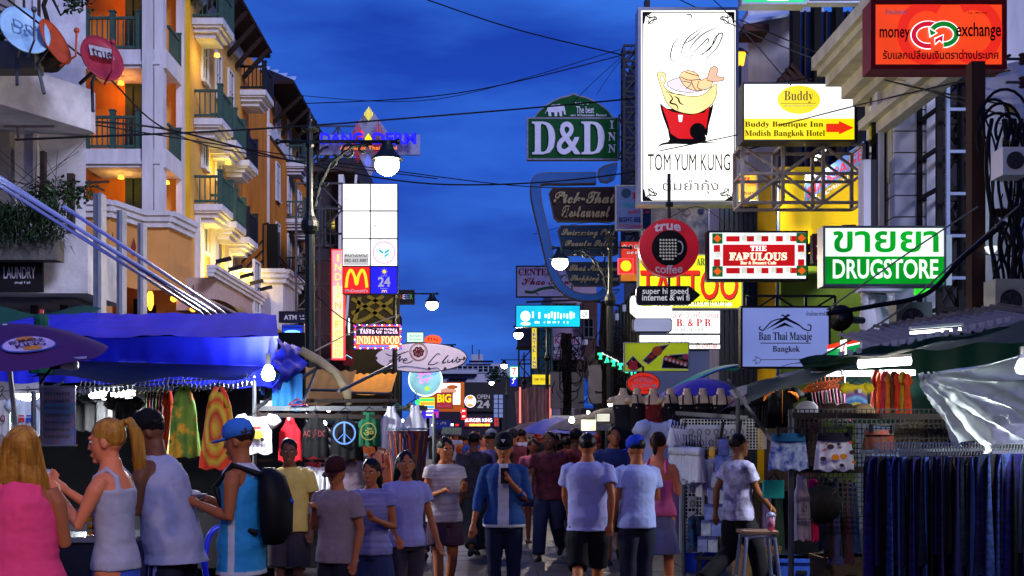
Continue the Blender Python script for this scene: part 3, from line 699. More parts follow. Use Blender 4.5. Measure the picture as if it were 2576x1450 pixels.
# ================================================================ sign materials
WL = em('backlit_white', 'ffffff', 1.6, .18, 2.2)
WL2 = em('bright_backlit_white', 'fbfdff', 2.3, .1)
YL = em('backlit_yellow', 'ffe600', 1.05, .1)
RL = em('backlit_red', 'f01a10', .95, .2)
BL = em('backlit_blue', '1208e0', .95)
GL = em('backlit_green', '00c020', .95, .35)
PL = em('backlit_pink', 'ffa0b4', 1.15, .2)
CY = em('backlit_cyan', '00c4ee', 1.15, .2, 1.0)
ink = mat('black_ink', '101012', .7, var=.1); ink2 = mat('grey_ink', '55575c', .8, var=.1)
red_ink = em('red_translucent_film', 'c81010', .75); brown_ink = em('brown_translucent_film', '7a5a10', .55)
wht = mat('white_letter_paint', 'd8d8e0', .6, var=.06)
def frame_truss(name, label, u0, v0, u1, v1, Y, cols=1, rows=3, w=.06, m=rust, depth=.0, cat='sign frame', dia=True):
 t = thing(name, label, cat, at((u0+u1)/2, v1, Y)); k = Y/F; W = (u1-u0)*k; Hh = (v1-v0)*k
 for y in ((0,) if not depth else (0, depth)):
  for i in range(cols+1): MB().bar((-W/2+W*i/cols, y, 0), (-W/2+W*i/cols, y, Hh), w).build('upright', m, t)
  for j in range(rows+1): MB().bar((-W/2, y+.002, Hh*j/rows), (W/2, y+.002, Hh*j/rows), w*.85).build('crossbar', m, t)
  if dia:
   for i in range(cols):
    for j in range(rows):
     a = (-W/2+W*i/cols, y+w*.6, Hh*(j+((i+j) % 2))/rows); b = (-W/2+W*(i+1)/cols, y+w*.6, Hh*(j+1-((i+j) % 2))/rows)
     MB().bar(a, b, w*.7).build('diagonal', m, t)
 if depth:
  for i in range(cols+1):
   for j in range(rows+1): MB().bar((-W/2+W*i/cols, 0, Hh*j/rows), (-W/2+W*i/cols, depth, Hh*j/rows), w*.7).build('link_bar', m, t)
 return t
# ================================================================ left-hand signs
frame_truss('sign_scaffold', 'steel scaffold that carries the tower of white light panels', 745, 462, 862, 905, 37.5, 2, 7, .07, steel)
frame_truss('sign_scaffold', 'horizontal lattice arm that carries the diamond shaped hotel sign', 785, 318, 915, 412, 40.5, 2, 1, .06, steel)
PN = []
grid = [['', ''], ['', ''], ['', ''], ['M', '24']]
labs = [['blank white light panel at the top left of the panel tower', 'white light panel reading panorama view at the top right'], ['empty glowing white panel second from the top on the left', 'glowing white panel with a faint small crest second from top'], ['white light panel with Thai words and a telephone number', 'white light panel with a cyan leaf emblem in a pink ring'], ['red light panel with golden arches at the tower foot', 'blue light panel reading 24 hours at the tower foot']]
us = (862, 932, 1001); vs_ = (463, 532, 602, 671, 741)
for r in range(4):
 for c in range(2):
  f = {(3, 0): RL, (3, 1): BL}.get((r, c), WL2 if c == 0 and r < 3 else WL)
  PN.append(Sign('advert_light_box', labs[r][c], 'light panel', us[c], vs_[r], us[c+1]-1, vs_[r+1]-1, 36, f, case_dk, d=.35, rim=.014, group='light panels in the tower on the left'))
s = PN[0]
for i, (a, b) in enumerate((('Be', 'ury'), ('B', 'ded'), ('f', 'et'))): s.text(a, 866, 470+i*14, 876, 478+i*14, em('bleached_print', 'b8bcc0', .7)); s.text(b, 914, 470+i*14, 928, 478+i*14, em('bleached_print', ''))
s = PN[1]
s.text('PANORAMA-VIEW', 936, 470, 997, 476, ink2)
for i, a in enumerate(('Swimming Pool', 'Roof top bar', 'Thai massage')): s.text(a, 942, 484+i*14, 994, 492+i*14, em('bleached_print', ''))
s = PN[3]; s.ring(967, 554, 5, 5, 1.2, red_ink); s.scrib(938, 566, 996, 572, em('bleached_print', ''))
s = PN[4]; s.rect(864, 640, 928, 668, em('grey_translucent_strip', 'd4d4cc', .6)); s.text('พื้นที่โฆษณา', 867, 634, 927, 647, ink); s.text('082-441-8007', 867, 652, 926, 660, ink, style='serif')
s = PN[5]; s.ring(966, 636, 27, 27, 3, em('pink_ring', 'e88ad0', .9)); 
s.poly([(953, 626), (965, 634), (965, 641), (953, 633)], em('cyan_leaf', '00b8c8', .8)); s.poly([(967, 634), (980, 626), (980, 632), (967, 641)], em('cyan_leaf', '')); s.poly([(967, 643), (979, 636), (979, 641), (967, 650)], em('cyan_leaf', ''))
gold = em('golden_film', 'ffd21a', 1.1)
def arches(s, u, v, w, h, m, th):
 s.stroke([(u-w, v+h), (u-w*.86, v+h*.3), (u-w*.55, v-h*.05), (u-w*.2, v+h*.3), (u, v+h*.8), (u+w*.2, v+h*.3), (u+w*.55, v-h*.05), (u+w*.86, v+h*.3), (u+w, v+h)], th, m, 'golden_arches')
arches(PN[6], 897, 682, 26, 42, gold, 7); PN[6].text("McDonald's", 869, 728, 925, 736, wht, .03)
s = PN[7]; s.text('24', 951, 697, 982, 722, wht, .05); s.text('open', 959, 693, 974, 697, wht); s.text('hours', 957, 724, 976, 728, wht); arches(s, 967, 731, 6, 6, gold, 1.6)
s.ell(967, 684, 4.5, 4.5, gold)
for i in range(8): s.stroke([(967+6*math.cos(i*.785), 684+6*math.sin(i*.785)), (967+8.5*math.cos(i*.785), 684+8.5*math.sin(i*.785))], 1.2, wht, 'ray')
# diamond hotel sign
dull = mat('grey_sign_board', '8890b0', .6, var=.15)
s = Sign('diamond_sign', 'diamond and bar shaped hotel sign reading DANG DERM in blue letters', 'sign', 802, 268, 1057, 446, 40)
y = -.02
s.poly([(929, 268), (984, 345), (932, 446), (876, 345)], dull, 'diamond_board', .1)
s.rect(804, 340, 1057, 390, dull, 'name_board', .12); s.y -= .2
yel = em('yellow_neon', 'f0e000', 1.2)
for i in range(-3, 4):
 h = (4-abs(i))*5
 s.stroke([(929+i*3.2, 292-h*.9), (929+i*3.2, 292+h*.9)], 1.7, yel, 'neon_bar', smooth=False)
rd = mat('dark_red_tube', '9a1418', .5, emit='a01010', es=.3); rdl = em('lit_red_tube', 'ff2020', 1.0)
for cu_, lit in ((902, 3), (954, 4)):
 for i in range(-5, 6):
  h = (6-abs(i))*9; s.stroke([(cu_+i*3.8, 362-h), (cu_+i*3.8, 362+h)], 2.0, rd, 'tube', smooth=False)
for i in range(4): s.stroke([(908+i*3, 330+i*3), (908+i*3, 352)], 1.6, rdl, 'lit_tube', smooth=False)
for i in range(-2, 3):
 h = (3.5-abs(i))*5; s.stroke([(928+i*3.4, 412-h), (928+i*3.4, 412+h)], 1.4, em('blue_neon', '5a70ff', 1.2), 'neon_bar', smooth=False)
blu = em('blue_channel_letter', '1a18f0', 1.2)
s.text('DANG', 810, 342, 916, 370, blu, .06, th=.1, proud=.06); s.text('DERM', 941, 342, 1049, 370, blu, .06, th=.1, proud=.06)
s.poly([(929, 342), (938, 356), (929, 370), (920, 356)], yel, 'yellow_diamond', .08)
s.text('Authentic Thai Hotel', 858, 374, 1000, 383, em('orange_neon', 'ff8a1a', 1.1), .02)
# indian food tower
s = Sign('vertical_light_sign', 'tall pink to yellow vertical light sign spelling INDIAN FOOD', 'light sign', 834, 628, 866, 905, 37, PL, em('red_neon_edge', 'ff3a30', 1.3), d=.3, rim=.03)
s.rect(837, 720, 863, 900, em('pale_peach_backlight', 'ffd6c0', 1.25), 'lower_panel')
s.rect(837, 790, 863, 900, em('pale_yellow_backlight', 'fff0a0', 1.15), 'lower_panel')
for i, ch in enumerate('INDIAN FOOD'):
 if ch != ' ': s.text(ch, 843 if ch != 'I' else 848, 640+i*24, 859 if ch != 'I' else 853, 658+i*24, em('yellow_outline_letter', 'f0d060', .95) if i > 4 else em('yellow_letter', 'fff07a', 1.2), .02)
# taste of india
s = Sign('indian_food_sign', 'bright sign reading TASTE OF INDIA and INDIAN FOOD with an arrow', 'light sign', 892, 818, 1009, 878, 36.5, em('orange_backlight', 'ff5a20', 1.2, .1), case_dk, d=.25, rim=.02)
s.rect(896, 822, 1005, 846, em('violet_black_panel', '28103a', .5)); s.text('TASTE OF INDIA', 905, 827, 1001, 840, em('pink_white_neon', 'ffd8f0', 1.6), .03, style='serif')
s.text('INDIAN FOOD', 897, 846, 1004, 866, em('yellow_white_neon', 'ffe8a0', 1.8), .01, style='serif')
s.poly([(902, 871), (910, 867), (910, 869), (978, 869), (978, 874), (910, 874), (910, 876)], em('blue_arrow', '4a70ff', 1.2)); s.ell(990, 871.5, 11, 3.2, em('yellow_white_neon', ''))
dots = [('ff2a60', 3), ('3a40ff', 3), ('ffffff', 2.5)]
for k, (c, e_) in enumerate(dots):
 mb = MB(); n = 0
 for i in range(56):
  if i % 3 != k: continue
  p = i/56*2*(117+60)
  q = (892+p, 819) if p < 117 else (1008, 819+p-117) if p < 177 else (1008-(p-177), 877) if p < 294 else (893, 877-(p-294))
  a = s.P(*q); mb.ball((a[0], -.05, a[1]), .028, 6, 4)
 mb.build('chaser_bulbs', em('chaser_bulb_%s' % 'abc'[k], c, e_), s.root)['kind'] = 'stuff'
# the club oval
s = Sign('oval_sign', 'large white oval sign with handwritten The Club lettering and a coiled emblem', 'sign', 942, 862, 1176, 938, 41)
pale = mat('weathered_white_board', 'd0c8dc', .6, var=.15, scale=2, emit='b0a8d8', es=.22)  # small emission brightens the board, which is no lamp
s.ell(1059, 900, 117, 38, mat('dark_sign_rim', '20203a', .6), 'rim', .2); s.ell(1059, 900, 114.5, 36, pale, 'board', .02)
nav = mat('navy_script_paint', '17163a', .6)
for pts in ([(970, 890), (985, 896), (1005, 892), (1028, 884)], [(1018, 886), (1002, 896), (988, 908), (975, 918)], [(978, 910), (990, 904), (1000, 905), (1008, 896), (1004, 910), (1012, 903), (1016, 908), (1024, 906), (1020, 902), (1014, 912), (1026, 914), (1038, 908)],
   [(1108, 893), (1100, 891), (1084, 908), (1078, 917), (1090, 918), (1102, 912)], [(1112, 912), (1122, 900), (1128, 894), (1118, 906), (1114, 914), (1122, 912)], [(1128, 905), (1126, 912), (1134, 911), (1140, 904), (1138, 912), (1146, 908), (1152, 898), (1148, 906), (1150, 912), (1158, 908), (1154, 904), (1168, 906)]):
 s.stroke(pts, 2.4, nav, 'script_lettering')
s.ring(1053, 886, 22, 22, 2, mat('tan_ring_paint', '8a6a5a', .7)); s.ring(1053, 886, 19, 20, 1.2, mat('tan_ring_paint', ''))
mar = mat('maroon_paint', '5a1a22', .7)
for k in range(7):
 a = k*.9; s.stroke([(1053, 886), (1053+9*math.cos(a), 886+8*math.sin(a)), (1053+13*math.cos(a+.7), 886+12*math.sin(a+.7)), (1053+9*math.cos(a+1.2), 886+9*math.sin(a+1.2))], 4, mar, 'coiled_emblem')
s.stroke([(1002, 925), (1020, 922), (1050, 925), (1075, 929), (1098, 926), (1106, 931)], 2, mat('faded_blue_paint', '4a5aa0', .7), 'wave_line')
for (u, v) in ((947, 902), (1080, 928), (1120, 928), (1168, 902)): s.ell(u, v, 3.5, 4, rust, 'bolt_plate')
# atm, blue screens
s = Sign('atm_sign', 'dark blue board reading ATM above the bank booth', 'sign', 702, 784, 776, 812, 27, mat('navy_blue_board', '141430', .5), case_dk, d=.15, rim=.01)
s.text('ATM', 715, 793, 746, 805, wht, .02); s.scrib(754, 793, 772, 798, wht, 6); s.scrib(756, 801, 774, 805, wht, 6)
s = Sign('bank_light_box', 'small blue light box with a glowing oval under the ATM board', 'light box', 710, 818, 763, 846, 27.2, em('deep_blue_backlight', '0a3ad8', 1.0), case_dk, d=.2, rim=.01)
s.rect(713, 822, 760, 827, em('darker_blue_strip', '0a1a90', .9)); s.ell(736, 837, 20, 6, em('pale_cyan_glow', '8ae0ff', 1.4))
s = Sign('advert_light_box', 'small pinkish advert box with a black figure beside the bank booth', 'light box', 764, 814, 790, 848, 27.4, em('pale_pink_backlight', 'e8c0b8', .9), case_dk, d=.2, rim=.01)
s.stroke([(770, 816), (774, 826), (778, 830), (776, 844)], 2.2, ink); s.ring(783, 838, 4, 6, 1.4, ink)
# block behind the panels
BB = thing('brown_shophouse', 'dark shophouse with roof terrace railing behind the panel tower', 'building', (-6.5, 46, 0))
dkw = mat('dim_pinkish_render', '4c3434', .9, scale=1)
bb(MB().box2((-9.3, 63.5, 0), (-6.9, 74, 17)), 'wall', mat('dim_grey_render', '3a3640', .9), BB)
bb(MB().box2((-7.1, 46, 0), (-5.3, 60, 8.6)), 'wall', dkw, BB)
bb(MB().box2((-7.1, 46.6, 8.6), (-5.7, 60, 12.2)), 'upper_wall', mat('dim_grey_render', ''), BB)
bb(MB().box2((-7.3, 45.9, 12.2), (-5.3, 60, 12.42)), 'roof_slab', rust, BB)
bb(MB().box2((-5.95, 45.95, 8.7), (-5.75, 46.58, 12.1)).bar((-5.6, 45.6, 6), (-5.2, 45.6, 12.0), .09), 'column', whitem, BB)
for i in range(3): window(BB, (-6.9-BB.location.x+i*.55, -.01+.6, 9.4), 'y-', .34, 1.5, glass, steel)
mb = MB()
for i in range(16): mb.bar((-7.3+i*.16, 46, 12.42), (-7.3+i*.16, 46, 13.2), .02).tube([(-7.3+i*.16, 46, 13.2), (-7.22+i*.16, 46, 13.35), (-7.14+i*.16, 46, 13.2)], .012, 4)
bb(mb.bar((-7.3, 46, 13.0), (-4.9, 46, 13.0), .025), 'roof_railing', darkm, BB, kind='stuff')
bb(MB().box2((-5.3, 47, 0), (-4.6, 62, 8.0)), 'shop_front', mat('black_board_wall', '141316', .8), BB)
# building with yellow lattice pattern
YB = thing('yellow_lattice_hoarding', 'dark hoarding with a pale yellow curved lattice pattern below the light panels', 'hoarding', (px(960, 43), 43, 0))
bb(MB().box2((px(880, 43), 43, 0), (px(1004, 43), 43.3, pz(741, 43))), 'board', mat('dark_olive_board', '3a3216', .8), YB)
mb = MB()
for pts in ([(885, 752), (925, 775), (960, 800), (985, 812)], [(1000, 745), (960, 775), (925, 800), (895, 812)], [(925, 745), (965, 770), (1002, 800)], [(965, 745), (930, 765), (885, 790)], [(890, 812), (900, 780), (905, 748)]):
 mb.ribbon([(px(*[p[0], 42.98]), pz(p[1], 42.98)) for p in spline(pts, 5)], .14, 42.95, 42.99)
bb(mb, 'painted_pattern', mat('dull_yellow_paint', '8a7828', .8), YB)
s = Sign('beer_sign', 'small dark sign with coloured BEER letters near the lamp arm', 'sign', 1000, 730, 1043, 766, 44, mat('dark_board', '101018', .6), case_dk, d=.2, rim=.02)
for ch, u, c in (('B', 1003, '9a3030'), ('E', 1013, 'c0c0d0'), ('E', 1022, '5060c0'), ('R', 1031, '40a040')): s.text(ch, u, 741, u+7, 753, em('beer_letter_'+c, c, .6), .02)
# small signs behind
s = Sign('budget_rooms_sign', 'small green white sign reading BUDGET ROOMS behind the oval sign', 'light sign', 1023, 836, 1066, 862, 48, em('mint_backlight', 'd0ffe0', 1.1), case_dk, d=.2, rim=.02)
s.text('BUDGET', 1031, 843, 1060, 848, ink2); s.text('ROOMS', 1031, 852, 1060, 857, ink2)
s = Sign('orange_oval_sign', 'small glowing orange oval sign peeping over the oval club board', 'light sign', 1066, 842, 1112, 866, 48); s.ell(1089, 856, 22, 13, em('orange_backlight', ''), 'board', .2); s.scrib(1076, 849, 1104, 860, em('red_translucent_film', ''), 4)
# neon discs under the oval
s = Sign('round_neon_sign', 'round glowing disc with pink neon Susie bar script and a small green wheel', 'neon sign', 1028, 912, 1112, 998, 42.5)
s.ell(1070, 955, 43, 43, em('white_neon_rim', 'd8f8ff', 2.4), 'rim', .15); s.ell(1070, 955, 40, 40, em('grey_blue_disc', '90d0e0', 1.0, .35, 1.6), 'disc', .02)
pk = em('pink_neon', 'ff50e0', 2.2)
for pts in ([(1052, 942), (1060, 936), (1056, 946), (1050, 950)], [(1062, 936), (1062, 944), (1068, 942), (1070, 934)], [(1072, 942), (1078, 936), (1076, 944)], [(1080, 938), (1086, 934), (1082, 944)], [(1060, 948), (1056, 962), (1064, 964), (1066, 956), (1060, 956)], [(1068, 956), (1074, 952), (1074, 962), (1078, 954), (1088, 950)]): s.stroke(pts, 1.6, pk, 'neon_script')
s.ring(1075, 978, 6, 6, 1.6, em('green_neon', '40e060', 1.6)); s.ell(1075, 978, 4.5, 4.5, em('yellow_neon', ''))
s.ring(1091, 937, 7, 7, 1.5, em('blue_neon', '')); s.stroke([(1086, 934), (1096, 940)], 1.4, em('blue_neon', '')); s.stroke([(1096, 934), (1086, 940)], 1.4, em('blue_neon', ''))
nn = MB()
s = Sign('neon_strip_sign', 'cluster of red and blue upright neon strips below the indian food board', 'neon sign', 896, 880, 945, 936, 44, mat('dark_board', ''), case_dk, d=.1, rim=0)
for i in range(14): s.stroke([(898+i*3.4, 934), (898+i*3.4, 890+(i*7) % 17)], 1.5, em('red_neon', 'ff2038', 2) if i % 3 else em('blue_neon', ''), 'neon_tube', smooth=False)
s = Sign('neon_arrow_sign', 'small pale blue neon arrow on a red lit shopfront', 'neon sign', 864, 880, 890, 920, 43, mat('red_shop_board', '6a1018', .6), None)
s.stroke([(866, 890), (866, 902), (872, 893), (886, 902)], 1.6, em('pale_cyan_glow', ''), 'neon_tube', smooth=False)
s = Sign('yellow_light_strip', 'slim yellow light strip below the oval sign', 'light sign', 950, 928, 1000, 938, 45, YL, None)
s = Sign('round_wall_sign', 'dark edge-on round sign on the wall beside the pink tower sign', 'sign', 872, 800, 880, 836, 40); s.ell(876, 822, 5, 26, case_dk, 'board', .3); s.ell(878, 822, 2.4, 22, WL, 'lit_face', .02)
# big orange-lit screen + BIG sign
s = Sign('lit_billboard', 'glowing white advert screen in an orange surround beyond the neon disc', 'billboard', 1085, 962, 1168, 1036, 62, em('orange_brown_surround', 'c05a20', .7), case_dk, d=.2, rim=0)
s.rect(1096, 965, 1158, 1018, em('hot_white_screen', 'fff4e8', 1.8)); s.ell(1128, 984, 20, 8, em('pinkish_food_print', 'e8a890', .8)); s.ell(1138, 974, 14, 5, em('orange_brown_surround', ''))
s = Sign('big_sign', 'yellow BIG sign with a row of small letters under the lit billboard', 'light sign', 1096, 988, 1139, 1028, 58, em('crimson_backlight', 'b02038', .9), case_dk, d=.2, rim=.02)
s.text('BIG', 1100, 992, 1135, 1013, em('yellow_neon', ''), .06); s.text('Cafe & Trip Station', 1099, 1018, 1136, 1025, wht, .01)
s = Sign('street_neon_box', 'rainbow coloured stack of small neon boxes next to the BIG sign', 'neon sign', 1055, 1000, 1094, 1040, 56, em('yellow_neon', ''), case_dk, d=.2, rim=.01)
for i, c in enumerate(('38e070', 'ff9a30', '40a0ff', '5a30e0')): s.rect(1057+i*2, 1003+i*9, 1092, 1010+i*9, em('neon_row_%s' % 'abcd'[i], c, 1.5), 'lit_row')
s.ell(1051, 1012, 6, 6, em('green_neon_ball', '30ff60', 3))
s = Sign('violet_sign', 'small violet and pink light box low beside the BIG sign', 'light box', 1060, 1030, 1104, 1052, 55, em('violet_backlight', '4020d0', 1), case_dk, d=.1, rim=0)
s.rect(1072, 1033, 1090, 1037, WL); s.rect(1072, 1042, 1090, 1046, WL); s.rect(1088, 1036, 1103, 1050, em('magenta_strip', 'd030b0', 1), )
s = Sign('blue_shop_sign', 'blue board with blurred white letters low in the street', 'sign', 1096, 1058, 1134, 1080, 52, mat('blue_shop_board', '1c2a70', .6, emit='1c2a90', es=.4), case_dk, d=.1, rim=0)  # blue board is given an emission without being a light box
s.scrib(1099, 1061, 1132, 1070, wht, 8)
s = Sign('red_lantern_box', 'slim red light box stacked with white marks before the burger building', 'light box', 1160, 1028, 1173, 1056, 60, em('red_backlight_deep', 'ff2020', 1.3), case_dk, d=.1, rim=0); s.rect(1163, 1032, 1170, 1036, WL); s.rect(1163, 1046, 1170, 1050, WL)
# ================================================================ far end of the street
BK = thing('burger_building', 'black burger restaurant building closing the end of the street', 'building', (px(1240, 105), 105, 0))
Yb = 105
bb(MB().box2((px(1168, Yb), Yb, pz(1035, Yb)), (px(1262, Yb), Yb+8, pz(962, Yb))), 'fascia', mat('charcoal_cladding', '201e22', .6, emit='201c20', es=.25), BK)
bb(MB().box2((px(1168, Yb), Yb+.4, 0), (px(1262, Yb), Yb+8, pz(1035, Yb)-.01)), 'ground_floor', mat('dark_violet_wall', '2a2230', .8), BK)
bb(MB().box2((px(1262, Yb), Yb+.1, 0), (px(1345, Yb), Yb+8, pz(948, Yb))), 'side_wing', mat('charcoal_cladding', ''), BK)
bb(MB().box2((px(1090, Yb), Yb+.2, 0), (px(1168, Yb), Yb+8, pz(990, Yb))), 'side_wing', mat('dark_violet_wall', ''), BK)
for u in (1172, 1185, 1201, 1225, 1246):
 window(BK, (px(u+3, Yb)-BK.location.x, .36, pz(1072, Yb)), 'y-', .36, .75, em('red_lit_window', 'c02818', .9), steel)
s = Sign('burger_roundel', 'round burger king emblem on the black building', 'light sign', 1167, 993, 1197, 1025, Yb-.1)
s.ell(1183, 1010, 14.5, 15.5, WL, 'disc', .1); s.ring(1183, 1010, 12, 13, 2, em('blue_neon', ''), a0=20, a1=230)
s.ell(1183, 1000, 8, 4, em('bun_orange', 'ff9a20', 1)); s.ell(1183, 1020, 8, 3.5, em('bun_orange', ''))
s.text('BURGER', 1173, 1003, 1192, 1008, red_ink, .03); s.text('KING', 1174, 1009, 1192, 1016, red_ink, .03)
s = Sign('opening_hours_sign', 'grey OPEN 24 lettering on the black building', 'lettering', 1198, 990, 1235, 1030, Yb-.05)
gl = em('dim_grey_letters', '9a98a0', .55); s.text('OPEN', 1200, 993, 1232, 1004, gl, .03); s.text('24', 1200, 1007, 1232, 1027, gl, .05)
s = Sign('burger_name_sign', 'white illuminated BURGER KING letters over the far shopfront', 'light sign', 1168, 1048, 1240, 1064, Yb-.6)
s.text('BURGER KING', 1170, 1053, 1238, 1062, em('white_channel_letters', 'e8e0ff', 2.2), .04)
s = Sign('shop_light_row', 'row of warm shop lights beneath the burger letters', 'lights', 1088, 1062, 1250, 1078, 100)
for u, w, c in ((1115, 26, WL2), (1150, 4, em('red_backlight_deep', '')), (1189, 8, em('amber_lamp_glow', '')), (1207, 9, em('amber_lamp_glow', '')), (1225, 7, em('amber_lamp_glow', ''))): s.rect(u-w, 1066 if w > 20 else 1067, u+w, 1072, c, 'light_bar')
s = Sign('small_oval_light', 'small white oval light at the corner of the burger building', 'light', 1158, 1022, 1170, 1044, 100); s.ell(1163, 1033, 4.5, 9, WL)
s = Sign('panel_stack_sign', 'far sign of ten pale blue square panels in two columns', 'sign', 1241, 992, 1266, 1052, 92, mat('dark_sign_rim', ''), None)
for i in range(2):
 for j in range(5): s.rect(1242.5+i*12.5, 993.5+j*11.8, 1252.5+i*12.5, 1003.5+j*11.8, em('pale_blue_panel', '8090c0', .5), 'panel')
s = Sign('seven_sign', 'green rimmed light sign with a red and orange seven above a blue box', 'light sign', 1282, 922, 1304, 950, 70, WL2, em('green_rim_light', '20c050', 1.2), d=.2, rim=.06)
s.text('7', 1288, 926, 1299, 944, em('orange_seven', 'ff4a10', 1.1), .05)
s = Sign('blue_sign', 'small deep blue light box with a pale crescent below the seven sign', 'light box', 1284, 950, 1301, 972, 70, em('royal_blue_backlight', '1028e0', 1), case_dk, d=.1, rim=0)
s.ring(1286, 960, 6, 6, 1.6, WL, a0=-70, a1=70); s.ell(1294, 953, 3, 2.5, WL)
FW = [(1120, 1262, 915, 140, 'b0b8e0'), (1070, 1200, 930, 135, 'a8b0d8'), (1186, 1215, 892, 150, 'a0a8d0'), (1215, 1300, 925, 145, 'b8bce0')]
FB = thing('distant_white_block', 'pale stepped building with balconies on the skyline at the street end', 'building', (0, 135, 0))
fb_m = mat('distant_white_paint', 'a8a8b4', .8, var=.1, scale=.3)
for i, (u0, u1, v, Y, c) in enumerate(FW): bb(MB().box2((px(u0, Y), Y, 0), (px(u1, Y), Y+8, pz(v, Y))), 'wing', fb_m, FB)
for u0, u1, v0, v1, Y in ((1110, 1200, 941, 947, 134.9), (1130, 1175, 952, 958, 134.8), (1180, 1240, 908, 913, 139.8)): bb(MB().box2((px(u0, Y), Y-.5, pz(v1, Y)), (px(u1, Y), Y, pz(v0, Y))), 'dark_balcony', glass, FB)
for u in range(1118, 1260, 13): window(FB, (px(u, 139.9), 4.9, pz(936, 139.9)), 'y-', .5, .7, glass, fb_m, bars=0)
for (u, v0, v1) in ((1188, 868, 892), (1205, 880, 905), (1150, 900, 915)): bb(MB().bar((px(u, 138), 138, pz(v1, 138)), (px(u, 138), 138, pz(v0, 138)), .12), 'mast', darkm, FB)
t = thing('street_tree', 'small dark tree by the pale building at the street end', 'tree', at(1252, 975, 120)); t.location.z = 0
MB().lathe([(.2, 0), (.14, pz(960, 120))], n=6).build('trunk', mat('dark_bark', ''), t)
mb = MB(); leaves(mb, (0, 0, pz(950, 120)), (1.2, 1, 1.2), 500, .35, rn); leaves(mb, (1.4, 0, pz(962, 120)), (1.2, 1, .8), 300, .35, rn); mb.build('crown', leafm, t)['kind'] = 'stuff'
# ================================================================ right-hand signs, far to near
def serif(t): return fancy(t, 'serif')
# D&D
s = Sign('inn_sign', 'green domed sign with white D&D letters, an elephant and the word INN', 'sign', 1325, 235, 1557, 403, 45)
gb = mat('deep_green_sign_board', '003c1c', .75, var=.25, emit='00501c', es=.15)  # faint green emission stands in for floodlight on the board
edge = mat('peeling_white_rim', '8a86a0', .8, var=.4, scale=8)
dome = [(1342+i*(202/16), 297-58*math.sin(math.pi*i/16)**.75) for i in range(17)]
dome[8] = (1443, 234); 
s.poly(dome, edge, 'rim', .25); s.poly([(1443+(u-1443)*.965, 297-(297-v)*.93) for u, v in dome], gb, 'dome_board', .02)
s.rect(1325, 296, 1557, 403, edge, 'rim', .25); s.rect(1329, 300, 1553, 399, gb, 'name_board')
lw = mat('white_relief_letter', 'c4c4d4', .5, var=.1, emit='8890e0', es=.12); lgr = mat('grey_letter_edge', '5a5a70', .6)  # relief letters get the same painted-in floodlight by emission
for u0, u1 in ((1338, 1396), (1462, 1520)):
 s.text(serif('D'), u0-1.5, 307, u1+2, 391, lgr, .02, th=.05); s.text(serif('D'), u0, 308, u1, 390, lw, .012, th=.06, proud=.04)
s.text(serif('&'), 1399, 307, 1461, 392, lgr, .035, th=.05); s.text(serif('&'), 1400, 308, 1460, 391, lw, .02, th=.06, proud=.04)
for i, ch in enumerate('INN'): s.text(serif(ch), 1530 + (4 if ch == 'I' else 0), 305+i*30, 1548-(4 if ch == 'I' else 0), 325+i*30, lw, .01, th=.05)
s.text('The best', 1449, 269, 1494, 286, lw, .02); s.text('on Khaosan Road', 1435, 288, 1525, 294, lw, .02); s.scrib(1446, 258, 1495, 265, lw, 8)
s.poly([(1375, 279), (1379, 269), (1390, 265), (1400, 265), (1406, 263), (1412, 265), (1419, 268), (1421, 276), (1423, 290), (1419, 290), (1417, 280), (1413, 282), (1414, 294), (1408, 294), (1406, 284), (1402, 283), (1401, 294), (1395, 294), (1394, 284), (1386, 284), (1387, 294), (1380, 294), (1379, 284)], lw, 'elephant_emblem')
s.stroke([(1375, 280), (1371, 288)], 1.2, lw, 'tail')
frame_truss('sign_pylon', 'dark lattice pylon standing beside the green domed sign', 1570, 115, 1604, 620, 44, 1, 13, .09, darkm, .7)
frame_truss('sign_bracket', 'steel bracket joining the green domed sign to its pylon', 1557, 290, 1572, 400, 44.6, 1, 2, .06, darkm)
# swimming pool sign: boomerang frame and three boards
s = Sign('hotel_boomerang_sign', 'tall blue curved sign with Pick-Thai Restaurant, pool and massage boards', 'sign', 1333, 410, 1557, 770, 40)
bp_ = mat('dull_blue_sign_paint', '254c8c', .6, var=.3, scale=1.5, emit='2060c0', es=.15); gold_e = mat('bronze_edge', '5a4a34', .6)  # slight emission put into the unlit blue paint
outer = [(1345, 437), (1410, 434), (1505, 436)]
path = spline([(1500, 448), (1420, 449), (1366, 450), (1349, 462), (1349, 500), (1362, 560), (1376, 620), (1390, 680), (1412, 722), (1450, 745), (1500, 748), (1530, 733)], 6)
mb = MB(); mb.ribbon([s.P(*p) for p in path], [w*s.k for w in [26-14*abs(i/(len(path)-1)-.1) for i in range(len(path))]], -.04, .3); mb.build('curved_frame', bp_, s.root)
mb = MB(); mb.ribbon([s.P(p[0], p[1]) for p in path], [w*s.k for w in [31-14*abs(i/(len(path)-1)-.1) for i in range(len(path))]], .0, .26); mb.build('frame_edge', gold_e, s.root)
s.y = -.06
s.poly([(1504, 444), (1506, 426), (1520, 418), (1553, 410), (1552, 430), (1546, 452), (1528, 461), (1510, 458)], bp_, 'leaf_scroll', .2)
s.stroke([(1552, 412), (1520, 420), (1506, 432), (1506, 450), (1522, 460), (1536, 452), (1530, 442), (1522, 444)], 4, gold_e, 'leaf_edge')
s.stroke([(1506, 738), (1524, 722), (1532, 732), (1556, 730), (1544, 742), (1520, 748)], 4, bp_, 'tail_scroll', .1)
br_board = mat('brown_purple_board', '24141c', .6, var=.3); bl_board = mat('dim_blue_board', '10304c', .6, var=.3)
gl2 = mat('dull_gilt_letter', '8a8068', .5, var=.2, emit='8a8060', es=.08)
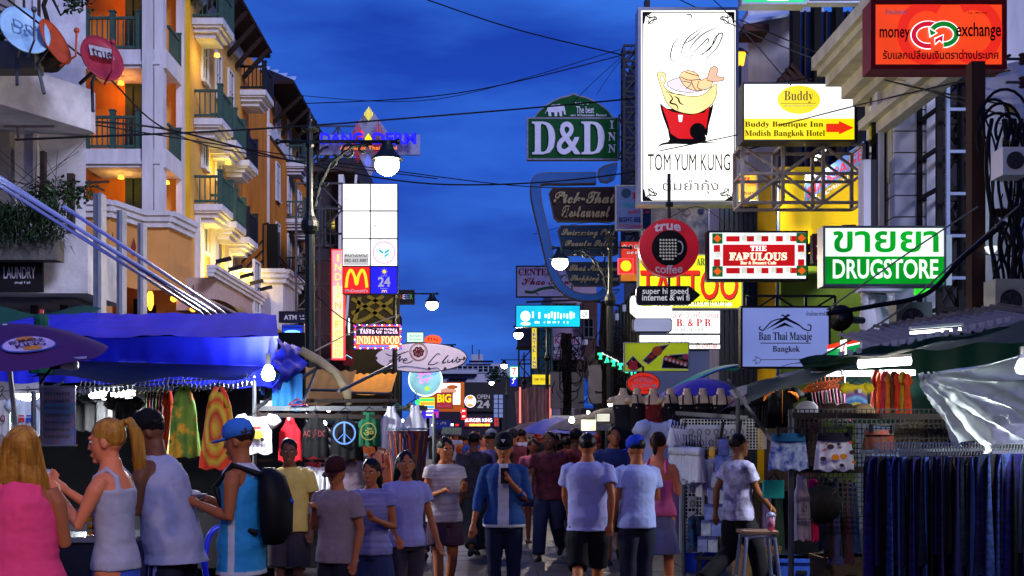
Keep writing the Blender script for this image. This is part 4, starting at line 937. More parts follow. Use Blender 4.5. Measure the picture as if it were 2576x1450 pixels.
for (u0, v0, u1, v1, m, lines) in ((1382, 476, 1546, 557, br_board, (('Pick-Thai', 1392, 484, 1545, 514), ('Restaurant', 1412, 519, 1534, 549))), (1404, 570, 1552, 642, bl_board, (('Swimming Pool', 1412, 578, 1548, 601), ('Beauty Salon', 1420, 606, 1544, 628))), (1422, 662, 1556, 720, bl_board, (('Thai Massage', 1430, 668, 1552, 690), ('Shopping Place', 1434, 694, 1554, 714)))):
 rr = [(u0+8, v0), (u1, v0-1), (u1+2, v1-4), (u1-8, v1), (u0+22, v1), (u0+12, v1-10), (u0, v0+12)]
 s.poly([( (u0+u1)/2+(a-(u0+u1)/2)*1.02, (v0+v1)/2+(b-(v0+v1)/2)*1.05) for a, b in rr], gold_e, 'board_rim', .2); s.poly(rr, m, 'board', .02)
 for t_, a, b, c, d_ in lines: s.text(t_, a, b, c, d_, gl2, .035, style='script', th=.06, proud=.03)
# center khaosan
s = Sign('center_sign', 'white framed sign reading CENTER Khao San with a green leafy emblem', 'sign', 1298, 669, 1440, 749, 55, mat('pale_lilac_board', '9a98c8', .6, var=.12, emit='7a80d0', es=.15), case_dk, d=.15, rim=.06)  # small emission lifts the tone of this painted board
s.text('CENTER', 1304, 676, 1390, 694, mat('crimson_letter', '8a1c38', .6), .03, style='serif'); s.text('Khao Sarn', 1312, 698, 1432, 718, mat('crimson_letter', ''), .03, style='script')
s.stroke([(1320, 734), (1340, 736), (1360, 728), (1390, 724), (1420, 730), (1428, 722)], 7, mat('leaf_green_paint', '2c5c38', .6), 'crocodile_emblem'); s.stroke([(1345, 736), (1355, 742)], 3, mat('leaf_green_paint', ''))
for a in range(-3, 4): s.stroke([(1404, 706), (1404+a*7, 694-abs(a)), (1404+a*11, 700)], 1.5, mat('leaf_green_paint', ''), 'palm_frond')
# cyan sign
s = Sign('cyan_light_sign', 'long glowing cyan light box with washed out white lettering', 'light sign', 1297, 768, 1460, 824, 48, CY, case_dk, d=.3, rim=.03)
s.ell(1322, 796, 12, 13, WL2); s.scrib(1338, 783, 1448, 806, em('washed_white_letter', 'e8ffff', 2), 14); s.scrib(1345, 808, 1435, 815, em('washed_white_letter', ''), 20); s.ell(1322, 815, 12, 4, em('washed_white_letter', ''))
MB().tube([s.root.location+Vector((-.9, 0, 1.05)), s.root.location+Vector((1.6, .3, 1.2)), s.root.location+Vector((3.2, .3, .9))], .05).build('hanger_pipe', steel, s.root, local=False)
s = Sign('or_sign', 'small white lit OR sign tucked behind the cyan light box', 'light sign', 1458, 780, 1482, 803, 50, WL, case_dk, d=.2, rim=.02); s.text('OF', 1464, 784, 1480, 798, mat('navy_ink', '1a1a60', .7), .02)
# oriental inn vertical
s = Sign('vertical_inn_sign', 'tall narrow yellow sign spelling ORIENTAL INN downwards', 'light sign', 1337, 815, 1351, 928, 56, em('yellow_backlight_strip', 'f0d818', .95, .15), case_dk, d=.3, rim=.02)
for i, ch in enumerate('RIENTAL INN'):
 if ch != ' ': s.text(ch, 1340.5 if ch != 'I' else 1343, 818+i*10, 1347.5 if ch != 'I' else 1345, 826+i*10, em('blue_letter', '1c3cc8', .7), .05)
s = Sign('small_yellow_sign', 'yellow glowing rectangular sign below the vertical inn sign', 'light sign', 1339, 943, 1384, 968, 54, em('yellow_backlight_strip', ''), None); s.text('SIAM ORIENTAL', 1343, 951, 1382, 958, brown_ink, .01)
frame_truss('sign_scaffold', 'dark scaffold behind the vertical yellow inn sign', 1355, 800, 1385, 1000, 56.5, 1, 6, .08, darkm)
frame_truss('sign_scaffold', 'dark scaffold next to the seven sign', 1305, 880, 1336, 1060, 66, 1, 5, .09, darkm)
bx = thing('dark_box_billboard', 'back of a dark billboard box on legs behind the lamp', 'billboard', at(1322, 872, 64))
MB().box2((-.45, 0, -.0), (.42, .5, 1.1)).build('box', mat('grey_violet_sheet', '4a4868', .7), bx); MB().box2((-.5, -.1, -.15), (.6, .6, 0)).build('base', rust, bx)
# kawin
s = Sign('guest_house_sign', 'pale board reading KAWIN PLACE GUEST HOUSE with an arrow', 'sign', 1391, 846, 1463, 892, 54, mat('pale_lilac_board', ''), case_dk, d=.1, rim=.03)
s.text('KAWIN', 1396, 848, 1456, 865, mat('crimson_letter', ''), .04); s.text('PLACE', 1425, 866, 1455, 871, ink2, .01)
s.rect(1392, 873, 1462, 882, mat('royal_blue_paint', '1c2c90', .6)); s.text('GUESTHOUSE', 1396, 874.5, 1459, 881, wht, .01); s.stroke([(1400, 886), (1450, 886)], 1.2, ink, smooth=False); s.poly([(1450, 884), (1456, 886), (1450, 888)], ink)
# building behind
GH = thing('guest_house_building', 'lilac guest house block with balconies and windows behind its sign', 'building', (px(1440, 60), 60, 0))
Yg = 60
bb(MB().box2((px(1388, Yg), Yg, 0), (px(1500, Yg), Yg+12, pz(700, Yg))), 'wall', mat('pinkish_render', 'a08ca0', .85, scale=.5), GH)
bb(MB().box2((px(1465, Yg), Yg-.6, 0), (px(1500, Yg), Yg, pz(760, Yg))), 'bay', mat('dim_pinkish_render', ''), GH)
for v in (795, 935, 1000):
 for u in (1405, 1435): window(GH, (px(u, Yg)-GH.location.x, -.01, pz(v, Yg)), 'y-', .5, .6, glass, steel)
for v in (850, 955): window(GH, (px(1478, Yg)-GH.location.x, -.62, pz(v, Yg)), 'y-', .42, .9, glass, steel)
for v in (900, 965):
 bb(MB().box2((px(1388, Yg), Yg-1.1, pz(v+8, Yg)), (px(1464, Yg), Yg, pz(v, Yg))), 'balcony_slab', mat('pinkish_render', ''), GH)
bb(MB().box2((px(1355, 59), 59, 0), (px(1390, 59), 70, pz(820, 59))), 'side_wall', mat('faded_teal_render', '4a8a88', .85), GH)
bb(MB().box2((px(1465, 59), 58.9, pz(868, 59)), (px(1478, 59), 59.3, pz(855, 59))), 'air_conditioner', whitem, GH)
s = Sign('airline_sign', 'small white and blue sign with a crest behind the transformer', 'sign', 1384, 966, 1413, 996, 53, mat('pale_lilac_board', ''), case_dk, d=.1, rim=.02); s.rect(1385, 982, 1412, 995, mat('royal_blue_paint', '')); s.poly([(1390, 972), (1400, 969), (1408, 972), (1403, 979), (1395, 979)], mat('royal_blue_paint', ''))
s = Sign('bank_exchange_banner', 'tall blue bank banner reading exchange between two grey transformer boxes', 'banner', 1461, 952, 1520, 1028, 46, mat('bank_blue_banner', '1c50c0', .5, emit='1c60e0', es=.35), None)
s.ell(1486, 974, 7, 8, em('pale_blue_print', '6090e8', .6)); s.text('กรุ', 1470, 998, 1490, 1010, em('pale_blue_print', '')); s.text('EXCHANGE', 1466, 1016, 1508, 1021, em('pale_blue_print', ''))
bb(MB().box2((px(1505, 44), 44.2, 0), (px(1575, 44), 52, pz(880, 44))), 'side_wall', mat('black_board_wall', ''), GH)
# power poles with transformers and cable bundles
def cable_tangle(mb, c, w, h, n, rn, r=.02):
 for _ in range(n):
  p = Vector(c)+Vector((rn.uniform(-w, w), rn.uniform(-.2, .2), rn.uniform(-h, h))); q = [p]
  a = rn.uniform(0, 6.28); rr_ = rn.uniform(.15, .45)
  q = [p+Vector((rr_*math.cos(a+k*.55)*rn.uniform(.8, 1.1), rn.uniform(-.05, .05), rr_*math.sin(a+k*.55)*1.3)) for k in range(rn.randint(5, 9))]
  mb.tube(spline(q, 3), r, 4)
 return mb
pgrey = mat('grey_transformer_box', '70707a', .6, metal=.2, var=.2); conc = mat('dark_concrete_pole', '2c2a2c', .9, bump=.3, var=.4)
for (u, Y, v0, lb) in ((1426, 42, 840, 'power pole smothered in cables with one grey transformer box, left of the bank banner'), (1522, 34, 760, 'dark power pole with a grey transformer box, right of the bank banner')):
 t = thing('power_pole', lb, 'power pole', (px(u, Y), Y, 0), 0, 'power poles on the right pavement'); k = Y/F
 zt_ = pz(v0, Y)
 MB().loft([(0, 0, 0, .2, .2), (0, 0, zt_, .13, .13)], 4 if Y > 40 else 8).build('pole', conc, t)
 for sx in ((-1, 1) if Y > 40 else (-1,)):
  zb = pz(1028 if Y > 40 else 1015, Y); zt2 = pz(938 if Y > 40 else 920, Y)
  MB().box2((sx*26*k-14*k*1.1, -.3, zb), (sx*26*k+14*k*1.1, .2, zt2)).build('transformer_box', pgrey, t)
 mb = MB(); cable_tangle(mb, (.15, -.2, pz(925, Y)), .35, .9, 46, rn, .016); mb.build('cable_bundle', wire_m, t)['kind'] = 'stuff'
 mb = MB()
 for _ in range(7): 
  x = rn.uniform(-.25, .35); mb.tube(spline([(x, -.25, zt_), (x+rn.uniform(-.1, .1), -.3, zt_*.7), (x*.5+rn.uniform(-.2, .2), -.25, zt_*.45), (x+rn.uniform(-.3, .3), -.25, .5)], 4), .025, 4)
 mb.build('drop_cable', wire_m, t)['kind'] = 'stuff'
# MAS, nippon, tattoo, faded board
s = Sign('travel_sign', 'dim bluish travel sign reading WORLDWIDE, JOIN, SIGHT SEEING, half behind the tall white sign', 'sign', 1548, 467, 1640, 580, 34, mat('faded_blue_violet_board', '4a5c88', .6, var=.25, emit='3050a0', es=.12), case_lt, d=.2, rim=.03)  # weak emission put into the board colour, no backlight
s.text('MAS', 1592, 483, 1632, 502, mat('crimson_letter', ''), .05); s.text('WORLDWIDE', 1563, 510, 1636, 523, mat('teal_letter', '1c7890', .6), .04); s.text('JOIN TOUR', 1580, 530, 1634, 540, mat('crimson_letter', ''), .04)
s.text('SIGHT SEEING', 1556, 547, 1634, 560, mat('navy_ink', ''), .04); s.text('T.A.T. License', 1556, 565, 1616, 574, mat('crimson_letter', ''), .04)
s.ell(1575, 487, 12, 12, mat('dim_blue_board', ''))
s = Sign('japanese_lantern_sign', 'red sign reading NIPPON above a small box with a glowing yellow chrysanthemum', 'light sign', 1560, 607, 1640, 710, 32, em('dim_red_backlight', 'c02018', .8, .15), case_dk, d=.25, rim=.03)
for i, ch in enumerate('NIP'): s.ell(1571+i*15, 622, 5.5, 5.5, wht); s.text(ch, 1568+i*15, 618, 1574+i*15, 626, ink, .03)
for i, ch in enumerate('JAP'): s.ell(1580+i*10, 637, 3.5, 3.5, wht); s.text(ch, 1578.5+i*10, 635, 1581.5+i*10, 639, ink, .02)
s.rect(1555, 651, 1593, 690, em('pinkish_box_rim', 'ff5060', 1.1), th=.2); s.rect(1557, 653, 1591, 688, em('hot_red_backlight', 'ff1408', 1.1)); 
pts = [(1574+(13+1.2*((i % 2)))*math.cos(i*math.pi/20), 670+(13+1.2*(i % 2))*math.sin(i*math.pi/20)) for i in range(40)]; s.poly(pts, em('chrysanthemum_yellow', 'ffc810', 1.2))
s.rect(1561, 691, 1604, 708, em('dim_amber_strip', 'c06a10', .8, .3, 4))
s = Sign('faded_board', 'big peeling white signboard, all its print worn off but a smiley face', 'sign', 1612, 500, 1785, 650, 34, mat('peeling_cream_board', 'a8a49c', .85, col2='3a4258', scale=1.6, bump=.2), case_lt, d=.2, rim=.05)
s.ring(1727, 536, 9, 9, 1.5, mat('faded_brown_line', '6a5040', .9)); s.stroke([(1722, 539), (1727, 543), (1733, 539)], 1.2, mat('faded_brown_line', '')); s.ell(1724, 533, 1.2, 1.6, ink2); s.ell(1731, 533, 1.2, 1.6, ink2)
s.poly([(1755, 528), (1764, 521), (1772, 530), (1768, 542), (1758, 540)], mat('faded_navy_patch', '2c3858', .9)); s.poly([(1700, 520), (1712, 518), (1720, 523), (1706, 530)], mat('faded_navy_patch', ''))
s = Sign('tattoo_sign', 'wide yellow light sign with big red TATTOO letters and a white glow along its foot', 'light sign', 1605, 640, 1868, 778, 30, em('lemon_backlight', 'dce010', .95, .15), case_lt, d=.3, rim=.03)
s.text('TATTOO', 1613, 682, 1858, 757, em('dark_red_shadow_film', '7a1408', .5), .03, th=.005); s.text('TATTOO', 1611, 680, 1856, 754, em('red_film', 'd81808', .85), .015)
s.text('ART', 1752, 650, 1782, 668, em('dark_green_film', '1c5a2c', .4), .01, style='serif'); s.text('111', 1610, 657, 1617, 663, brown_ink)
s.rect(1640, 762, 1840, 771, em('pale_yellow_tube_glow', 'ffffb0', 2.0)); s.text('THE TATTOO GROUP', 1650, 758, 1830, 771, em('olive_film', '5a5a10', .5), .0, style='serif')
# silver shop
s = Sign('silver_shop_sign', 'white lit shop sign with Thai line and red B. & P.B. silver shop lettering', 'light sign', 1680, 781, 1812, 841, 29, WL, case_lt, d=.2, rim=.02)
s.text('บี พี บี เครื่องเงิน', 1692, 784, 1806, 800, red_ink, .01); s.text('B. & P.B.', 1701, 803, 1792, 822, red_ink, .02, style='serif'); s.text('AND SILVER SHOP', 1690, 826, 1770, 835, em('green_grey_film', '6a8a6a', .5), .0, style='serif')
s = Sign('wholesale_sign', 'white lit board with blue Thai line and WHOLESALER & RETAIL PRICE lettering', 'light sign', 1607, 842, 1812, 866, 28.8, WL2, case_dk, d=.2, rim=.02)
s.text('จำหน่าย ราคา ส่ง ขายปลีก ขายส่ง เครื่องเงิน', 1622, 843, 1800, 851, em('violet_film', '5a5ab0', .6)); s.text('WHOLESALER & RETAIL PRICE', 1631, 854, 1792, 864, em('violet_film', ''), .0)
s = Sign('phone_number_sign', 'narrow lit strip with a red telephone number under the wholesale board', 'light sign', 1730, 867, 1812, 879, 28.8, WL, case_dk, d=.2, rim=.01); s.text('02 6293188', 1750, 868, 1804, 877, red_ink, .01)
s = Sign('white_light_box', 'very bright rounded white light box left of the black arrow sign', 'light box', 1588, 745, 1690, 799, 27.2)
s.poly([(1592, 745), (1612, 745), (1612, 772), (1690, 772), (1690, 799), (1604, 799), (1588, 784), (1588, 752)], WL2, 'lit_body', .25)
s = Sign('unlit_light_box', 'pale grey unlit rounded light box below the bright white one', 'light box', 1592, 801, 1690, 836, 27)
s.poly([(1596, 801), (1686, 801), (1690, 806), (1690, 831), (1686, 836), (1596, 836), (1592, 831), (1592, 806)], case_dk, 'case', .22); s.poly([(1598, 803), (1684, 803), (1688, 808), (1688, 829), (1684, 834), (1598, 834), (1594, 829), (1594, 808)], em('cool_dim_panel', 'a8b0d8', .7, .2, 1), 'panel')  # panel of the unlit box is given a dim glow
# tom yum kung
s = Sign('restaurant_tower_sign', 'tall brilliant white sign with a prawn bowl drawing reading TOM YUM KUNG', 'light sign', 1605, 20, 1857, 515, 28, em('brilliant_white_panel', 'fffff6', 1.5, .12, .6), case_lt, d=.5, rim=.07)
s.stroke([(1617, 32), (1845, 32)], 2.2, ink, 'border', smooth=False); s.stroke([(1617, 506), (1847, 506)], 2.2, ink, 'border', smooth=False); s.stroke([(1617, 32), (1617, 506)], 2.6, ink, 'border', smooth=False); s.stroke([(1846, 32), (1847, 506)], 2.6, ink, 'border', smooth=False)
for (cx_, cy_, sx, sy) in ((1617, 32, 1, 1), (1846, 32, -1, 1), (1617, 506, 1, -1), (1846, 506, -1, -1)):
 q = lambda pts: [(cx_+sx*a, cy_+sy*b) for a, b in pts]
 s.poly(q([(0, 0), (24, 0), (15, 7), (7, 10), (3, 30), (0, 26)]), ink, 'corner_ornament')
 s.stroke(q([(6, 6), (16, 14), (30, 12), (34, 18), (24, 20), (12, 30)]), 3, ink, 'corner_ornament'); s.stroke(q([(10, 4), (18, 12), (14, 24), (22, 30), (30, 12)]), 2, ink, 'corner_ornament')
outl = mat('brown_black_outline', '1c1608', .7); cream = em('cream_film', 'ffe89a', 1.15, .1); pale_p = em('pale_lilac_film', 'ead8ec', 1.2); pch = em('peach_film', 'ffd49a', 1.15)
def shape(pts, fill, w=1.6, n=6, out=None):
 P = spline(pts, n, True); s.poly(P, fill, 'drawing'); s.stroke(P, w, out or outl, 'drawing_outline', closed=True, smooth=False)
shape([(1660, 262), (1676, 276), (1734, 276), (1786, 272), (1793, 263), (1788, 290), (1780, 320), (1776, 348), (1752, 364), (1704, 362), (1684, 352), (1680, 330), (1666, 292)], ink, 1, 2)
s.poly([(1664, 270), (1690, 284), (1735, 292), (1770, 286), (1784, 268), (1776, 320), (1766, 350), (1736, 356), (1704, 350), (1686, 338), (1678, 308)], em('bowl_stand_red', 'dc1408', .95))
s.poly([(1705, 292), (1716, 292), (1714, 309), (1707, 309)], WL); s.ell(1754, 333, 20, 21, ink); s.poly([(1772, 342), (1778, 346), (1774, 348)], WL)
s.stroke([(1654, 372), (1670, 364), (1720, 361), (1800, 362)], [1, 6], ink, 'ground_stroke'); s.poly([(1684, 352), (1776, 352), (1770, 362), (1730, 366), (1676, 364)], ink)
shape([(1652, 192), (1660, 184), (1672, 190), (1674, 206), (1670, 222), (1700, 240), (1760, 244), (1796, 216), (1802, 222), (1798, 250), (1780, 274), (1744, 290), (1700, 282), (1676, 262), (1664, 232)], cream)
shape([(1676, 216), (1690, 204), (1730, 196), (1780, 212), (1778, 226), (1740, 236), (1700, 232)], pale_p)
s.poly([(1660, 202), (1664, 192), (1669, 204), (1663, 212)], WL, 'drawing'); s.stroke([(1660, 202), (1664, 192), (1669, 204), (1663, 212)], 1.2, outl, 'drawing_outline', closed=True)
s.stroke([(1674, 234), (1700, 240), (1750, 240), (1776, 230)], 1.4, outl, 'drawing_outline')
for pts in ([(1682, 240), (1690, 252), (1684, 262), (1700, 268), (1704, 282)], [(1694, 246), (1704, 252), (1708, 262), (1718, 268)]): s.stroke(pts, [1, 4], outl, 'drawing_outline')
shape([(1708, 200), (1712, 188), (1730, 182), (1752, 190), (1760, 206), (1776, 200), (1790, 208), (1782, 226), (1748, 232), (1722, 222)], pch)
for pts, c in (([(1714, 208), (1736, 214), (1724, 228)], '2090b0'), ([(1736, 206), (1742, 222), (1748, 230)], '6020a0'), ([(1710, 198), (1730, 206), (1760, 204)], 'c04060'), ([(1756, 208), (1752, 224), (1762, 230)], 'c08020'), ([(1722, 186), (1740, 192), (1758, 196)], 'a04030')): s.stroke(pts, 1.8, mat('pen_line_'+c, c, .6), 'coloured_line')
shape([(1778, 196), (1784, 178), (1796, 172), (1804, 182), (1800, 196), (1818, 200), (1814, 208), (1790, 210), (1776, 206)], em('salmon_film', 'f8c0a0', 1.1))
shape([(1704, 186), (1706, 160), (1716, 146), (1732, 150), (1744, 144), (1754, 152), (1748, 170), (1744, 184), (1728, 182)], WL2, 1.1)
for x_ in (1728, 1738): s.ring(x_, 149, 4, 4, 1, outl)
gpen = mat('green_pen_line', '2c7a3c', .6); dpen = mat('dark_green_pen', '1c4a2a', .6)
for pts, m_ in (([(1710, 150), (1716, 120), (1734, 96), (1768, 74)], dpen), ([(1724, 144), (1744, 112), (1772, 88), (1806, 74)], outl), ([(1734, 146), (1756, 124), (1776, 104), (1778, 112), (1762, 128)], gpen), ([(1744, 150), (1782, 130), (1796, 100), (1814, 90), (1804, 120), (1784, 144), (1750, 172)], dpen), ([(1756, 150), (1790, 118), (1806, 84)], gpen), ([(1716, 118), (1740, 104), (1762, 84)], gpen), ([(1706, 98), (1690, 120), (1684, 150), (1694, 166)], ink2), ([(1720, 45), (1734, 44), (1738, 56)], ink2)): s.stroke(pts, [.6, 3], m_, 'antenna_stroke')
s.text('TOM YUM KUNG', 1627, 392, 1833, 434, mat('olive_grey_ink', '4a483c', .7), .0); s.text('ต้มยำกุ้ง', 1664, 456, 1804, 492, mat('thin_grey_ink', 'a8a49a', .8))
MB().box2((-s.W/2+.2, .05, s.H), (-s.W/2+.3, .45, s.H+.3)).build('lifting_lug', case_dk, s.root)
# true coffee
s = Sign('round_coffee_sign', 'round red and black coffee sign with a dotted cup, reading true coffee', 'sign', 1608, 551, 1757, 697, 25)
s.ell(1683, 624, 75, 73, em('coffee_red', 'a80c20', .55, .25), 'disc', .25, 60); s.ell(1684, 625, 45, 45, mat('coffee_black', '08080a', .5, emit='100808', es=.1), 'centre')
cr_m = em('silver_print', 'c8c8c8', .6)
mb = MB()
for r_ in range(7):
 for c_ in range(6):
  if r_ == 6 and c_ in (0, 5): continue
  u, v = 1661+c_*7.6, 604+r_*8
  mb.ribbon([s.P(u+2.8*(1-q*.1)*math.cos(q*.8), v+2.8*(1-q*.1)*math.sin(q*.8)) for q in range(9)], .011, s.y-.012, s.y-.005)
s.y -= .01; mb.build('cup_of_swirls', cr_m, s.root)['kind'] = 'stuff'
s.ring(1708, 624, 9, 16, 3, wht, 'cup_handle', a0=-110, a1=110)
s.text('true', 1645, 559, 1712, 580, wht, .05, name='curved_lettering', mp=lambda p: (p[0], p[1], p[2]-(p[0])**2*.55))
s.text('coffee', 1648, 668, 1716, 690, wht, .03, name='curved_lettering', mp=lambda p: (p[0], p[1], p[2]+(p[0])**2*.45))
MB().tube([(.02, .1, s.H+1.0), (.02, .1, s.H)], .04).tube([(.02, .1, 0), (.02, .1, -.25)], .03).tube([(-.05, .1, s.H+.33), (.1, .1, s.H+.33)], .06).build('hanging_rod', darkm, s.root)
s = Sign('arrow_sign', 'black rounded arrow board reading super hi speed internet & wi fi', 'sign', 1600, 720, 1762, 767, 25)
s.poly([(1608, 720), (1734, 720), (1762, 743), (1734, 767), (1608, 767), (1602, 760), (1600, 744), (1602, 726)], mat('gloss_black_board', '060608', .35), 'board', .2)
s.text('super hi speed', 1616, 725, 1731, 745, em('white_print', 'd8d8e0', .7), .01); s.text('internet & wi fi', 1615, 741, 1734, 757, em('white_print', ''), .02)
# fabulous
s = Sign('fabulous_sign', 'lit sign with red and white bands and green corners reading THE FABULOUS', 'light sign', 1780, 582, 2031, 706, 24, em('fabulous_white', 'f4faff', 1.15, .2, 1.4), case_dk, d=.3, rim=.035)
fr_ = em('fabulous_red', 'c80c14', .9, .15)
s.rect(1818, 616, 1999, 670, fr_); s.text('THE', 1887, 619, 1928, 632, WL, .03, style='serif'); s.text('FABULOUS', 1834, 636, 1979, 656, em('cream_white_letter', 'fff8d0', 1.4), .05, style='serif'); s.text('Bar & Dessert Cafe', 1862, 658, 1952, 666, em('cream_white_letter', ''), .02, style='serif')
for i in range(5):
 for v in (594, 674): s.rect(1842+i*36 - (16 if i == 0 else 0)+16*0, v+1, 1842+i*36+18, v+15, fr_, 'red_block')
for j in range(2):
 for u in (1795, 2006): s.rect(u-1, 618+j*36, u+15, 636+j*36, fr_, 'red_block')
for (u, v) in ((1790, 589), (2001, 588), (1790, 672), (2001, 670)):
 s.rect(u, v, u+26, v+26, em('corner_green', '087030', .6), 'corner'); s.poly([(u+13, v+3), (u+23, v+13), (u+13, v+23), (u+3, v+13)], em('corner_orange', 'f06010', .95), 'corner_diamond')
for i in range(4):
 for q in range(5):
  for v in (595, 675): s.rect(1864+i*36+q*2.6, v, 1865.2+i*36+q*2.6, v+14, em('olive_pinstripe', 'b0b87a', .8), 'pinstripe')
for q in range(4):
 for u in (1794, 2005): s.rect(u, 637+q*4, u+16, 638+q*4, em('olive_pinstripe', ''), 'pinstripe')
# dhl
s = Sign('courier_sign', 'orange yellow courier sign with red letters behind the tall white sign', 'light sign', 1840, 438, 1906, 508, 30, em('amber_yellow_backlight', 'e8b020', .85, .1), case_lt, d=.2, rim=.03)
s.text('HL', 1850, 447, 1892, 460, red_ink, .05, shear=.3); 
for q in range(3): s.rect(1880, 460+q*3, 1903-q, 461.2+q*3, red_ink, 'red_stripe')
s.text('2505', 1862, 484, 1898, 491, brown_ink, .02); s.text('9629', 1862, 495, 1898, 502, brown_ink, .02)
# buddy
s = Sign('boutique_hotel_sign', 'white over yellow light sign reading Buddy Boutique Inn with a red arrow', 'light sign', 1868, 209, 2152, 356, 24, em('buddy_white', 'ffffff', 1.5, .1), case_dk, d=.45, rim=.03)
s.rect(1871, 299, 2150, 353, em('buddy_yellow', 'ffe600', 1.05)); s.ell(2009, 252, 54, 36, em('buddy_oval', 'f8e000', 1.0))
s.text('Buddy', 1972, 230, 2045, 261, brown_ink, -.005, style='serif'); s.rect(1963, 261, 2052, 262, brown_ink); s.text('BOUTIQUE INN', 1972, 265, 2046, 271, em('olive_pinstripe', ''), 0, style='serif')
dk_ = mat('dark_brown_letter', '3a2a08', .7)
s.text('Buddy Boutique Inn', 1873, 307, 2070, 324, dk_, 0, style='serif'); s.text('Modish Bangkok Hotel', 1873, 329, 2074, 348, dk_, 0, style='serif')
s.poly([(2077, 313), (2109, 313), (2109, 306), (2146, 323), (2109, 340), (2109, 334), (2077, 334)], em('arrow_red', 'f03008', .95)); s.scrib(2100, 213, 2144, 219, em('bleached_print', ''), 8)
frame_truss('sign_scaffold', 'rusty lattice scaffold below the boutique hotel sign', 1868, 364, 2172, 510, 24.4, 3, 2, .07, mat('pale_rusty_steel', 'b4a89c', .7, metal=.3, var=.4, scale=5), .8)
# drugstore
s = Sign('drugstore_sign', 'white over green light sign with Thai word above DRUGSTORE', 'light sign', 2070, 570, 2378, 720, 18, em('drug_white', 'f4fff4', 1.15, .15, .9), case_lt, d=.3, rim=.03)
GR = em('drug_green', '00b428', .8, .45, .8)
s.rect(2074, 646, 2374, 716, GR); s.text('ขายยา', 2095, 582, 2360, 636, GR, .035); s.text('DRUGSTORE', 2094, 653, 2359, 702, em('drug_white', ''), .035)
s = Sign('folded_sign', 'pale edge of another sign behind the drugstore sign', 'sign', 2372, 592, 2394, 718, 18.9, mat('pale_green_glass', 'a0b8b8', .5, emit='a0b8b8', es=.2), None)
s = Sign('green_light_corner', 'bright green corner of a light sign peeping below the drugstore sign', 'light sign', 2302, 700, 2385, 746, 19.4); s.poly([(2302, 700), (2385, 700), (2340, 735), (2304, 742)], em('lime_green_light', '30e020', 1.2, .3, 2), 'panel', .1)
# ban thai
s = Sign('massage_sign', 'pale blue board with a Thai gable emblem reading Ban Thai Masaje Bangkok', 'sign', 1863, 771, 2088, 927, 17, em('glowing_blue_panel', '8c9ee8', .62, .12, .8), case_dk, d=.15, rim=.025)  # board glows by its own emission
nk = mat('blue_black_ink', '14142c', .7)
s.text('Ban Thai Masaje', 1908, 836, 2042, 862, nk, 0, style='serif'); s.text('Bangkok', 1943, 871, 2011, 890, nk, 0, style='serif'); s.rect(1912, 863, 2038, 865, nk); s.text('บ้านไทยมาซาเจ้', 2027, 784, 2075, 795, nk)
s.stroke([(1912, 822), (1909, 828), (1918, 832), (1926, 824), (1944, 808), (1975, 803), (2005, 816), (2020, 828), (2036, 832), (2038, 820), (2030, 818)], 3, nk, 'gable_emblem')
s.poly([(1922, 832), (1972, 798), (1962, 794), (1968, 792), (1974, 796), (1980, 791), (1988, 794), (1978, 799), (2020, 826), (1975, 806)], nk); s.poly([(1938, 832), (1972, 812), (1996, 826), (1974, 820)], nk)
s.stroke([(1912, 906), (2060, 904)], 1.5, mat('olive_ink', '5a584a', .8), 'arrow_line', smooth=False); s.poly([(2058, 900), (2070, 904), (2058, 908)], mat('olive_ink', ''))
s.stroke([(1892, 908), (1902, 902), (1898, 898), (1908, 902), (1912, 908), (1906, 914), (1898, 916), (1902, 910), (1892, 908)], 1.2, mat('olive_ink', ''), 'arrow_tail')
s.ell(2070, 912, 14, 12, em('pale_rose_print', 'c8a8d8', .7)) if False else None
frame_truss('sign_scaffold', 'black iron frame above the massage board', 1880, 745, 2100, 790, 17.6, 3, 1, .04, darkm, cat='sign frame')
# money exchange
s = Sign('money_exchange_sign', 'orange red sign reading money exchange with two curved arrows', 'light sign', 2190, 2, 2530, 175, 16, em('exchange_orange', 'ff4a1c', .92, .1, 1), mat('dark_red_case', '8a1a18', .5), d=.35, rim=.06)
faint = em('exchange_red', 'f02c1a', .92)
s.ring(2330, 84, 62, 68, 26, faint, 'pale_swirl', 60, 300); s.ring(2447, 82, 60, 68, 26, faint, 'pale_swirl', -120, 120)
s.ring(2333, 90, 36, 28, 16, WL, 'arrow_outline', 90-10, 300); s.ring(2333, 90, 36, 28, 12, em('arrow_crimson', 'd81838', .9), 'arrow', 90-10, 300)
s.poly([(2348, 98), (2372, 88), (2370, 112), (2362, 106), (2350, 116)], WL); s.poly([(2350, 101), (2370, 91), (2368, 109), (2361, 103), (2350, 113)], em('arrow_crimson', ''))
s.ring(2371, 89, 32, 26, 16, WL, 'arrow_outline', -150, 90); s.ring(2371, 89, 32, 26, 12, em('arrow_green', '108a28', .8), 'arrow', -150, 90)
s.poly([(2332, 72), (2356, 86), (2336, 98), (2334, 86)], WL); s.poly([(2335, 76), (2352, 86), (2338, 94)], em('arrow_green', ''))
s.text('money', 2210, 76, 2286, 108, mat('maroon_black_letter', '2c1014', .6), .02); s.text('exchange', 2402, 60, 2514, 106, mat('maroon_black_letter', ''), .02)
s.text('รับแลกเปลี่ยนเงินตราต่างประเทศ', 2218, 128, 2508, 152, mat('maroon_letter', '4a1414', .6), .02); s.text('ร่ำรวยเรนท์', 2224, 27, 2277, 40, wht, .02); s.scrib(2430, 35, 2480, 39, mat('maroon_letter', ''))
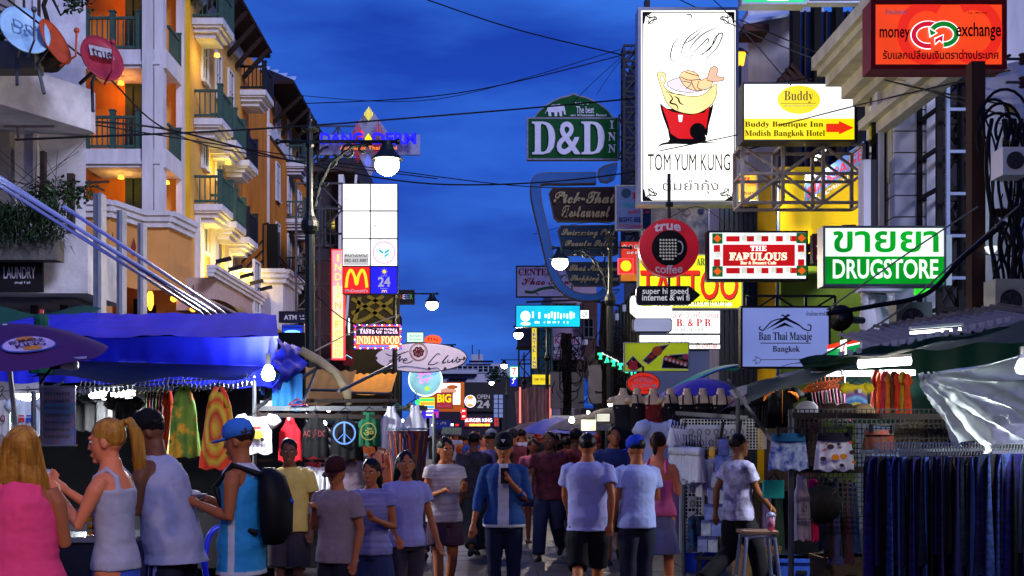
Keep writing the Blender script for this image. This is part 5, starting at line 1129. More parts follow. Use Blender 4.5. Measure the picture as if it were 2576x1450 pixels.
# green sign at top, seven strip, fabulous neighbour
s = Sign('green_top_sign', 'bright green light box cut off by the top edge of the picture', 'light sign', 1865, -30, 2028, 12, 21, em('emerald_backlight', '00c878', 1.1, .15), case_lt, d=.3, rim=.03); s.rect(1930, -12, 1982, 3, WL)
s = Sign('top_light_strip', 'slim blue framed sign beside the green light box at the top', 'sign', 2030, -30, 2200, 8, 21, mat('navy_blue_board', ''), case_lt, d=.2, rim=.03)
s = Sign('convenience_store_sign', 'striped orange, white and green light strip with a red seven', 'light sign', 2083, 852, 2161, 908, 16.5)
t_ = lambda u, v: (u, v-(u-2083)*.22)
for (a, b, c, m_) in ((2083, 2161, (868, 879), em('stripe_orange', 'f03a10', .95)), (2083, 2161, (879, 883), WL), (2083, 2161, (883, 904), em('stripe_green', '00a850', .85))): s.poly([t_(a, c[0]), t_(b, c[0]), t_(b, c[1]), t_(a, c[1])], m_, 'stripe', .06)
s.y -= .08; s.poly([t_(2108, 864), t_(2124, 864), t_(2124, 903), t_(2108, 903)], WL, 'panel'); s.text('7', 2111, 866, 2121, 890, em('orange_seven', ''), .05)
# small red sign behind drugstore
s = Sign('red_arrow_sign', 'dark red sign with a grey left arrow between the fabulous and drugstore signs', 'sign', 2044, 590, 2072, 662, 20, mat('maroon_sign_board', '5a1418', .6, emit='5a1418', es=.2), case_dk, d=.15, rim=.02)  # maroon board carries a trace of emission, no lamp inside
s.poly([(2052, 620), (2066, 608), (2070, 614), (2062, 620), (2070, 628), (2066, 634)], wht); s.rect(2054, 642, 2070, 654, wht)
# sushi, japanese oval, neon tattoo
s = Sign('sushi_sign', 'lime green banner sign printed with three black plates of sushi', 'sign', 1570, 862, 1733, 935, 20, em('lime_banner', '98a810', .75, .12), case_lt, d=.12, rim=.012)
s.poly([(1573, 915), (1592, 895), (1618, 922), (1598, 934), (1584, 932)], wht, 'plate_rim'); s.poly([(1575, 915), (1592, 897), (1616, 922), (1598, 932), (1585, 930)], black_m, 'plate')
pinkf = mat('salmon_pink', 'c83a40', .5, var=.3, scale=8); fish = mat('prawn_orange', 'd8603a', .5, var=.35, scale=9)
s.ell(1592, 925, 13, 6, pinkf); s.ell(1592, 919, 11, 5, pinkf); s.ell(1592, 913, 12, 5, pinkf); s.stroke([(1590, 910), (1586, 900)], 1.5, wht); s.ell(1588, 903, 4, 2, gpen)
s.poly([(1614, 908), (1650, 872), (1684, 866), (1650, 902), (1630, 919)], wht, 'plate_rim'); s.poly([(1617, 908), (1650, 874), (1681, 868), (1649, 901), (1630, 916)], mat('dark_red_plate', '4a1418', .4), 'plate'); s.ell(1652, 884, 13, 12, fish); s.ell(1636, 898, 9, 5, pinkf); s.ell(1625, 903, 4, 3, gpen)
s.poly([(1666, 903), (1684, 893), (1730, 890), (1731, 930), (1662, 928)], wht, 'plate_rim'); s.poly([(1668, 904), (1685, 895), (1729, 892), (1729, 928), (1664, 926)], black_m, 'plate')
for i in range(6): s.ell(1674+i*9.5, 902+i*3, 6.5, 7, fish, 'sushi_roll'); s.ell(1674+i*9.5, 904+i*3, 3.2, 4, wht, 'rice')
s.ell(1722, 899, 8, 7, mat('pink_flower', 'd8507a', .5)); s.ell(1710, 902, 6, 4, gpen)
s = Sign('oval_restaurant_sign', 'red oval sign reading Japanese Restaurant 2nd FLOOR with Japanese characters', 'sign', 1576, 937, 1661, 993, 19)
s.ell(1618, 965, 42, 28, mat('dark_red_rim', '4a0c0c', .5), 'rim', .08); s.ell(1618, 965, 40, 26.5, em('oval_red', 'd02810', .8, .1), 'board', .01)
s.text('日本料理', 1596, 949, 1641, 963, wht, .01); s.text('2nd FLOOR', 1589, 966, 1635, 975, wht, .01); s.poly([(1638, 969), (1645, 969), (1645, 966), (1652, 971), (1645, 976), (1645, 973), (1638, 973)], wht)
kk = s.k
s.text('Japanese Restaurant', 1584, 945, 1652, 950, ink, .02, mp=lambda p: (p[0], p[1], p[2]-p[0]**2*1.6)); s.scrib(1596, 981, 1642, 985, ink, 10)
MB().tube([(0, .03, s.H), (0, .03, s.H+.1)], .02).build('hanger', darkm, s.root)
s = Sign('tattoo_neon_sign', 'slanting neon sign with turquoise outlined TATTOO letters on black', 'neon sign', 1500, 878, 1602, 952, 24)
sl = lambda u, v: (u, v+(u-1500)*.5)
s.poly([sl(1496, 870), sl(1606, 866), sl(1606, 900), sl(1496, 905)], black_m, 'board', .1)
tq = em('turquoise_neon', '20ffd0', 1.8)
for i, ch in enumerate('TATTOO'):
 u = 1503+i*16.5; v = 888+(i*16.5)*.52
 s.text(ch, u, v, u+14.5, v+17, em('green_neon', ''), .11, style='serif'); s.text(ch, u+1, v+1, u+13.5, v+16, em('cyan_inner_letter', '30d0e0', 1.2), .03, style='serif')
s.text('See the Amazing', 1514, 884, 1556, 890, WL, .02, mp=lambda p: (p[0], p[1], p[2]-(p[0]+.35)*.5))
# ================================================================ right-hand buildings
XR = 7.4
PB = thing('white_pilaster_building', 'white building with grooved pilaster, moulded cornice, arched windows and stone balusters', 'building', (7.4, 20, 0))
wp = mat('cream_white_plaster', 'e8e8ee', .8, var=.15, scale=.9, bump=.1); cream_st = mat('stained_cream_moulding', 'e6e2c0', .8, var=.3, scale=2.5, bump=.15)
x0, x1 = px(2251, 20.5), px(2352, 20.5)
zs = [pz(v, 20.5) for v in range(870, 150, -54)]
for i in range(len(zs)-1): bb(MB().box2((x0, 20.5, zs[i]+.012), (x1, 21.5, zs[i+1]-.012)), 'siding_block', wp, PB)
bb(MB().box2((x0+.01, 20.53, 0), (x1-.01, 21.45, 8.4)), 'wall', mat('shadow_groove_grey', '4a4a54', .9), PB)
bb(MB().box2((x1-.16, 20.46, 3), (x1, 20.5, 8.4)), 'corner_bead', wp, PB)
bb(MB().box2((x1+.001, 20.9, 0), (x1+8, 21.6, 9.2)), 'wall', mat('dim_grey_render', ''), PB)
xw = px(2190, 20.5)
bb(MB().box2((x0-.02, 20.6, 6.2), (x0+.1, 21.4, 7.4)), 'side_wall', cream_st, PB)
bb(MB().box2((px(2186, 20.4), 20.4, 4.4), (px(2206, 20.4), 20.6, pz(402, 20.4))), 'dark_pipe', mat('grey_drain_pipe', '34343c', .5), PB)
bb(MB().box2((px(2168, 20.4), 20.3, 4.4), (px(2186, 20.4), 20.6, pz(405, 20.4))), 'column', wp, PB)
# wall with arch between
wx0, wx1 = px(2206, 20.6), x0-.02
arch_p = [(wx0, 4.6), (wx0, 9.2)]+[(wx0+(wx1-wx0)*(.5-.5*math.cos(R(a))), 7.6+.95*math.sin(R(a))) for a in range(0, 181, 12)]
mb = MB(); n_ = 14
for i in range(n_):
 a0, a1 = math.pi*i/n_, math.pi*(i+1)/n_; X_ = lambda a: wx0+(wx1-wx0)*(.5-.5*math.cos(a)); Z_ = lambda a: 7.4+.9*math.sin(a)
 mb.add([(X_(a0), 20.62, Z_(a0)), (X_(a1), 20.62, Z_(a1)), (X_(a1), 20.62, 8.4), (X_(a0), 20.62, 8.4), (X_(a0), 20.9, Z_(a0)), (X_(a1), 20.9, Z_(a1))], [(0, 1, 2, 3), (0, 4, 5, 1)])
bb(mb, 'arch_wall', cream_st, PB)
bb(MB().ribbon([(wx0+(wx1-wx0)*(.5-.46*math.cos(R(a))), 7.4+.86*math.sin(R(a))) for a in range(0, 181, 12)], .08, 20.52, 20.7), 'arch_moulding', wp, PB)
bb(MB().box2((wx0, 20.9, 4.2), (wx1, 21.0, 8.4)), 'window_recess', glass, PB)
bb(MB().box2((wx0+.12, 20.8, 4.6), (wx0+.2, 20.9, 8.0)), 'frame_bar', whitem, PB)
bb(MB().box2((wx0, 20.7, 8.2), (wx1, 21.1, 8.4)), 'wall', cream_st, PB)
# cornice: stepped moulding running toward the camera
for k_, (a, z0_, z1_) in enumerate(((.18, 8.25, 8.45), (.32, 8.45, 8.62), (.2, 8.62, 8.9), (.42, 8.9, 9.05), (.62, 9.05, 9.3), (.9, 9.3, 9.5), (1.05, 9.5, 9.62), (1.15, 9.62, 9.85))):
 bb(MB().box2((x0-.02-a, 17.6, z0_-1.1), (x0+.02, 21.4+a*.2, z1_-1.1)), 'cornice_step', cream_st, PB)
bb(MB().box2((x0-1.0, 15.5, 9.2), (x0+.1, 18.5, 9.32)), 'roof_lip', wp, PB)
# balcony with balusters
zb = pz(872, 20); zt_ = pz(722, 20)
bm = MB(); bm.smooth = True; bm.lathe([(.07, 0), (.07, .03), (.045, .06), (.05, .12), (.095, .3), (.1, .42), (.075, .55), (.045, .66), (.07, .7), (.05, .75), (.075, .8), (.075, .84)], n=12)
bme = bm.mesh('baluster', wp)
for i in range(5): place('baluster', bme, PB, (px(2166+i*20, 20)-7.4, -.2+.1*i, zb+.06))
for i in range(3): place('baluster', bme, PB, (px(2246, 20)-7.4, .6+.28*i, zb+.06))
bb(MB().box2((px(2150, 20), 19.6, zb-.1), (px(2256, 20), 20.3, zb+.05)), 'balcony_slab', wp, PB)
bb(MB().box2((px(2150, 20), 19.62, zb+.92), (px(2256, 20), 19.95, zb+1.03)), 'handrail', wp, PB)
bb(MB().box2((px(2172, 20), 19.7, zb-.5), (px(2256, 20), 20.6, zb-.1)).box2((px(2180, 20), 19.75, 0), (px(2250, 20), 20.6, zb-.5)), 'panelled_base', mat('blue_grey_panel', '7c94a4', .6), PB)
for i in range(3): bb(MB().box2((px(2182+i*20, 20), 19.7, zb-1.1), (px(2198+i*20, 20), 19.75, zb-.55)), 'door_panel', mat('blue_grey_panel', ''), PB)
# yellow building
YL_B = thing('yellow_building', 'bright yellow building with sloping tiled canopy behind the scaffold', 'building', (px(2060, 30), 30, 0))
ywm = mat('vivid_yellow_wall', 'e0b808', .75, var=.15, scale=.8)
bb(MB().box2((px(1962, 30), 30, 0), (px(2180, 30), 36, pz(420, 30))), 'wall', ywm, YL_B)
bb(MB().box2((px(1960, 29.6), 29.5, 0), (px(2040, 29.6), 30, pz(430, 29.6))), 'bay', ywm, YL_B)
bb(MB().box2((px(1955, 29), 29, 3), (px(1960, 29), 29.1, pz(440, 29))), 'blue_downpipe', mat('blue_pipe', '1c5aa0', .4), YL_B)
bb(MB().box2((px(1960, 29.4), 29.2, 0), (px(2180, 29.4), 29.5, pz(650, 29.4))), 'lower_wall', mat('lime_green_wall', '8aa832', .75, var=.2), YL_B)
mb = MB(); 
for i in range(14): mb.box((px(2010+i*12, 28), 28, 3), (.05, .05, 3.0))
bb(MB().box2((px(1990, 28), 27.9, pz(655, 28)), (px(2160, 28), 29, pz(640, 28))), 'tiled_canopy', rust, YL_B)
for i in range(9): bb(MB().bar((px(1960+i*22, 27), 27, pz(665-i*12, 27)), (px(1985+i*22, 27), 28.6, pz(650-i*12, 27)), .3, .06), 'canopy_tile', mat('dark_roof_tile', ''), YL_B)
for (u0, v0, u1, v1, nm, c) in ((2030, 510, 2172, 400, 'MASSAGE', 'massage'),):
 t = thing('massage_banner', 'sloping blue and white massage banner on the yellow building', 'banner', at((u0+u1)/2, (v0+v1)/2, 27.5))
 bn = MB(); k = 27.5/F; L_ = [(-75, -55), (72, 48), (72, 100), (-75, -8)]
 bn.prism([(a*k, b*k) for a, b in L_], 0, .04); bn.build('banner', em('blue_white_banner', '7090d0', .7, .3, 2), t)
 mb = MB(); text_into(mb, 'MASSAGE', -70*k, 70*k, -.12, .14, -.02, .03, mp=lambda p: (p[0], p[1], p[2]+p[0]*.72+.17)); mb.build('lettering', em('banner_red_letter', 'd04050', .7), t)
 mb = MB(); text_into(mb, 'ร้านนวดแผนไทย', -60*k, 60*k, -.35, -.2, -.02, .01, mp=lambda p: (p[0], p[1], p[2]+p[0]*.72+.17)); mb.build('lettering', wht, t)
tube_m = em('fluorescent_tube', 'fffff0', 9)
def tube_light(p, q, label, r=.028, group='fluorescent tubes', en=30):
 p, q = Vector(p), Vector(q); m_ = (p+q)/2
 t = thing('tube_light', label, 'tube light', m_, 0, group)
 MB().tube([p-m_, q-m_], r, 8).build('tube', tube_m, t)
 up = Vector((0, 0, .05)); MB().bar(p-m_+up, q-m_+up, .07, .03).build('fitting', whitem, t)
 if en:
  l = bpy.data.lights.new('tube_light_glow', 'AREA'); o = bpy.data.objects.new('tube_light_glow', l); COL.objects.link(o); l.shape = 'RECTANGLE'; l.size = (q-p).length; l.size_y = .1; l.energy = en; l.color = (.95, 1, .97)
  o.location = m_-Vector((0, 0, .05)); d = (q-p).normalized(); o.rotation_euler = (0, 0, math.atan2(d.y, d.x))
 return t
tube_light(at(2052, 402, 27), at(2075, 378, 27.6), 'short white tube light on the sloping massage canopy', en=160)
t = thing('wall_lamp', 'warm glowing wall lamp on the yellow building', 'lamp', at(2040, 462, 28)); MB().ball((0, 0, 0), (.1, .1, .16), 10, 7).build('lamp_glass', em('warm_lamp', 'ffc060', 8), t); MB().box2((-.12, .05, -.3), (.14, .15, .25)).build('bracket', whitem, t)
l = bpy.data.lights.new('wall_lamp_light', 'POINT'); o = bpy.data.objects.new('wall_lamp_light', l); COL.objects.link(o); l.energy = 420; l.color = (1, .85, .5); l.shadow_soft_size = .1; o.location = at(2040, 462, 27.6)
# dark building behind with white gable
DB = thing('dark_timber_building', 'dark building with white gable wall, tiled eaves and tall dim windows', 'building', (px(2000, 34), 34, 0))
bb(MB().box2((px(1882, 34), 34, 0), (px(2072, 34), 40, pz(20, 34))), 'wall', lilac_wall, DB)
bb(MB().box2((px(1980, 33), 33, 0), (px(2260, 33), 34, pz(230, 33))), 'wall', mat('dim_grey_render', ''), DB)
for i in range(4):
 u = 1995+i*54; bb(MB().box2((px(u, 32), 32, 2), (px(u+18, 32), 32.4, pz(-40, 32))), 'timber_column', mat('black_brown_timber', '141112', .8), DB)
 bb(MB().box2((px(u+18, 32), 32.2, pz(215-i*50, 32)), (px(u+54, 32), 32.4, pz(200-i*50, 32))), 'crossbeam', dark_timber, DB)
 bb(MB().box2((px(u+20, 32), 32.3, 2), (px(u+52, 32), 32.35, pz(20, 32))), 'pane', mat('dim_blue_glass', '203060', .1), DB)
 bb(MB().box2((px(u+34, 32), 32.2, 2), (px(u+38, 32), 32.3, pz(20, 32))), 'mullion', dark_timber, DB)
bb(MB().add([at(1990, 170, 31.5), at(1885, 300, 29), at(1905, 330, 29), at(2030, 215, 31.5)]+[at(1990, 160, 31.5), at(1883, 292, 29), at(2000, 290, 31), at(2040, 200, 32)], [(0, 1, 2, 3), (4, 5, 1, 0), (3, 2, 6, 7)]), 'lower_roof', dark_timber, DB)
for i in range(12):
 f = i/11; p = at(1988-f*105, 163+f*130, 31.4-f*2.4); bb(MB().tube([p, p+Vector((.55, .3, -.45))], .07, 6), 'roof_tile', mat('dark_roof_tile', ''), DB)
window(DB, (px(1908, 34)-DB.location.x, -.02, pz(320, 34)), 'y-', .5, 1.15, mat('dim_blue_glass', ''), steel)
bb(MB().add([at(1870, 55, 33), at(2050, 22, 33), at(2080, -10, 36), at(1900, 10, 36), at(1872, 62, 33), at(2050, 30, 33)], [(0, 1, 2, 3), (4, 5, 1, 0)]), 'upper_roof', tile_m, DB)
bb(MB().box2((px(1872, 33), 33, pz(78, 33)), (px(1935, 33), 34, pz(60, 33))), 'eave_beam', mat('brown_eave', '5a3a30', .8), DB)
t = thing('lantern', 'small glowing amber lantern on a post against the sky', 'lantern', at(1862, 165, 33))
MB().lathe([(.1, 0), (.16, .32), (.17, .34)], n=6).build('lantern_glass', em('amber_lantern', 'ffb020', 3), t); MB().lathe([(.25, .34), (.05, .5)], n=6).build('cap', darkm, t); MB().tube([(0, 0, 0), (0, 0, -2.4)], .04).build('post', darkm, t)
# tall block right behind the white sign, with grey corrugated side
CB = thing('concrete_tower_block', 'dim blue grey concrete block behind the tall white restaurant sign', 'building', (px(1640, 46), 46, 0))
bb(MB().box2((px(1600, 46), 46, 0), (px(1900, 46), 50, pz(130, 46))), 'wall', mat('blue_grey_concrete', '5c6478', .85, var=.25, scale=.5), CB)
for v in range(170, 900, 70): bb(MB().box2((px(1600, 46), 45.85, pz(v+8, 46)), (px(1900, 46), 46, pz(v, 46))), 'floor_ledge', mat('blue_grey_concrete', ''), CB)
for v in range(210, 880, 70):
 for u in (1870, 1890): window(CB, (px(u, 45.99)-CB.location.x, -.01, pz(v, 46)), 'y-', .25, .6, glass, steel)
mb = MB()
for i in range(11):
 u = 1812+i*12; bb(MB().box2((px(u, 32.5), 32.5, 0), (px(u+9, 32.5), 32.7, pz(520, 32.5))), 'corrugated_panel', mat('dark_blue_sheet', '2c3850', .6), CB)
# stack of dark slanted louvre balconies (u 1540-1600, v 740-900)
t = thing('slatted_facade', 'dark facade of upright black slats with small lit ends behind the white light boxes', 'facade', (px(1570, 36), 36, 0))
for i in range(9):
 u = 1540+i*8; v = 790-i*9; MB().box2((px(u, 36)-t.location.x, 0, 2), (px(u+5, 36)-t.location.x, .3, pz(v, 36))).build('slat', black_m, t)
for i in range(3): MB().box2((px(1548+i*18, 36)-t.location.x, -.1, pz(806-i*22, 36)), (px(1556+i*18, 36)-t.location.x, 0, pz(790-i*22, 36))).build('slat_end_light', em('pale_blue_panel', ''), t)
# right side: open steel tower, mural block, pole
t = frame_truss('service_tower', 'dark open steel service tower with pale ladder frame right of the pilaster', 2362, 170, 2470, 880, 19.6, 2, 7, .09, mat('dark_brown_steel', '1c1818', .7), .9)
frame_truss('ladder_frame', 'pale blue grey ladder frame inside the dark service tower', 2384, 170, 2456, 700, 19.3, 1, 5, .06, mat('pale_blue_grey_steel', '8494b0', .5, metal=.3), dia=False, cat='ladder')
DKB = thing('dark_recess_building', 'dark recessed shophouse behind the service tower', 'building', (px(2450, 22), 22, 0))
bb(MB().box2((px(2350, 22), 22, 0), (px(2700, 22), 24, 16)), 'wall', mat('dark_interior', ''), DKB)
bb(MB().box2((px(2470, 20.6), 20.6, 0), (px(2700, 20.6), 21, 16)), 'white_side_wall', lilac_wall, DKB)
for i in range(3): bb(MB().box2((px(2400, 21.9), 21.8, pz(300+i*170, 21.9)), (px(2450, 21.9), 21.95, pz(200+i*170, 21.9))), 'pane', mat('dim_blue_glass', ''), DKB)
MW = thing('mural_hoarding', 'pale panel covered with small cartoonish scribbles and yellow leaf shapes', 'mural panel', (px(2545, 17), 17, 0)); k = 17/F
mb = MB(); mb.smooth = True
mb.loft([(0, 0, pz(720, 17), 1.1*.2, .3), (0, 0, pz(700, 17), 62*k, .5), (0, 0, pz(300, 17), 56*k, .5), (0, 0, pz(180, 17), 54*k, .5)], 20); mb.build('curved_panel', mat('pale_blue_mural_ground', 'd0def4', .6, var=.08), MW)
mb = MB(); mb2 = MB()
for _ in range(46):
 a = rn.uniform(-2.6, -.7); z = rn.uniform(pz(690, 17), pz(240, 17)); c = Vector((60*k*math.cos(a), .5*math.sin(a)-.04, z)); q = [c+Vector((rn.uniform(-.06, .06), 0, rn.uniform(-.08, .08))) for _ in range(5)]
 mb.tube(spline(q, 3), .006, 4)
for _ in range(16):
 a = rn.uniform(-2.6, -.9); z = rn.uniform(pz(560, 17), pz(230, 17)); c = Vector((60*k*math.cos(a), .5*math.sin(a)-.03, z)); mb2.ball(c, (.035, .01, .07), 6, 4)
mb.build('scribble', nk, MW)['kind'] = 'stuff'; mb2.build('leaf_shape', mat('pale_yellow_print', 'b8b060', .7), MW)['kind'] = 'stuff'
PP = thing('timber_pole', 'square brown utility pole with a timber crossarm and tangled black cables', 'power pole', (px(2454, 15.5), 15.5, 0)); k = 15.5/F
brown = mat('brown_weathered_timber', '4a3228', .85, var=.35, scale=4, stretch=(1, 1, .2))
MB().box2((-17*k, -.1, 0), (17*k, .1, pz(160, 15.5))).build('post', brown, PP)
MB().box2((25*k, -.24, pz(552, 15.5)), (160*k, -.12, pz(534, 15.5))).build('crossarm', brown, PP)
MB().bar((30*k, -.2, pz(552, 15.5)), (90*k, -.2, pz(640, 15.5)), .05).build('brace', steel, PP)
for v in (410, 190, 130): 
 MB().lathe([(.02, -.08), (.05, -.06), (.03, -.03), (.05, 0), (.03, .03), (.05, .06), (.02, .08)], (100*k, -.2, pz(v, 15)), 10).build('insulator', mat('brown_ceramic', '3a2420', .3), PP)
 MB().bar((60*k, -.2, pz(v, 15)), (125*k, -.2, pz(v, 15)), .03).build('bracket', steel, PP)
mb = MB()
for _ in range(15):
 u0 = rn.uniform(2495, 2576); q = [at(u0+rn.uniform(-20, 20), v, 15.2+rn.uniform(-.15, .1)) for v in range(300, 800, 80)]
 mb.tube(spline(q, 4), rn.uniform(.012, .028), 5)
for (cu_, cv_, r_) in ((2520, 320, 48), (2540, 330, 36), (2510, 350, 52), (2555, 370, 30), (2500, 300, 40), (2528, 300, 60)):
 mb.tube([at(cu_+r_*math.cos(R(a)), cv_+r_*1.25*math.sin(R(a)), 15.0+.001*a) for a in range(150, 420, 18)], .02, 5)
mb.build('cable_tangle', wire_m, PP, local=False)['kind'] = 'stuff'
t = thing('floodlight', 'small white floodlight on a bracket beside the mural panel', 'lamp', at(2494, 640, 15.3)); MB().lathe([(.03, 0), (.07, .05), (.09, .1)], n=10).build('reflector', em('pale_lamp_lens', 'd0d8e0', 1.5), t); MB().bar((-.3, 0, .02), (.3, .05, -.02), .02).build('arm', steel, t)
def aircon(label, u, v, Y, w, h, cover=whitem):
 t = thing('air_conditioner', label, 'air conditioner', at(u, v, Y), 0, 'outdoor air conditioners on the right'); k = Y/F; w *= k; h *= k
 MB().box2((-w/2, 0, 0), (w/2, .35, h)).build('casing', cover, t)
 mb = MB()
 for q in range(5): mb.ribbon([(-w*.05+w*.32*(q+1)/5*math.cos(R(a)), h*.5+w*.32*(q+1)/5*math.sin(R(a))) for a in range(0, 360, 20)], .012, -.03, -.015, True)
 mb.build('fan_grille', steel, t)
 MB().prism([(-w*.05+w*.31*math.cos(R(a)), h*.5+w*.31*math.sin(R(a))) for a in range(0, 360, 20)], -.012, -.001).build('fan_recess', darkm, t)
 fb = MB()
 for q in range(4): fb.prism([(-w*.05, h*.5), (-w*.05+w*.28*math.cos(q*1.57), h*.5+w*.28*math.sin(q*1.57)), (-w*.05+w*.28*math.cos(q*1.57+.6), h*.5+w*.28*math.sin(q*1.57+.6))], -.016, -.013)
 fb.build('fan_blade', mat('grey_fan_plastic', '5a5e66', .5), t); return t
aircon('large white air conditioner with a round fan under the mural panel', 2546, 812, 14.8, 84, 110, mat('pale_yellow_white_casing', 'b4b8a0', .5))
aircon('grey air conditioner below the drugstore sign', 2300, 850, 18.6, 90, 90, mat('pale_green_casing', '6a7a70', .5))
aircon('white slotted air conditioner high on the mural panel', 2556, 440, 14.6, 66, 70)
t = thing('horn_loudspeaker', 'black horn loudspeaker mounted beside the massage board', 'loudspeaker', at(2120, 802, 17.2)); mb = MB(); mb.smooth = True
mb.tube([(.4, .3, 0), (.1, .1, 0), (0, 0, 0), (-.06, -.08, 0)], [.05, .06, .13, .2], 16); mb.build('horn', darkm, t); MB().ball((-.05, -.1, 0), .04, 8, 5).build('driver', steel, t); MB().bar((0, .05, -.3), (0, .05, 0), .03).build('bracket', steel, t)
# ================================================================ overhead cables
for i, (pts, r_, lb) in enumerate((
 (((1060, -5, 30), (1300, 75, 30), (1570, 140, 30)), .018, 'cable dropping from the top edge to the lattice pylon'),
 (((745, 262, 46), (1150, 235, 40), (1602, 130, 40)), .02, 'cable rising across the sky to the pylon top'),
 (((740, 240, 46), (1100, 250, 44), (1560, 125, 42)), .014, 'thin cable crossing just above the diamond sign'),
 (((40, 352, 20), (760, 318, 28), (1600, 248, 30), (2250, 172, 26), (2520, 130, 16)), .022, 'long cable running from the white building across to the money exchange sign'),
 (((210, 305, 22), (440, 330, 28), (780, 415, 32), (1130, 465, 34), (1560, 438, 36), (2200, 300, 28), (2540, 140, 16)), .024, 'heavy sagging cable passing below the diamond sign'),
 (((210, 310, 22), (600, 372, 30), (990, 430, 34), (1330, 470, 36), (1600, 470, 36)), .016, 'thin sagging cable ending at the tall white sign'),
 (((20, 0, 18), (260, 185, 22), (425, 330, 26), (640, 390, 34), (1100, 450, 38)), .018, 'cable sloping down from the upper left past the satellite dishes'),
 (((1990, 215, 22), (1855, 60, 26), (1790, -5, 28)), .012, 'thin cable left of the boutique hotel sign'),
 (((1860, 50, 26), (2050, 130, 24), (2250, 200, 20), (2520, 290, 15.5)), .014, 'cable in front of the moulded cornice'),
 (((1700, -5, 30), (1950, 110, 26), (2220, 200, 20), (2516, 262, 15.5)), .014, 'second cable in front of the moulded cornice'),
 (((1660, 380, 27), (1900, 330, 25), (2180, 260, 20), (2540, 178, 15.5)), .014, 'cable crossing the front of the boutique hotel sign'),
 (((2080, 790, 14), (2200, 770, 14), (2330, 740, 14), (2420, 650, 14), (2530, 560, 14)), .03, 'thick twisted cable hanging beneath the drugstore sign'),
 (((2060, 900, 14), (2250, 790, 14), (2400, 660, 14), (2560, 520, 14)), .012, 'pale twisted rope running up to the crossarm'),
 (((2080, 780, 13.5), (2280, 640, 13.5), (2460, 520, 13.5)), .01, 'thin pale rope in front of the drugstore sign'),
 (((1610, 600, 30), (1750, 520, 28), (1860, 600, 26)), .01, 'thin wire looping over the faded board'),
 (((1340, 590, 42), (1480, 560, 40), (1600, 575, 36)), .01, 'thin wire behind the pool sign'),
 (((1300, 690, 56), (1360, 670, 50), (1420, 640, 40)), .012, 'stay wire of the center sign'),
 (((1440, 260, 45), (1500, 200, 44), (1590, 120, 44)), .012, 'stay wire from the green dome to the pylon'),
 (((1500, 240, 45), (1540, 180, 44), (1590, 118, 44)), .01, 'second stay wire from the green dome to the pylon'),
 (((700, 645, 40), (860, 800, 36), (990, 835, 36)), .02, 'cable sloping behind the vertical light sign'),
 (((1012, 790, 36), (900, 830, 34), (760, 900, 30)), .02, 'pale cable crossing the foot of the lamp post'))):
 q = [at(*p) for p in pts]
 o = MB().tube(spline([tuple(a) for a in q], 8), r_, 5).build('overhead_cable', mat('pale_rope', '8a8478', .9) if 'pale' in lb else wire_m)
 tag(o, lb, 'cable', 'overhead cables')
# ================================================================ garments
hook_m = mat('black_hanger_wire', '141418', .5, metal=.4)
def cloth_mat(name, col, **k): return mat(name, col, .85, bump=.06, **k)
def folds(a, b, seed, amp):
 return amp*(math.sin(a*19+seed)*.5+math.sin(a*41+seed*2+b*3)*.3)*(0.15+b)
PROF = {'tee': [(0, .2), (.03, .3), (.09, .37), (.3, .36), (.7, .37), (1, .38)], 'tank': [(0, .16), (.05, .24), (.2, .25), (.3, .36), (.36, .42), (.7, .43), (1, .45)], 'vest': [(0, .13), (.15, .17), (.28, .3), (.34, .4), (.7, .43), (1, .46)],
  'dress': [(0, .1), (.08, .2), (.2, .3), (.3, .33), (.7, .42), (1, .5)], 'short': [(0, .38), (.12, .39), (.5, .44), (1, .48)], 'long': [(0, .16), (.08, .4), (.5, .42), (1, .46)], 'strip': [(0, .3), (.1, .45), (.5, .48), (1, .5)]}
def garment_mesh(kind, W, Hh, m, seed=0, D=.05, neck=True, rows=14, cols=20):
 mb = MB(); mb.smooth = True; pr = PROF[kind]
 def hw(b):
  for i in range(len(pr)-1):
   if pr[i][0] <= b <= pr[i+1][0]: t = (b-pr[i][0])/(pr[i+1][0]-pr[i][0]); return (pr[i][1]*(1-t)+pr[i+1][1]*t)*W
  return pr[-1][1]*W
 vs = []; n = cols*2
 for j in range(rows+1):
  b = (j/rows)**1.2
  for i in range(n):
   t = 2*math.pi*i/n; x = hw(b)*math.cos(t); y = D*(.35+.65*b)*math.sin(t)
   k = folds(x/W*1.3, b, seed, .028)
   z = -b*Hh+(.012*math.sin(x/W*17+seed) if j == rows else 0)-(.06*Hh*math.cos(x/W*3.3)**6 if neck and j == 0 else 0)
   vs.append((x, y+k, z))
 mb.add(vs, [(j*n+i, j*n+(i+1) % n, (j+1)*n+(i+1) % n, (j+1)*n+i) for j in range(rows) for i in range(n)])
 if kind == 'tee':
  for s_ in (-1, 1): mb.tube([(s_*W*.25, 0, -.05*Hh), (s_*W*.38, 0, -.12*Hh), (s_*W*.5, 0, -.25*Hh)], [.05*W/.45*1.0, .075*W/.45, .07*W/.45], 10)
 if kind == 'dress':
  for s_ in (-1, 1): mb.tube([(s_*W*.06, 0, .02*Hh), (s_*W*.16, -.01, -.1*Hh), (s_*W*.2, -.02, -.24*Hh)], [.02, .03, .03], 8)
 mb.smooth = False
 mm = m if isinstance(m, (list, tuple)) else [m]
 return mb.mesh('garment', mm)
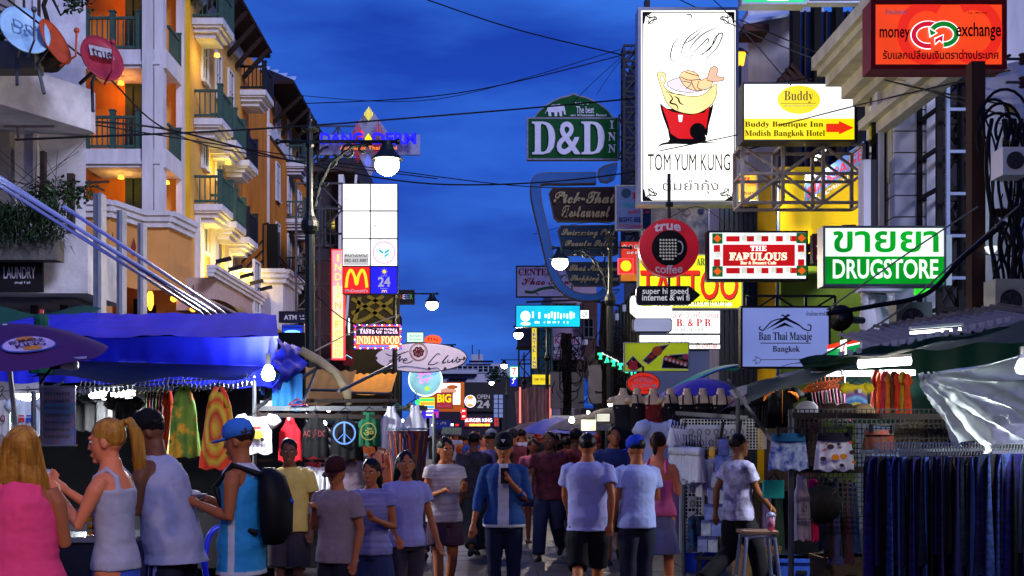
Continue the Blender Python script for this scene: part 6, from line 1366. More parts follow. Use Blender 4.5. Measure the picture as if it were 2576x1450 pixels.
def hanging(name, label, cat, kind, u0, v0, u1, v1, Y, m, seed=0, group=None, hanger=True, rz=0, D=.06):
 k = Y/F; W = (u1-u0)*k; Hh = (v1-v0)*k; t = thing(name, label, cat, at((u0+u1)/2, v0, Y), rz, group)
 place('garment', garment_mesh(kind, W, Hh, m, seed, D), t)
 if hanger:
  mb = MB().tube([(-W*.3, 0, -.03), (0, 0, .04), (W*.3, 0, -.03), (-W*.3, 0, -.035)], .007, 5); mb.tube([(0, 0, .04), (0, 0, .08), (.02, 0, .1), (0, 0, .12), (-.015, 0, .105)], .005, 5); mb.build('clothes_hanger', hook_m, t)
 t['k'] = k; return t
def prt(t, txt, du0, dv0, du1, dv1, m, bold=0, style=None, y=-.085, name='print', mp=None):
 k = t['k']; mb = MB(); text_into(mb, fancy(txt, style) if style else txt, du0*k, du1*k, -dv1*k, -dv0*k, y, bold, 0, .004, mp); mb.build(name, m, t)
def prs(t, fn, m, y=-.085, name='print'):
 k = t['k']; mb = MB(); fn(mb, k, y); mb.build(name, m, t)
# ================================================================ left stall: tarpaulins
tarp_b = mat('ultramarine_tarpaulin', '1822d8', .5, var=.35, scale=2, bump=.15, bscale=9); tarp_d = mat('dark_slate_tarpaulin', '141a28', .5, var=.2, scale=2, bump=.1); pole_m = mat('grey_stall_pole', '5a5c64', .45, metal=.6, var=.3)
ST = thing('market_stall', 'big left market stall under a wrinkled ultramarine tarpaulin roof', 'market stall', (-3.6, 12, 0))
x0, x1 = -5.4, px(700, 11.6)
def roof(a, b):
 x = x0+(x1-.5*b-x0)*a; y = 11.6+2.6*b; return (x, y+.01*math.sin(x*9), 2.66+.5*b+.01*math.sin(x*7+b*4)+.006*math.sin(x*23+b*9)-.015*math.sin(a*math.pi*3)**2*(1-b))
bb((lambda mb: (setattr(mb, 'smooth', True), mb.grid(roof, 60, 10))[1])(MB()), 'tarpaulin_roof', tarp_b, ST)
def drop(a, b):
 x = x0+(x1-x0)*a; h_ = .34+.1*math.sin(a*7)*0+(.2 if a < .25 else 0)*.0
 h_ = .43+.07*a-(.0 if a > .2 else .0)
 fold = .028*math.sin(x*9+2.4*math.sin(x*3)+b*1.2)*b+.016*math.sin(x*27+b*3+2*math.sin(x*5))*b
 return (x-.12*b*(a > .97), 11.6+.3*b+fold, 2.655-.015*math.sin(a*math.pi*3)**2-h_*b-.01*math.sin(x*14)*b)
mb = MB(); mb.smooth = True; mb.grid(drop, 130, 8); bb(mb, 'tarpaulin_valance', tarp_b, ST)
def grey(a, b):
 x = px(150+500*a, 11.4); return (x, 11.75-1.1*b, 2.42-.22*b-.04*math.sin(a*math.pi)*b+.03*math.sin(x*6)*b-(.12*(1-b)*(a*.5)))
mb = MB(); mb.smooth = True; mb.grid(grey, 40, 6); bb(mb, 'lower_awning', tarp_d, ST)
mb = MB(); mb.smooth = True
mb.grid(lambda a, b: (x1-.02+.14*a*math.sin(b*3)+.05*math.sin(b*12), 11.6+.9*a, 2.62-.55*b*(1-.4*a)+.03*math.sin(a*14)), 8, 8); bb(mb, 'tarpaulin_corner', tarp_b, ST)
for (u, v0, v1, Y) in ((640, 930, 1450, 11.9), (85, 985, 1250, 9.5), (1092, 1040, 1300, 12.2), (640, 900, 1300, 13.6)):
 bb(MB().tube([at(u, v0, Y), (px(u, Y), Y, 0)], .022, 6), 'stall_pole', pole_m, ST)
for a, b, Y, r_ in (((100, 985), (160, 962), 9.5, .015), ((0, 985), (640, 948), 11.2, .014), ((640, 1044), (960, 1050), 12, .045), ((640, 1028), (1075, 1028), 12.3, .05), ((700, 1010), (1000, 1008), 12.5, .04), ((820, 1160), (640, 1160), 12.2, .03)):
 bb(MB().bar(at(a[0], a[1], Y), at(b[0], b[1], Y), r_), 'rail', pole_m if r_ > .045 or Y < 12 else mat('dark_wood_rail', '241a1a', .7), ST)
for (a, b) in (((640, 1030), (830, 905)), ((765, 1010), (800, 920)), ((852, 985), (985, 920))): bb(MB().tube([at(a[0], a[1], 12.2), at(b[0], b[1], 13.2)], .02, 6), 'stay_pole', pole_m, ST)
bb(MB().box2((-5.4, 13.9, 0), (x1-.1, 14.0, 2.9)), 'back_cloth', mat('black_backing_cloth', '0b0b10', .9), ST)
bb(MB().box2((-5.4, 12.6, .2), (-1.0, 13.6, .8)), 'display_table', mat('dark_table_cloth', '17151c', .9), ST)
mb = MB()
for i in range(38):
 p = at(200+i*11.6, 978-i*.4+3*math.sin(i), 11.3-.01*i); mb.tube([p+Vector((0, 0, .06)), p+Vector((.02, 0, .08)), p+Vector((0, 0, .0)), p+Vector((-.05, 0, -.06))], .005, 4); mb.box(p+Vector((0, 0, -.02)), (.03, .03, .045))
bb(mb, 'clip_hangers', chrome, ST, kind='stuff')
tube_light(at(38, 1000, 11.2), at(102, 1000, 11.2), 'fluorescent tube above the white tuk-tuk tee at the far left', .045, en=130)
tube_light(at(232, 992, 11.6), at(268, 989, 11.9), 'short fluorescent tube over the black t-shirts', .045, en=110)
tube_light(at(280, 990, 11.5), at(338, 985, 11.6), 'fluorescent tube right of the short one over the black t-shirts', .045, en=140)
def bulb(u, v, Y, r, label, en=60, s=40):
 t = thing('light_bulb', label, 'light bulb', at(u, v, Y), 0, 'bare bulbs over the stalls'); mb = MB(); mb.smooth = True; mb.lathe([(.2*r, r*1.5), (r*.6, r), (r, 0), (r*.8, -r*.7), (.05*r, -r)], n=12); mb.build('glass', em('bare_bulb_glow', 'f4fff4', s), t); MB().tube([(0, 0, r*1.3), (0, 0, r*3)], r*.4).build('socket', black_m, t)
 l = bpy.data.lights.new('bulb_light', 'POINT'); o = bpy.data.objects.new('bulb_light', l); COL.objects.link(o); l.energy = en; l.shadow_soft_size = .08; l.color = (.95, 1, .97); o.location = at(u, v+6, Y)-Vector((0, .16, 0)); return t
bulb(675, 942, 11.5, .07, 'dazzling bare bulb at the right end of the blue tarpaulin', 170)
t = thing('light_bulb', 'unlit white bulb in a black holder on the umbrella edge', 'light bulb', at(176, 921, 7.6)); mb = MB(); mb.smooth = True; mb.tube([(-.06, 0, 0), (-.01, 0, 0), (.03, 0, .005), (.05, 0, .005)], [.015, .03, .034, .03], 12); mb.build('glass', whitem, t); MB().tube([(-.13, 0, -.01), (-.06, 0, 0)], .02).tube([(-.12, 0, -.01), (-.2, 0, -.12)], .008).build('socket', black_m, t)
# umbrella with logo
t = thing('market_umbrella', 'purple maroon market umbrella with an oval BURGER KING badge', 'umbrella', (px(12, 7.6), 7.6, 0))
plum = mat('purple_umbrella_cloth', '41205a', .7, var=.12, scale=4)
za = pz(862, 7.6); ze = pz(930, 7.0); mb = MB(); n = 8; vs = [(0, 0, za)]
for k in range(1, 5):
 f_ = k/4
 for j in range(32):
  a = 2*math.pi*j/32+.2; rr_ = .74*f_*(1-.05*math.cos(8*(a-.2))**2*0); vs.append((rr_*math.cos(a), rr_*math.sin(a), za-(za-ze)*f_**1.7-.02*f_*abs(math.sin(4*(a-.2)))))
mb.smooth = True; mb.add(vs, [(0, 1+j, 1+(j+1) % 32) for j in range(32)]+[(1+k*32+j, 1+(k+1)*32+j, 1+(k+1)*32+(j+1) % 32, 1+k*32+(j+1) % 32) for k in range(3) for j in range(32)]); mb.build('canopy', plum, t)
MB().tube([(0, 0, 0), (0, 0, za)], .02).build('pole', whitem, t)
def onumb(a, r_): return (r_*math.cos(a), r_*math.sin(a), za-(za-ze)*(r_/.74)**1.7+.006)
def badge(mb, ru, rv, h=0, a0=-48, r0=.46):
 ca, sa = math.cos(R(a0)), math.sin(R(a0)); c = [(r0+rv*math.sin(q*.2618), ru*math.cos(q*.2618)) for q in range(24)]
 pts = [];
 for rr_, tt in c: x = rr_*ca-tt*sa; y = rr_*sa+tt*ca; r2 = math.hypot(x, y); pts.append((x, y, za-(za-ze)*(r2/.74)**1.7+.008+h))
 mb.add(pts, [tuple(range(24))]); return mb
badge(MB(), .2, .115).build('badge', mat('badge_blue', '3858c0', .6), t); badge(MB(), .19, .105, .003).build('badge', mat('badge_lilac', 'b0a0d8', .6), t)
for s_ in (-1, 1): badge(MB(), .07, .03, .006, r0=.46+s_*.07).build('badge_bun', mat('badge_orange', 'b87838', .6), t)
def ub(p): ca, sa = math.cos(R(-48)), math.sin(R(-48)); rr_, tt = .46-p[2], p[0]; x = rr_*ca-tt*sa; y = rr_*sa+tt*ca; r2 = math.hypot(x, y); return (x, y, za-(za-ze)*(r2/.74)**1.7+.02)
mb = MB(); text_into(mb, 'BURGER', -.13, .13, .005, .05, 0, .03, mp=ub); text_into(mb, 'KING', -.11, .11, -.055, -.008, 0, .03, mp=ub); mb.build('lettering', mat('badge_maroon', '5a2048', .6), t)
MB().bar(onumb(R(-100), .74), onumb(R(-20), .74), .015).build('pale_edge', mat('pale_piping', '8a90d0', .6), t)
for ch in t.children: ch.location.z = -za
t.location.z = za+.12; t.rotation_euler.x = R(15); t.scale = (.86,)*3
t = thing('folded_umbrella', 'closed dark green umbrella standing behind the purple one', 'umbrella', at(104, 790, 10.8)); mb = MB(); mb.smooth = True
vs = [];
for k, (r_, z) in enumerate(((.03, 0), (.07, -.03), (.05, -.07), (.07, -.2), (.1, -.5), (.09, -.56))):
 for j in range(24): a = 2*math.pi*j/24; q = r_*(1+.25*math.sin(a*8)*(k > 1)); vs.append((q*math.cos(a), q*math.sin(a), z))
mb.add(vs, [(k*24+j, k*24+(j+1) % 24, (k+1)*24+(j+1) % 24, (k+1)*24+j) for k in range(5) for j in range(24)]); mb.build('folded_cloth', mat('bottle_green_cloth', '0c4a3c', .7), t); MB().tube([(0, 0, .04), (0, 0, -.02)], .025).build('red_tip', mat('red_plastic', 'b02018', .4), t); MB().tube([(0, 0, -.02), (0, 0, -1.2)], .02).build('pole', pole_m, t)
t = thing('dark_tarpaulin', 'dark green tarpaulin edge behind the blue roof at the far left', 'tarpaulin', at(60, 785, 14.5)); mb = MB(); mb.smooth = True
mb.grid(lambda a, b: (-1+2.6*0+a*1.75-.0, -.3+b, .1+.06*math.sin(a*9)-.28*(1-b)), 16, 5); mb.build('sheet', mat('bottle_green_cloth', ''), t)
# tan awnings in the middle distance
tan_m = mat('tan_canvas', '9a7038', .85, var=.3, scale=2.5, bump=.1)
for i, (u0, v0, u1, v1, Y, dz, nm, c) in enumerate(((706, 905, 880, 985, 15, .15, 'sagging tan canvas awning beyond the blue tarpaulin', tan_m), (868, 932, 988, 992, 17, .05, 'taut orange tan canvas screen beside the lamp post', mat('orange_canvas', 'b8781c', .8, var=.2)), (1110, 1075, 1160, 1095, 28, .02, 'grey green umbrella top beyond the clothes', mat('grey_green_cloth', '4a5a50', .8)))):
 t = thing('canvas_awning', nm, 'awning', at((u0+u1)/2, v1, Y)); k = Y/F; W = (u1-u0)*k; Hh = (v1-v0)*k; mb = MB(); mb.smooth = True
 mb.grid(lambda a, b: ((a-.5)*W, b*1.0-.2, Hh*(b*.9+.1)-dz*math.sin(math.pi*a)*(1.2-b)+.012*math.sin(a*40)*b-(.25*Hh*a if i == 0 else 0)), 30, 8); mb.build('canvas', c, t); MB().tube([(-W/2, -.2, .02), (W/2, -.2, -.0)], .02).build('edge_pole', pole_m, t)
t = thing('folded_canvas', 'pale folded canvas roll hanging from the stall poles', 'canvas roll', at(868, 975, 13)); mb = MB(); mb.smooth = True; mb.tube([(-.5, 0, .42), (-.3, 0, .3), (-.1, -.05, .16), (.02, 0, -.05), (.05, 0, -.2)], [.05, .06, .05, .06, .03], 10); mb.build('roll', mat('cream_canvas', 'a89878', .8, bump=.2), t)
t = thing('blue_cloth', 'bright blue cloth hanging below the dazzling bulb', 'cloth', at(722, 940, 12.3)); mb = MB(); mb.smooth = True; mb.grid(lambda a, b: ((a-.5)*.32, .03*math.sin(a*14), -.38*b-.03*a*b), 14, 6); mb.build('cloth', mat('sky_blue_cotton', '3a8cd8', .8), t)
# clothes on the left stall
WT = cloth_mat('white_cotton_tee', 'd4d4e0'); BK_ = cloth_mat('black_cotton_tee', '0e0e12')
R_ = [('tank_shirt', 'white tank top with a red NO print at the far left edge', 'tank', -20, 1003, 30, 1095, cloth_mat('grey_white_cotton', 'b8b8b8')), ('t_shirt', 'white tee printed with three small coloured tuk-tuks', 'tee', 22, 1005, 118, 1100, cloth_mat('bluish_white_cotton', 'd8e8f0'))]
t = hanging(R_[0][0], R_[0][1], 'tank top', *R_[0][2:7], 10.8, R_[0][7]); prt(t, 'NO', -8, 42, 18, 60, mat('maroon_print', '7a2030', .8), .03)
t = hanging(R_[1][0], R_[1][1], 't-shirt', *R_[1][2:7], 10.8, R_[1][7], 2)
for i, c in enumerate(('30a040', 'd03030', '3050c0')):
 def tt(mb, k, y, i=i):
  x = (-26+i*19)*k; mb.box((x, y, -50*k), (15*k, .004, 7*k)); mb.prism([(x-8*k, -44*k), (x+8*k, -44*k), (x+6*k, -40*k), (x-6*k, -40*k)], y-.002, y+.002)
  for s_ in (-5, 5): mb.prism([(x+s_*k+2.6*k*math.cos(q*.7), -56*k+2.6*k*math.sin(q*.7)) for q in range(9)], y-.002, y+.002)
 prs(t, tt, mat('tuk_print_%s' % 'abc'[i], c, .7))
for i in range(6): hanging('t_shirt', 'black t-shirt, number %s from the left in the dark row behind the menu' % ('one', 'two', 'three', 'four', 'five', 'six')[i], 't-shirt', 'tee', 172+i*30, 985-i*1, 250+i*30, 1085, 12.3-.12*i, BK_, i, 'black t-shirts in the dark row', rz=R(35))
t = hanging('t_shirt', 'black t-shirt with a pale LOW print beside the ponytailed woman', 't-shirt', 'tee', 270, 1000, 356, 1100, 11.2, BK_, 4); prt(t, 'SLOW', -14, 66, 24, 77, mat('cream_print', 'b8b088', .8), .03)
t = hanging('menu_banner', 'framed food menu banner in shiny clear plastic hanging at the stall corner', 'menu', 'strip', 0, 0, 1, 1, 1, WT, hanger=False); bpy.data.objects.remove(t.children[0]); t.location = at(148, 975, 8.6); k = 8.6/F
MB().box2((-42*k, -.01, -145*k), (42*k, .01, 0)).build('sheet', mat('menu_print', 'c07058', .25, col2='2c68c0', scale=5, var=.4), t); MB().box2((-42*k, -.016, -66*k), (42*k, -.011, -40*k)).build('blue_band', mat('menu_blue', '2080b0', .25), t)
MB().box2((-45*k, -.02, -146*k), (-38*k, .02, 2*k)).build('wooden_edge', mat('pale_wood_strip', 'c8a080', .5), t); MB().box2((-42*k, -.02, -148*k), (44*k, .02, -143*k)).build('rail', chrome, t); MB().box2((-38*k, -.018, 0), (44*k, .02, 4*k)).build('rail', chrome, t)
mb = MB()
for i in range(7): [mb.box((((-30+q*7)*k), -.014, -(16+i*18)*k), (5*k, .004, (6 if (q*i) % 3 else 8)*k)) for q in range(9)]
mb.build('worn_print', mat('dark_menu_print', '3a1418', .5), t)
MB().box2((-42*k, -.03, -145*k), (42*k, -.028, 0)).build('clear_plastic', mat('clear_plastic_film', 'ffffff', .08, alpha=.12, bump=.5, bscale=10), t)
def tiedye(name, base, cols, centre, sc, nf=.13):
 m = bpy.data.materials.new(name); m.use_nodes = True; n, l = m.node_tree.nodes, m.node_tree.links; b = n['Principled BSDF']; b.inputs['Roughness'].default_value = .85
 tc_ = n.new('ShaderNodeTexCoord'); mp_ = n.new('ShaderNodeMapping'); mp_.inputs['Location'].default_value = centre; mp_.inputs['Scale'].default_value = sc
 nz_ = n.new('ShaderNodeTexNoise'); nz_.inputs['Scale'].default_value = 9; nz_.inputs['Detail'].default_value = 6
 g = n.new('ShaderNodeTexGradient'); g.gradient_type = 'SPHERICAL'; ad = n.new('ShaderNodeMix'); ad.data_type = 'RGBA'; ad.inputs[0].default_value = nf
 l.new(tc_.outputs['Object'], mp_.inputs[0]); l.new(mp_.outputs[0], ad.inputs['A']); l.new(nz_.outputs['Color'], ad.inputs['B']); l.new(tc_.outputs['Object'], nz_.inputs['Vector']); l.new(ad.outputs['Result'], g.inputs[0])
 r = n.new('ShaderNodeValToRGB'); r.color_ramp.elements[0].color = rgb(base); r.color_ramp.elements[0].position = 0; r.color_ramp.elements[1].color = rgb(cols[-1][1]); r.color_ramp.elements[1].position = cols[-1][0]
 for p, c in cols[:-1]: x = r.color_ramp.elements.new(p); x.color = rgb(c)
 l.new(g.outputs[0], r.inputs[0]); l.new(r.outputs[0], b.inputs['Base Color']); return m
td1 = tiedye('green_red_tie_dye', '3c5a1c', ((.05, '4a6a1c'), (.3, '3c5a1c'), (.37, 'c83018'), (.43, '4a7020'), (.58, '5a8024'), (.66, 'd8a020'), (.72, '3c5a1c'), (.9, 'c02818')), (0, 0, .2), (2.2, 0, 1.2), .55)
td2 = tiedye('orange_yellow_tie_dye', 'f04018', ((.2, 'f04818'), (.4, 'e84018'), (.47, 'c8b828'), (.56, 'e04018'), (.68, 'd8c030'), (.78, 'c02818'), (.95, 'e8c030')), (0, 0, .62), (4.2, 0, 1.9))
hanging('tie_dye_dress', 'green tie-dye dress with red and yellow flecks hanging from the awning', 'dress', 'dress', 418, 975, 508, 1150, 10.9, td1, 1, D=.09)
hanging('tie_dye_dress', 'bright orange halter dress with a yellow tie-dye ring', 'dress', 'dress', 500, 978, 602, 1180, 10.6, td2, 3, D=.09)
hanging('tie_dye_dress', 'narrow red dress half hidden between the two tie-dye dresses', 'dress', 'dress', 404, 985, 440, 1130, 11.2, cloth_mat('dark_red_cotton', '8a2418'), 5)
for i in range(9): hanging('scarf', 'narrow hanging scarf number %s in the dark gap left of the green dress' % ('one', 'two', 'three', 'four', 'five', 'six', 'seven', 'eight', 'nine')[i], 'scarf', 'strip', 352+i*8, 985, 358+i*8, 1070+(i*13) % 40, 11.7, cloth_mat('scarf_cloth_%s' % 'abc'[i % 3], ('5a2030', '2c2c34', '3a4a2c')[i % 3]), i, 'scarves in the dark gap', hanger=False)
t = hanging('t_shirt', 'small white tee with a red tuk-tuk and the word Thailand', 't-shirt', 'tee', 596, 1046, 698, 1142, 11.8, WT, 1)
prs(t, lambda mb, k, y: mb.prism([(-22*k, -30*k), (12*k, -26*k), (16*k, -34*k), (-18*k, -38*k)], y-.004, y), mat('tuk_print_b', '')); prs(t, lambda mb, k, y: mb.prism([(-16*k, -38*k), (14*k, -36*k), (22*k, -52*k), (6*k, -60*k), (-14*k, -54*k)], y-.003, y), mat('olive_print', '8a8030', .7))
prs(t, lambda mb, k, y: [mb.prism([(a*k+5*k*math.cos(q*.6), -60*k+5*k*math.sin(q*.6)) for q in range(11)], y-.006, y) for a in (-10, 17)], ink); prt(t, 'Thailand', -26, 68, 24, 80, mat('purple_print', '3a2450', .7), .02)
t = hanging('basketball_vest', 'red basketball vest hanging second from left', 'vest', 'vest', 696, 1044, 764, 1160, 12, cloth_mat('scarlet_cloth', 'c01828'), 2); prs(t, lambda mb, k, y: mb.box((0, y, -10*k), (5*k, .004, 7*k)), wht)
t = hanging('t_shirt', 'black sleeveless tee with outlined AC/DC lettering', 't-shirt', 'tank', 756, 1040, 832, 1150, 12, BK_, 3); prt(t, 'AC⚡DC', -28, 40, 28, 62, mat('dull_red_print', '7a3038', .8), -.01)
t = hanging('t_shirt', 'black sleeveless tee with a big pale blue peace symbol', 't-shirt', 'tank', 826, 1036, 912, 1156, 12, BK_, 4)
def peace(mb, k, y):
 c = -54*k; r_ = 27*k; mb.ribbon([(r_*math.cos(q*.1745), c+r_*math.sin(q*.1745)) for q in range(36)], 4*k, y-.004, y, True); mb.box((0, y, c), (4.2*k, .005, 2*r_))
 for s_ in (-1, 1): mb.bar((0, y, c), (s_*r_*.7, y, c-r_*.7), 4.2*k, .005)
prs(t, peace, mat('pale_blue_print', '8ca4e8', .7), -.09)
t = hanging('t_shirt', 'green sleeveless tee with a gold om symbol', 't-shirt', 'tank', 896, 1034, 962, 1122, 12, cloth_mat('bottle_green_cotton', '145238'), 5); prt(t, 'ॐ', -13, 42, 13, 62, mat('gold_print', '8a8448', .8), .03); prs(t, lambda mb, k, y: mb.ribbon([(19*k*math.cos(q*.26), -52*k+21*k*math.sin(q*.26)) for q in range(24)], 2.5*k, y, y+.004, True), mat('gold_print', ''), -.088)
hanging('tank_shirt', 'white loose tank top hanging right of the green tee', 'tank top', 'vest', 950, 1018, 1018, 1130, 12.1, WT, 6); hanging('tank_shirt', 'long white tank top at the right end of the rail', 'tank top', 'vest', 1006, 1014, 1082, 1160, 12.2, WT, 7)
for i, (u, v, c) in enumerate(((748, 1010, '8a2c48'), (1000, 1022, '2c5a50'), (1035, 1022, '6a6a30'))): MB().tube([at(u-22, v+8, 12.2), at(u, v-6, 12.2), at(u+22, v+8, 12.2), at(u-22, v+9, 12.2)], .01, 5).build('clothes_hanger', mat('hanger_plastic_'+c, c, .4)); tag(COL.objects[-1], ('crimson', 'dark green', 'olive')[i]+' empty hanger on the left stall rail', 'clothes hanger', 'empty hangers')
for i in range(3): hanging('t_shirt', ('white', 'pale lilac', 'folded white')[i]+' baby tee on the lower rail of the left stall', 't-shirt', 'tee', 745+i*34, 1172+i*2, 788+i*34, 1248, 12.1, WT, i+8)
# carousel of patterned clothes
t = thing('clothes_carousel', 'round rack crowded with dark patterned trousers at the end of the left stall', 'clothes rack', (px(1026, 11.6), 11.6, 0)); MB().tube([(0, 0, 0), (0, 0, 1.75)], .02).build('pole', chrome, t); MB().tube([(.22*math.cos(a*.3), .22*math.sin(a*.3), 1.72-.0) for a in range(22)], .01).build('ring', chrome, t); cz = 1.72
car = [garment_mesh('strip', .13, .68, fab, i, .02, False, 8, 6) for i in range(4)]; cc = ('3a1c4a', '6a2c1c', '2a2a3c', '8a4a20', '1c2a4a', '5a1c2c', '141418', 'a84a28', '4a3a5a')
for i in range(34):
 a = i/34*2*math.pi; o = place('trousers', car[i % 4], None, (t.location.x+.2*math.cos(a), t.location.y+.2*math.sin(a), cz-.02), (R(8), 0, a+R(90))); o.color = rgb(cc[i % 9]); tag(o, ('violet', 'rust red', 'slate', 'amber patterned', 'navy', 'wine red', 'black', 'orange patterned', 'mauve')[i % 9]+' trousers, '+nth(i+1)+' counting round the round rack of the left stall', 'trousers', 'trousers on the round rack')
# bits between: bright stock under the corner bulb
for i in range(12): 
 c = ('d04040', '30a060', 'e0e0e8', '3060c0', 'e0a030', '20a0b0')[i % 6]; hanging('hanging_scarf', ('red', 'green', 'white', 'blue', 'yellow', 'turquoise')[i % 6]+' scarf in the bright stock under the '+('near' if i < 6 else 'far')+' side of the corner bulb', 'scarf', 'strip', 642+i*5.4, 868+(i*7) % 20, 648+i*5.4, 960+(i*11) % 40, 12.4+.3*(i > 5), cloth_mat('bright_scarf_'+c, c), i, 'bright scarves under the corner bulb', hanger=False)
for i in range(4):
 t = thing('bag', ('red', 'white', 'blue patterned', 'black')[i]+' stacked bag under the corner bulb', 'bag', at(655+i*18, 1040+(i % 2)*-16, 12.4)); MB().box((0, 0, 0), (.14, .1, .13)).build('body', cloth_mat('bag_cloth_%s' % 'abcd'[i], ('c02028', 'c8c8d0', '2858c8', '18181c')[i]), t); MB().tube([(-.05, -.02, .06), (0, -.03, .13), (.05, -.02, .06)], .01).build('handle', black_m, t)
# food cart
t = thing('food_cart', 'dark food cart with bottles, skewers and eggs between the two blond women', 'food cart', (px(185, 8.2), 8.2, 0))
MB().box2((-.5, -.3, .25), (.5, .3, .92)).build('body', mat('dark_blue_cart', '1a2038', .4, metal=.3), t); MB().box2((-.53, -.33, .92), (.53, .33, .95)).build('counter', chrome, t)
for i in range(4): MB().bar((-.5, -.32, .95+i*.05), (.5, -.32, .95+i*.05), .012).build('guard_rail', chrome, t)
for i in range(6):
 b_ = thing('sauce_bottle', ('tall yellow', 'red', 'clear', 'brown', 'orange capped', 'green')[i]+' sauce bottle on the food cart', 'bottle', (px(228+i*12, 8.1), 8.1, .955), 0, 'sauce bottles on the cart'); MB().lathe([(.028, 0), (.03, .1), (.026, .13), (.011, .17), (.011, .2)], n=10).build('bottle', mat('bottle_%s' % 'abcdef'[i], ('c8a020', 'a82018', '9aa0a8', '5a3018', 'c8b090', '3a7040')[i], .15), b_); MB().lathe([(.013, .2), (.013, .225)], n=8).build('cap', mat('red_plastic', ''), b_)
cu = thing('chopstick_jar', 'jar of pale chopsticks on the food cart', 'jar', (px(268, 8), 8, .955)); MB().lathe([(.04, 0), (.045, .1)], n=12).build('jar', whitem, cu)
for i in range(5): MB().tube([(0, 0, .02), (.03+i*.012, -.01*i, .22)], .005, 5).build('chopstick', mat('pale_bamboo', 'c8b090', .6), cu)
eg = MB(); eg.smooth = True
for i in range(5):
 for j in range(3): eg.ball((i*.045, j*.045, .02+.0*i), (.02, .02, .025), 8, 6)
o = eg.build('egg_tray', mat('brown_egg', 'b07850', .5)); o.location = (px(232, 7.9), 7.85, 1.1); tag(o, 'tray of brown eggs on the food cart', 'eggs'); o['kind'] = 'stuff'
def pchair(u, Y, rz, label):
 t = thing('plastic_chair', label, 'chair', (px(u, Y), Y, 0), R(rz), 'blue plastic chairs'); m = mat('glossy_blue_plastic', '1c34e0', .18, var=.05)
 mb = MB(); mb.smooth = True; mb.grid(lambda a, b: ((a-.5)*.42, (b-.5)*.4, .44+.02*math.cos(a*6.28)*.5-.01*math.sin(b*3)), 8, 6); mb.grid(lambda a, b: ((a-.5)*.42, (b-.5)*.4, .415), 4, 4); mb.build('seat', m, t)
 mb = MB(); mb.smooth = True; mb.tube(spline([(-.2, .19, .42), (-.21, .22, .6), (-.17, .26, .8), (-.08, .28, .87), (.08, .28, .87), (.17, .26, .8), (.21, .22, .6), (.2, .19, .42)], 5), .024, 8); mb.build('back_frame', m, t)
 mb = MB(); mb.smooth = True; mb.grid(lambda a, b: ((a-.5)*.09, .2+.06*b, .44+.4*b), 4, 6); mb.grid(lambda a, b: ((a-.5)*.09, .212+.06*b, .44+.4*b), 4, 6); mb.build('back_splat', m, t)
 for sx in (-1, 1):
  for sy in (-1, 1): MB().tube([(sx*.17, sy*.16, .43), (sx*.21, sy*.2, 0)], [.028, .02], 6).build('leg', m, t)
pchair(540, 8.6, 70, 'glossy blue plastic chair with looped back, nearer the camera'); pchair(588, 9.6, 20, 'second blue plastic chair partly hidden behind the first one')
# ================================================================ right stalls
GRT = mat('teal_green_tarpaulin', '063c34', .6, var=.25, scale=2, bump=.15, bscale=8); gcan = mat('olive_green_canvas', '24402a', .7, var=.25)
SR = thing('market_stall', 'right market stall with green tarpaulins, rails of clothes and fluorescent light', 'market stall', (3.4, 12, 0))
def sheet(par, nm, fn, m, nu=30, nv=8): mb = MB(); mb.smooth = True; mb.grid(fn, nu, nv); return mb.build(nm, m, par, local=False)
def lerp4(A_, B_, C2, D_): 
 P_ = [at(*q) for q in (A_, B_, C2, D_)]
 return lambda a, b: P_[0].lerp(P_[1], a).lerp(P_[3].lerp(P_[2], a), b)
def ruf(f_, amp, fr): return lambda a, b: tuple(f_(a, b)+Vector((0, amp*math.sin(a*fr+b*3)*.6, amp*.45*math.sin(a*fr*.7+b*5)-amp*1.2*math.sin(math.pi*a)*math.sin(math.pi*b))))
sheet(SR, 'green_backdrop', ruf(lerp4((2010, 905, 12), (2700, 800, 11.6), (2700, 1070, 11.6), (2100, 1070, 12)), .05, 40), GRT)
sheet(SR, 'roof_tarpaulin', ruf(lerp4((1960, 925, 13), (2640, 790, 13), (2640, 850, 8.6), (2060, 905, 10.6)), .04, 30), GRT)
sheet(SR, 'olive_canvas', ruf(lerp4((1880, 968, 10.6), (2100, 915, 11.5), (2160, 920, 10), (1880, 1010, 9.6)), .03, 16), gcan)
sheet(SR, 'blue_tarpaulin', ruf(lerp4((1830, 985, 13.5), (2120, 898, 13.5), (2130, 915, 12.4), (1850, 1000, 12.2)), .03, 22), mat('dull_blue_tarpaulin', '1c3a6a', .45, var=.3, bump=.1))
CR = thing('roofing_strip', 'weathered corrugated roof strips above the green tarpaulin', 'roof', at(2400, 850, 12.6))
for k_, (u0, v0, u1, v1, Y) in enumerate(((2200, 876, 2640, 812, 12.4), (2290, 850, 2640, 790, 13.2))):
 a, b = at(u0, v0, Y), at(u1, v1, Y); mb = MB(); mb.smooth = True; n_ = 60
 mb.grid(lambda p, q: tuple(a.lerp(b, p)+Vector((0, -.1+q*1.4, .03*math.sin(p*n_*1.6)+q*.25))), 180, 2); mb.build('corrugated_sheet', mat('weathered_roofing', '6a6664', .8, col2='3c3634', scale=5, bump=.2) if k_ else mat('pale_fibre_roofing', '7a7880', .7, var=.2), CR, local=False)
 MB().bar(a+Vector((0, -.12, -.06)), b+Vector((0, -.12, -.06)), .03, .05).build('edge_batten', mat('pale_gutter', 'b0b4c8', .4), CR, local=False)
for i in range(20): MB().add([tuple(at(2108+i*22, 898-i*4.6, 11.9)+Vector(q)) for q in ((0, 0, .05), (.075, 0, .06), (.06, 0, 0), (.015, 0, -.005))], [(0, 1, 2, 3)]).build('scalloped_trim', whitem, CR, local=False)
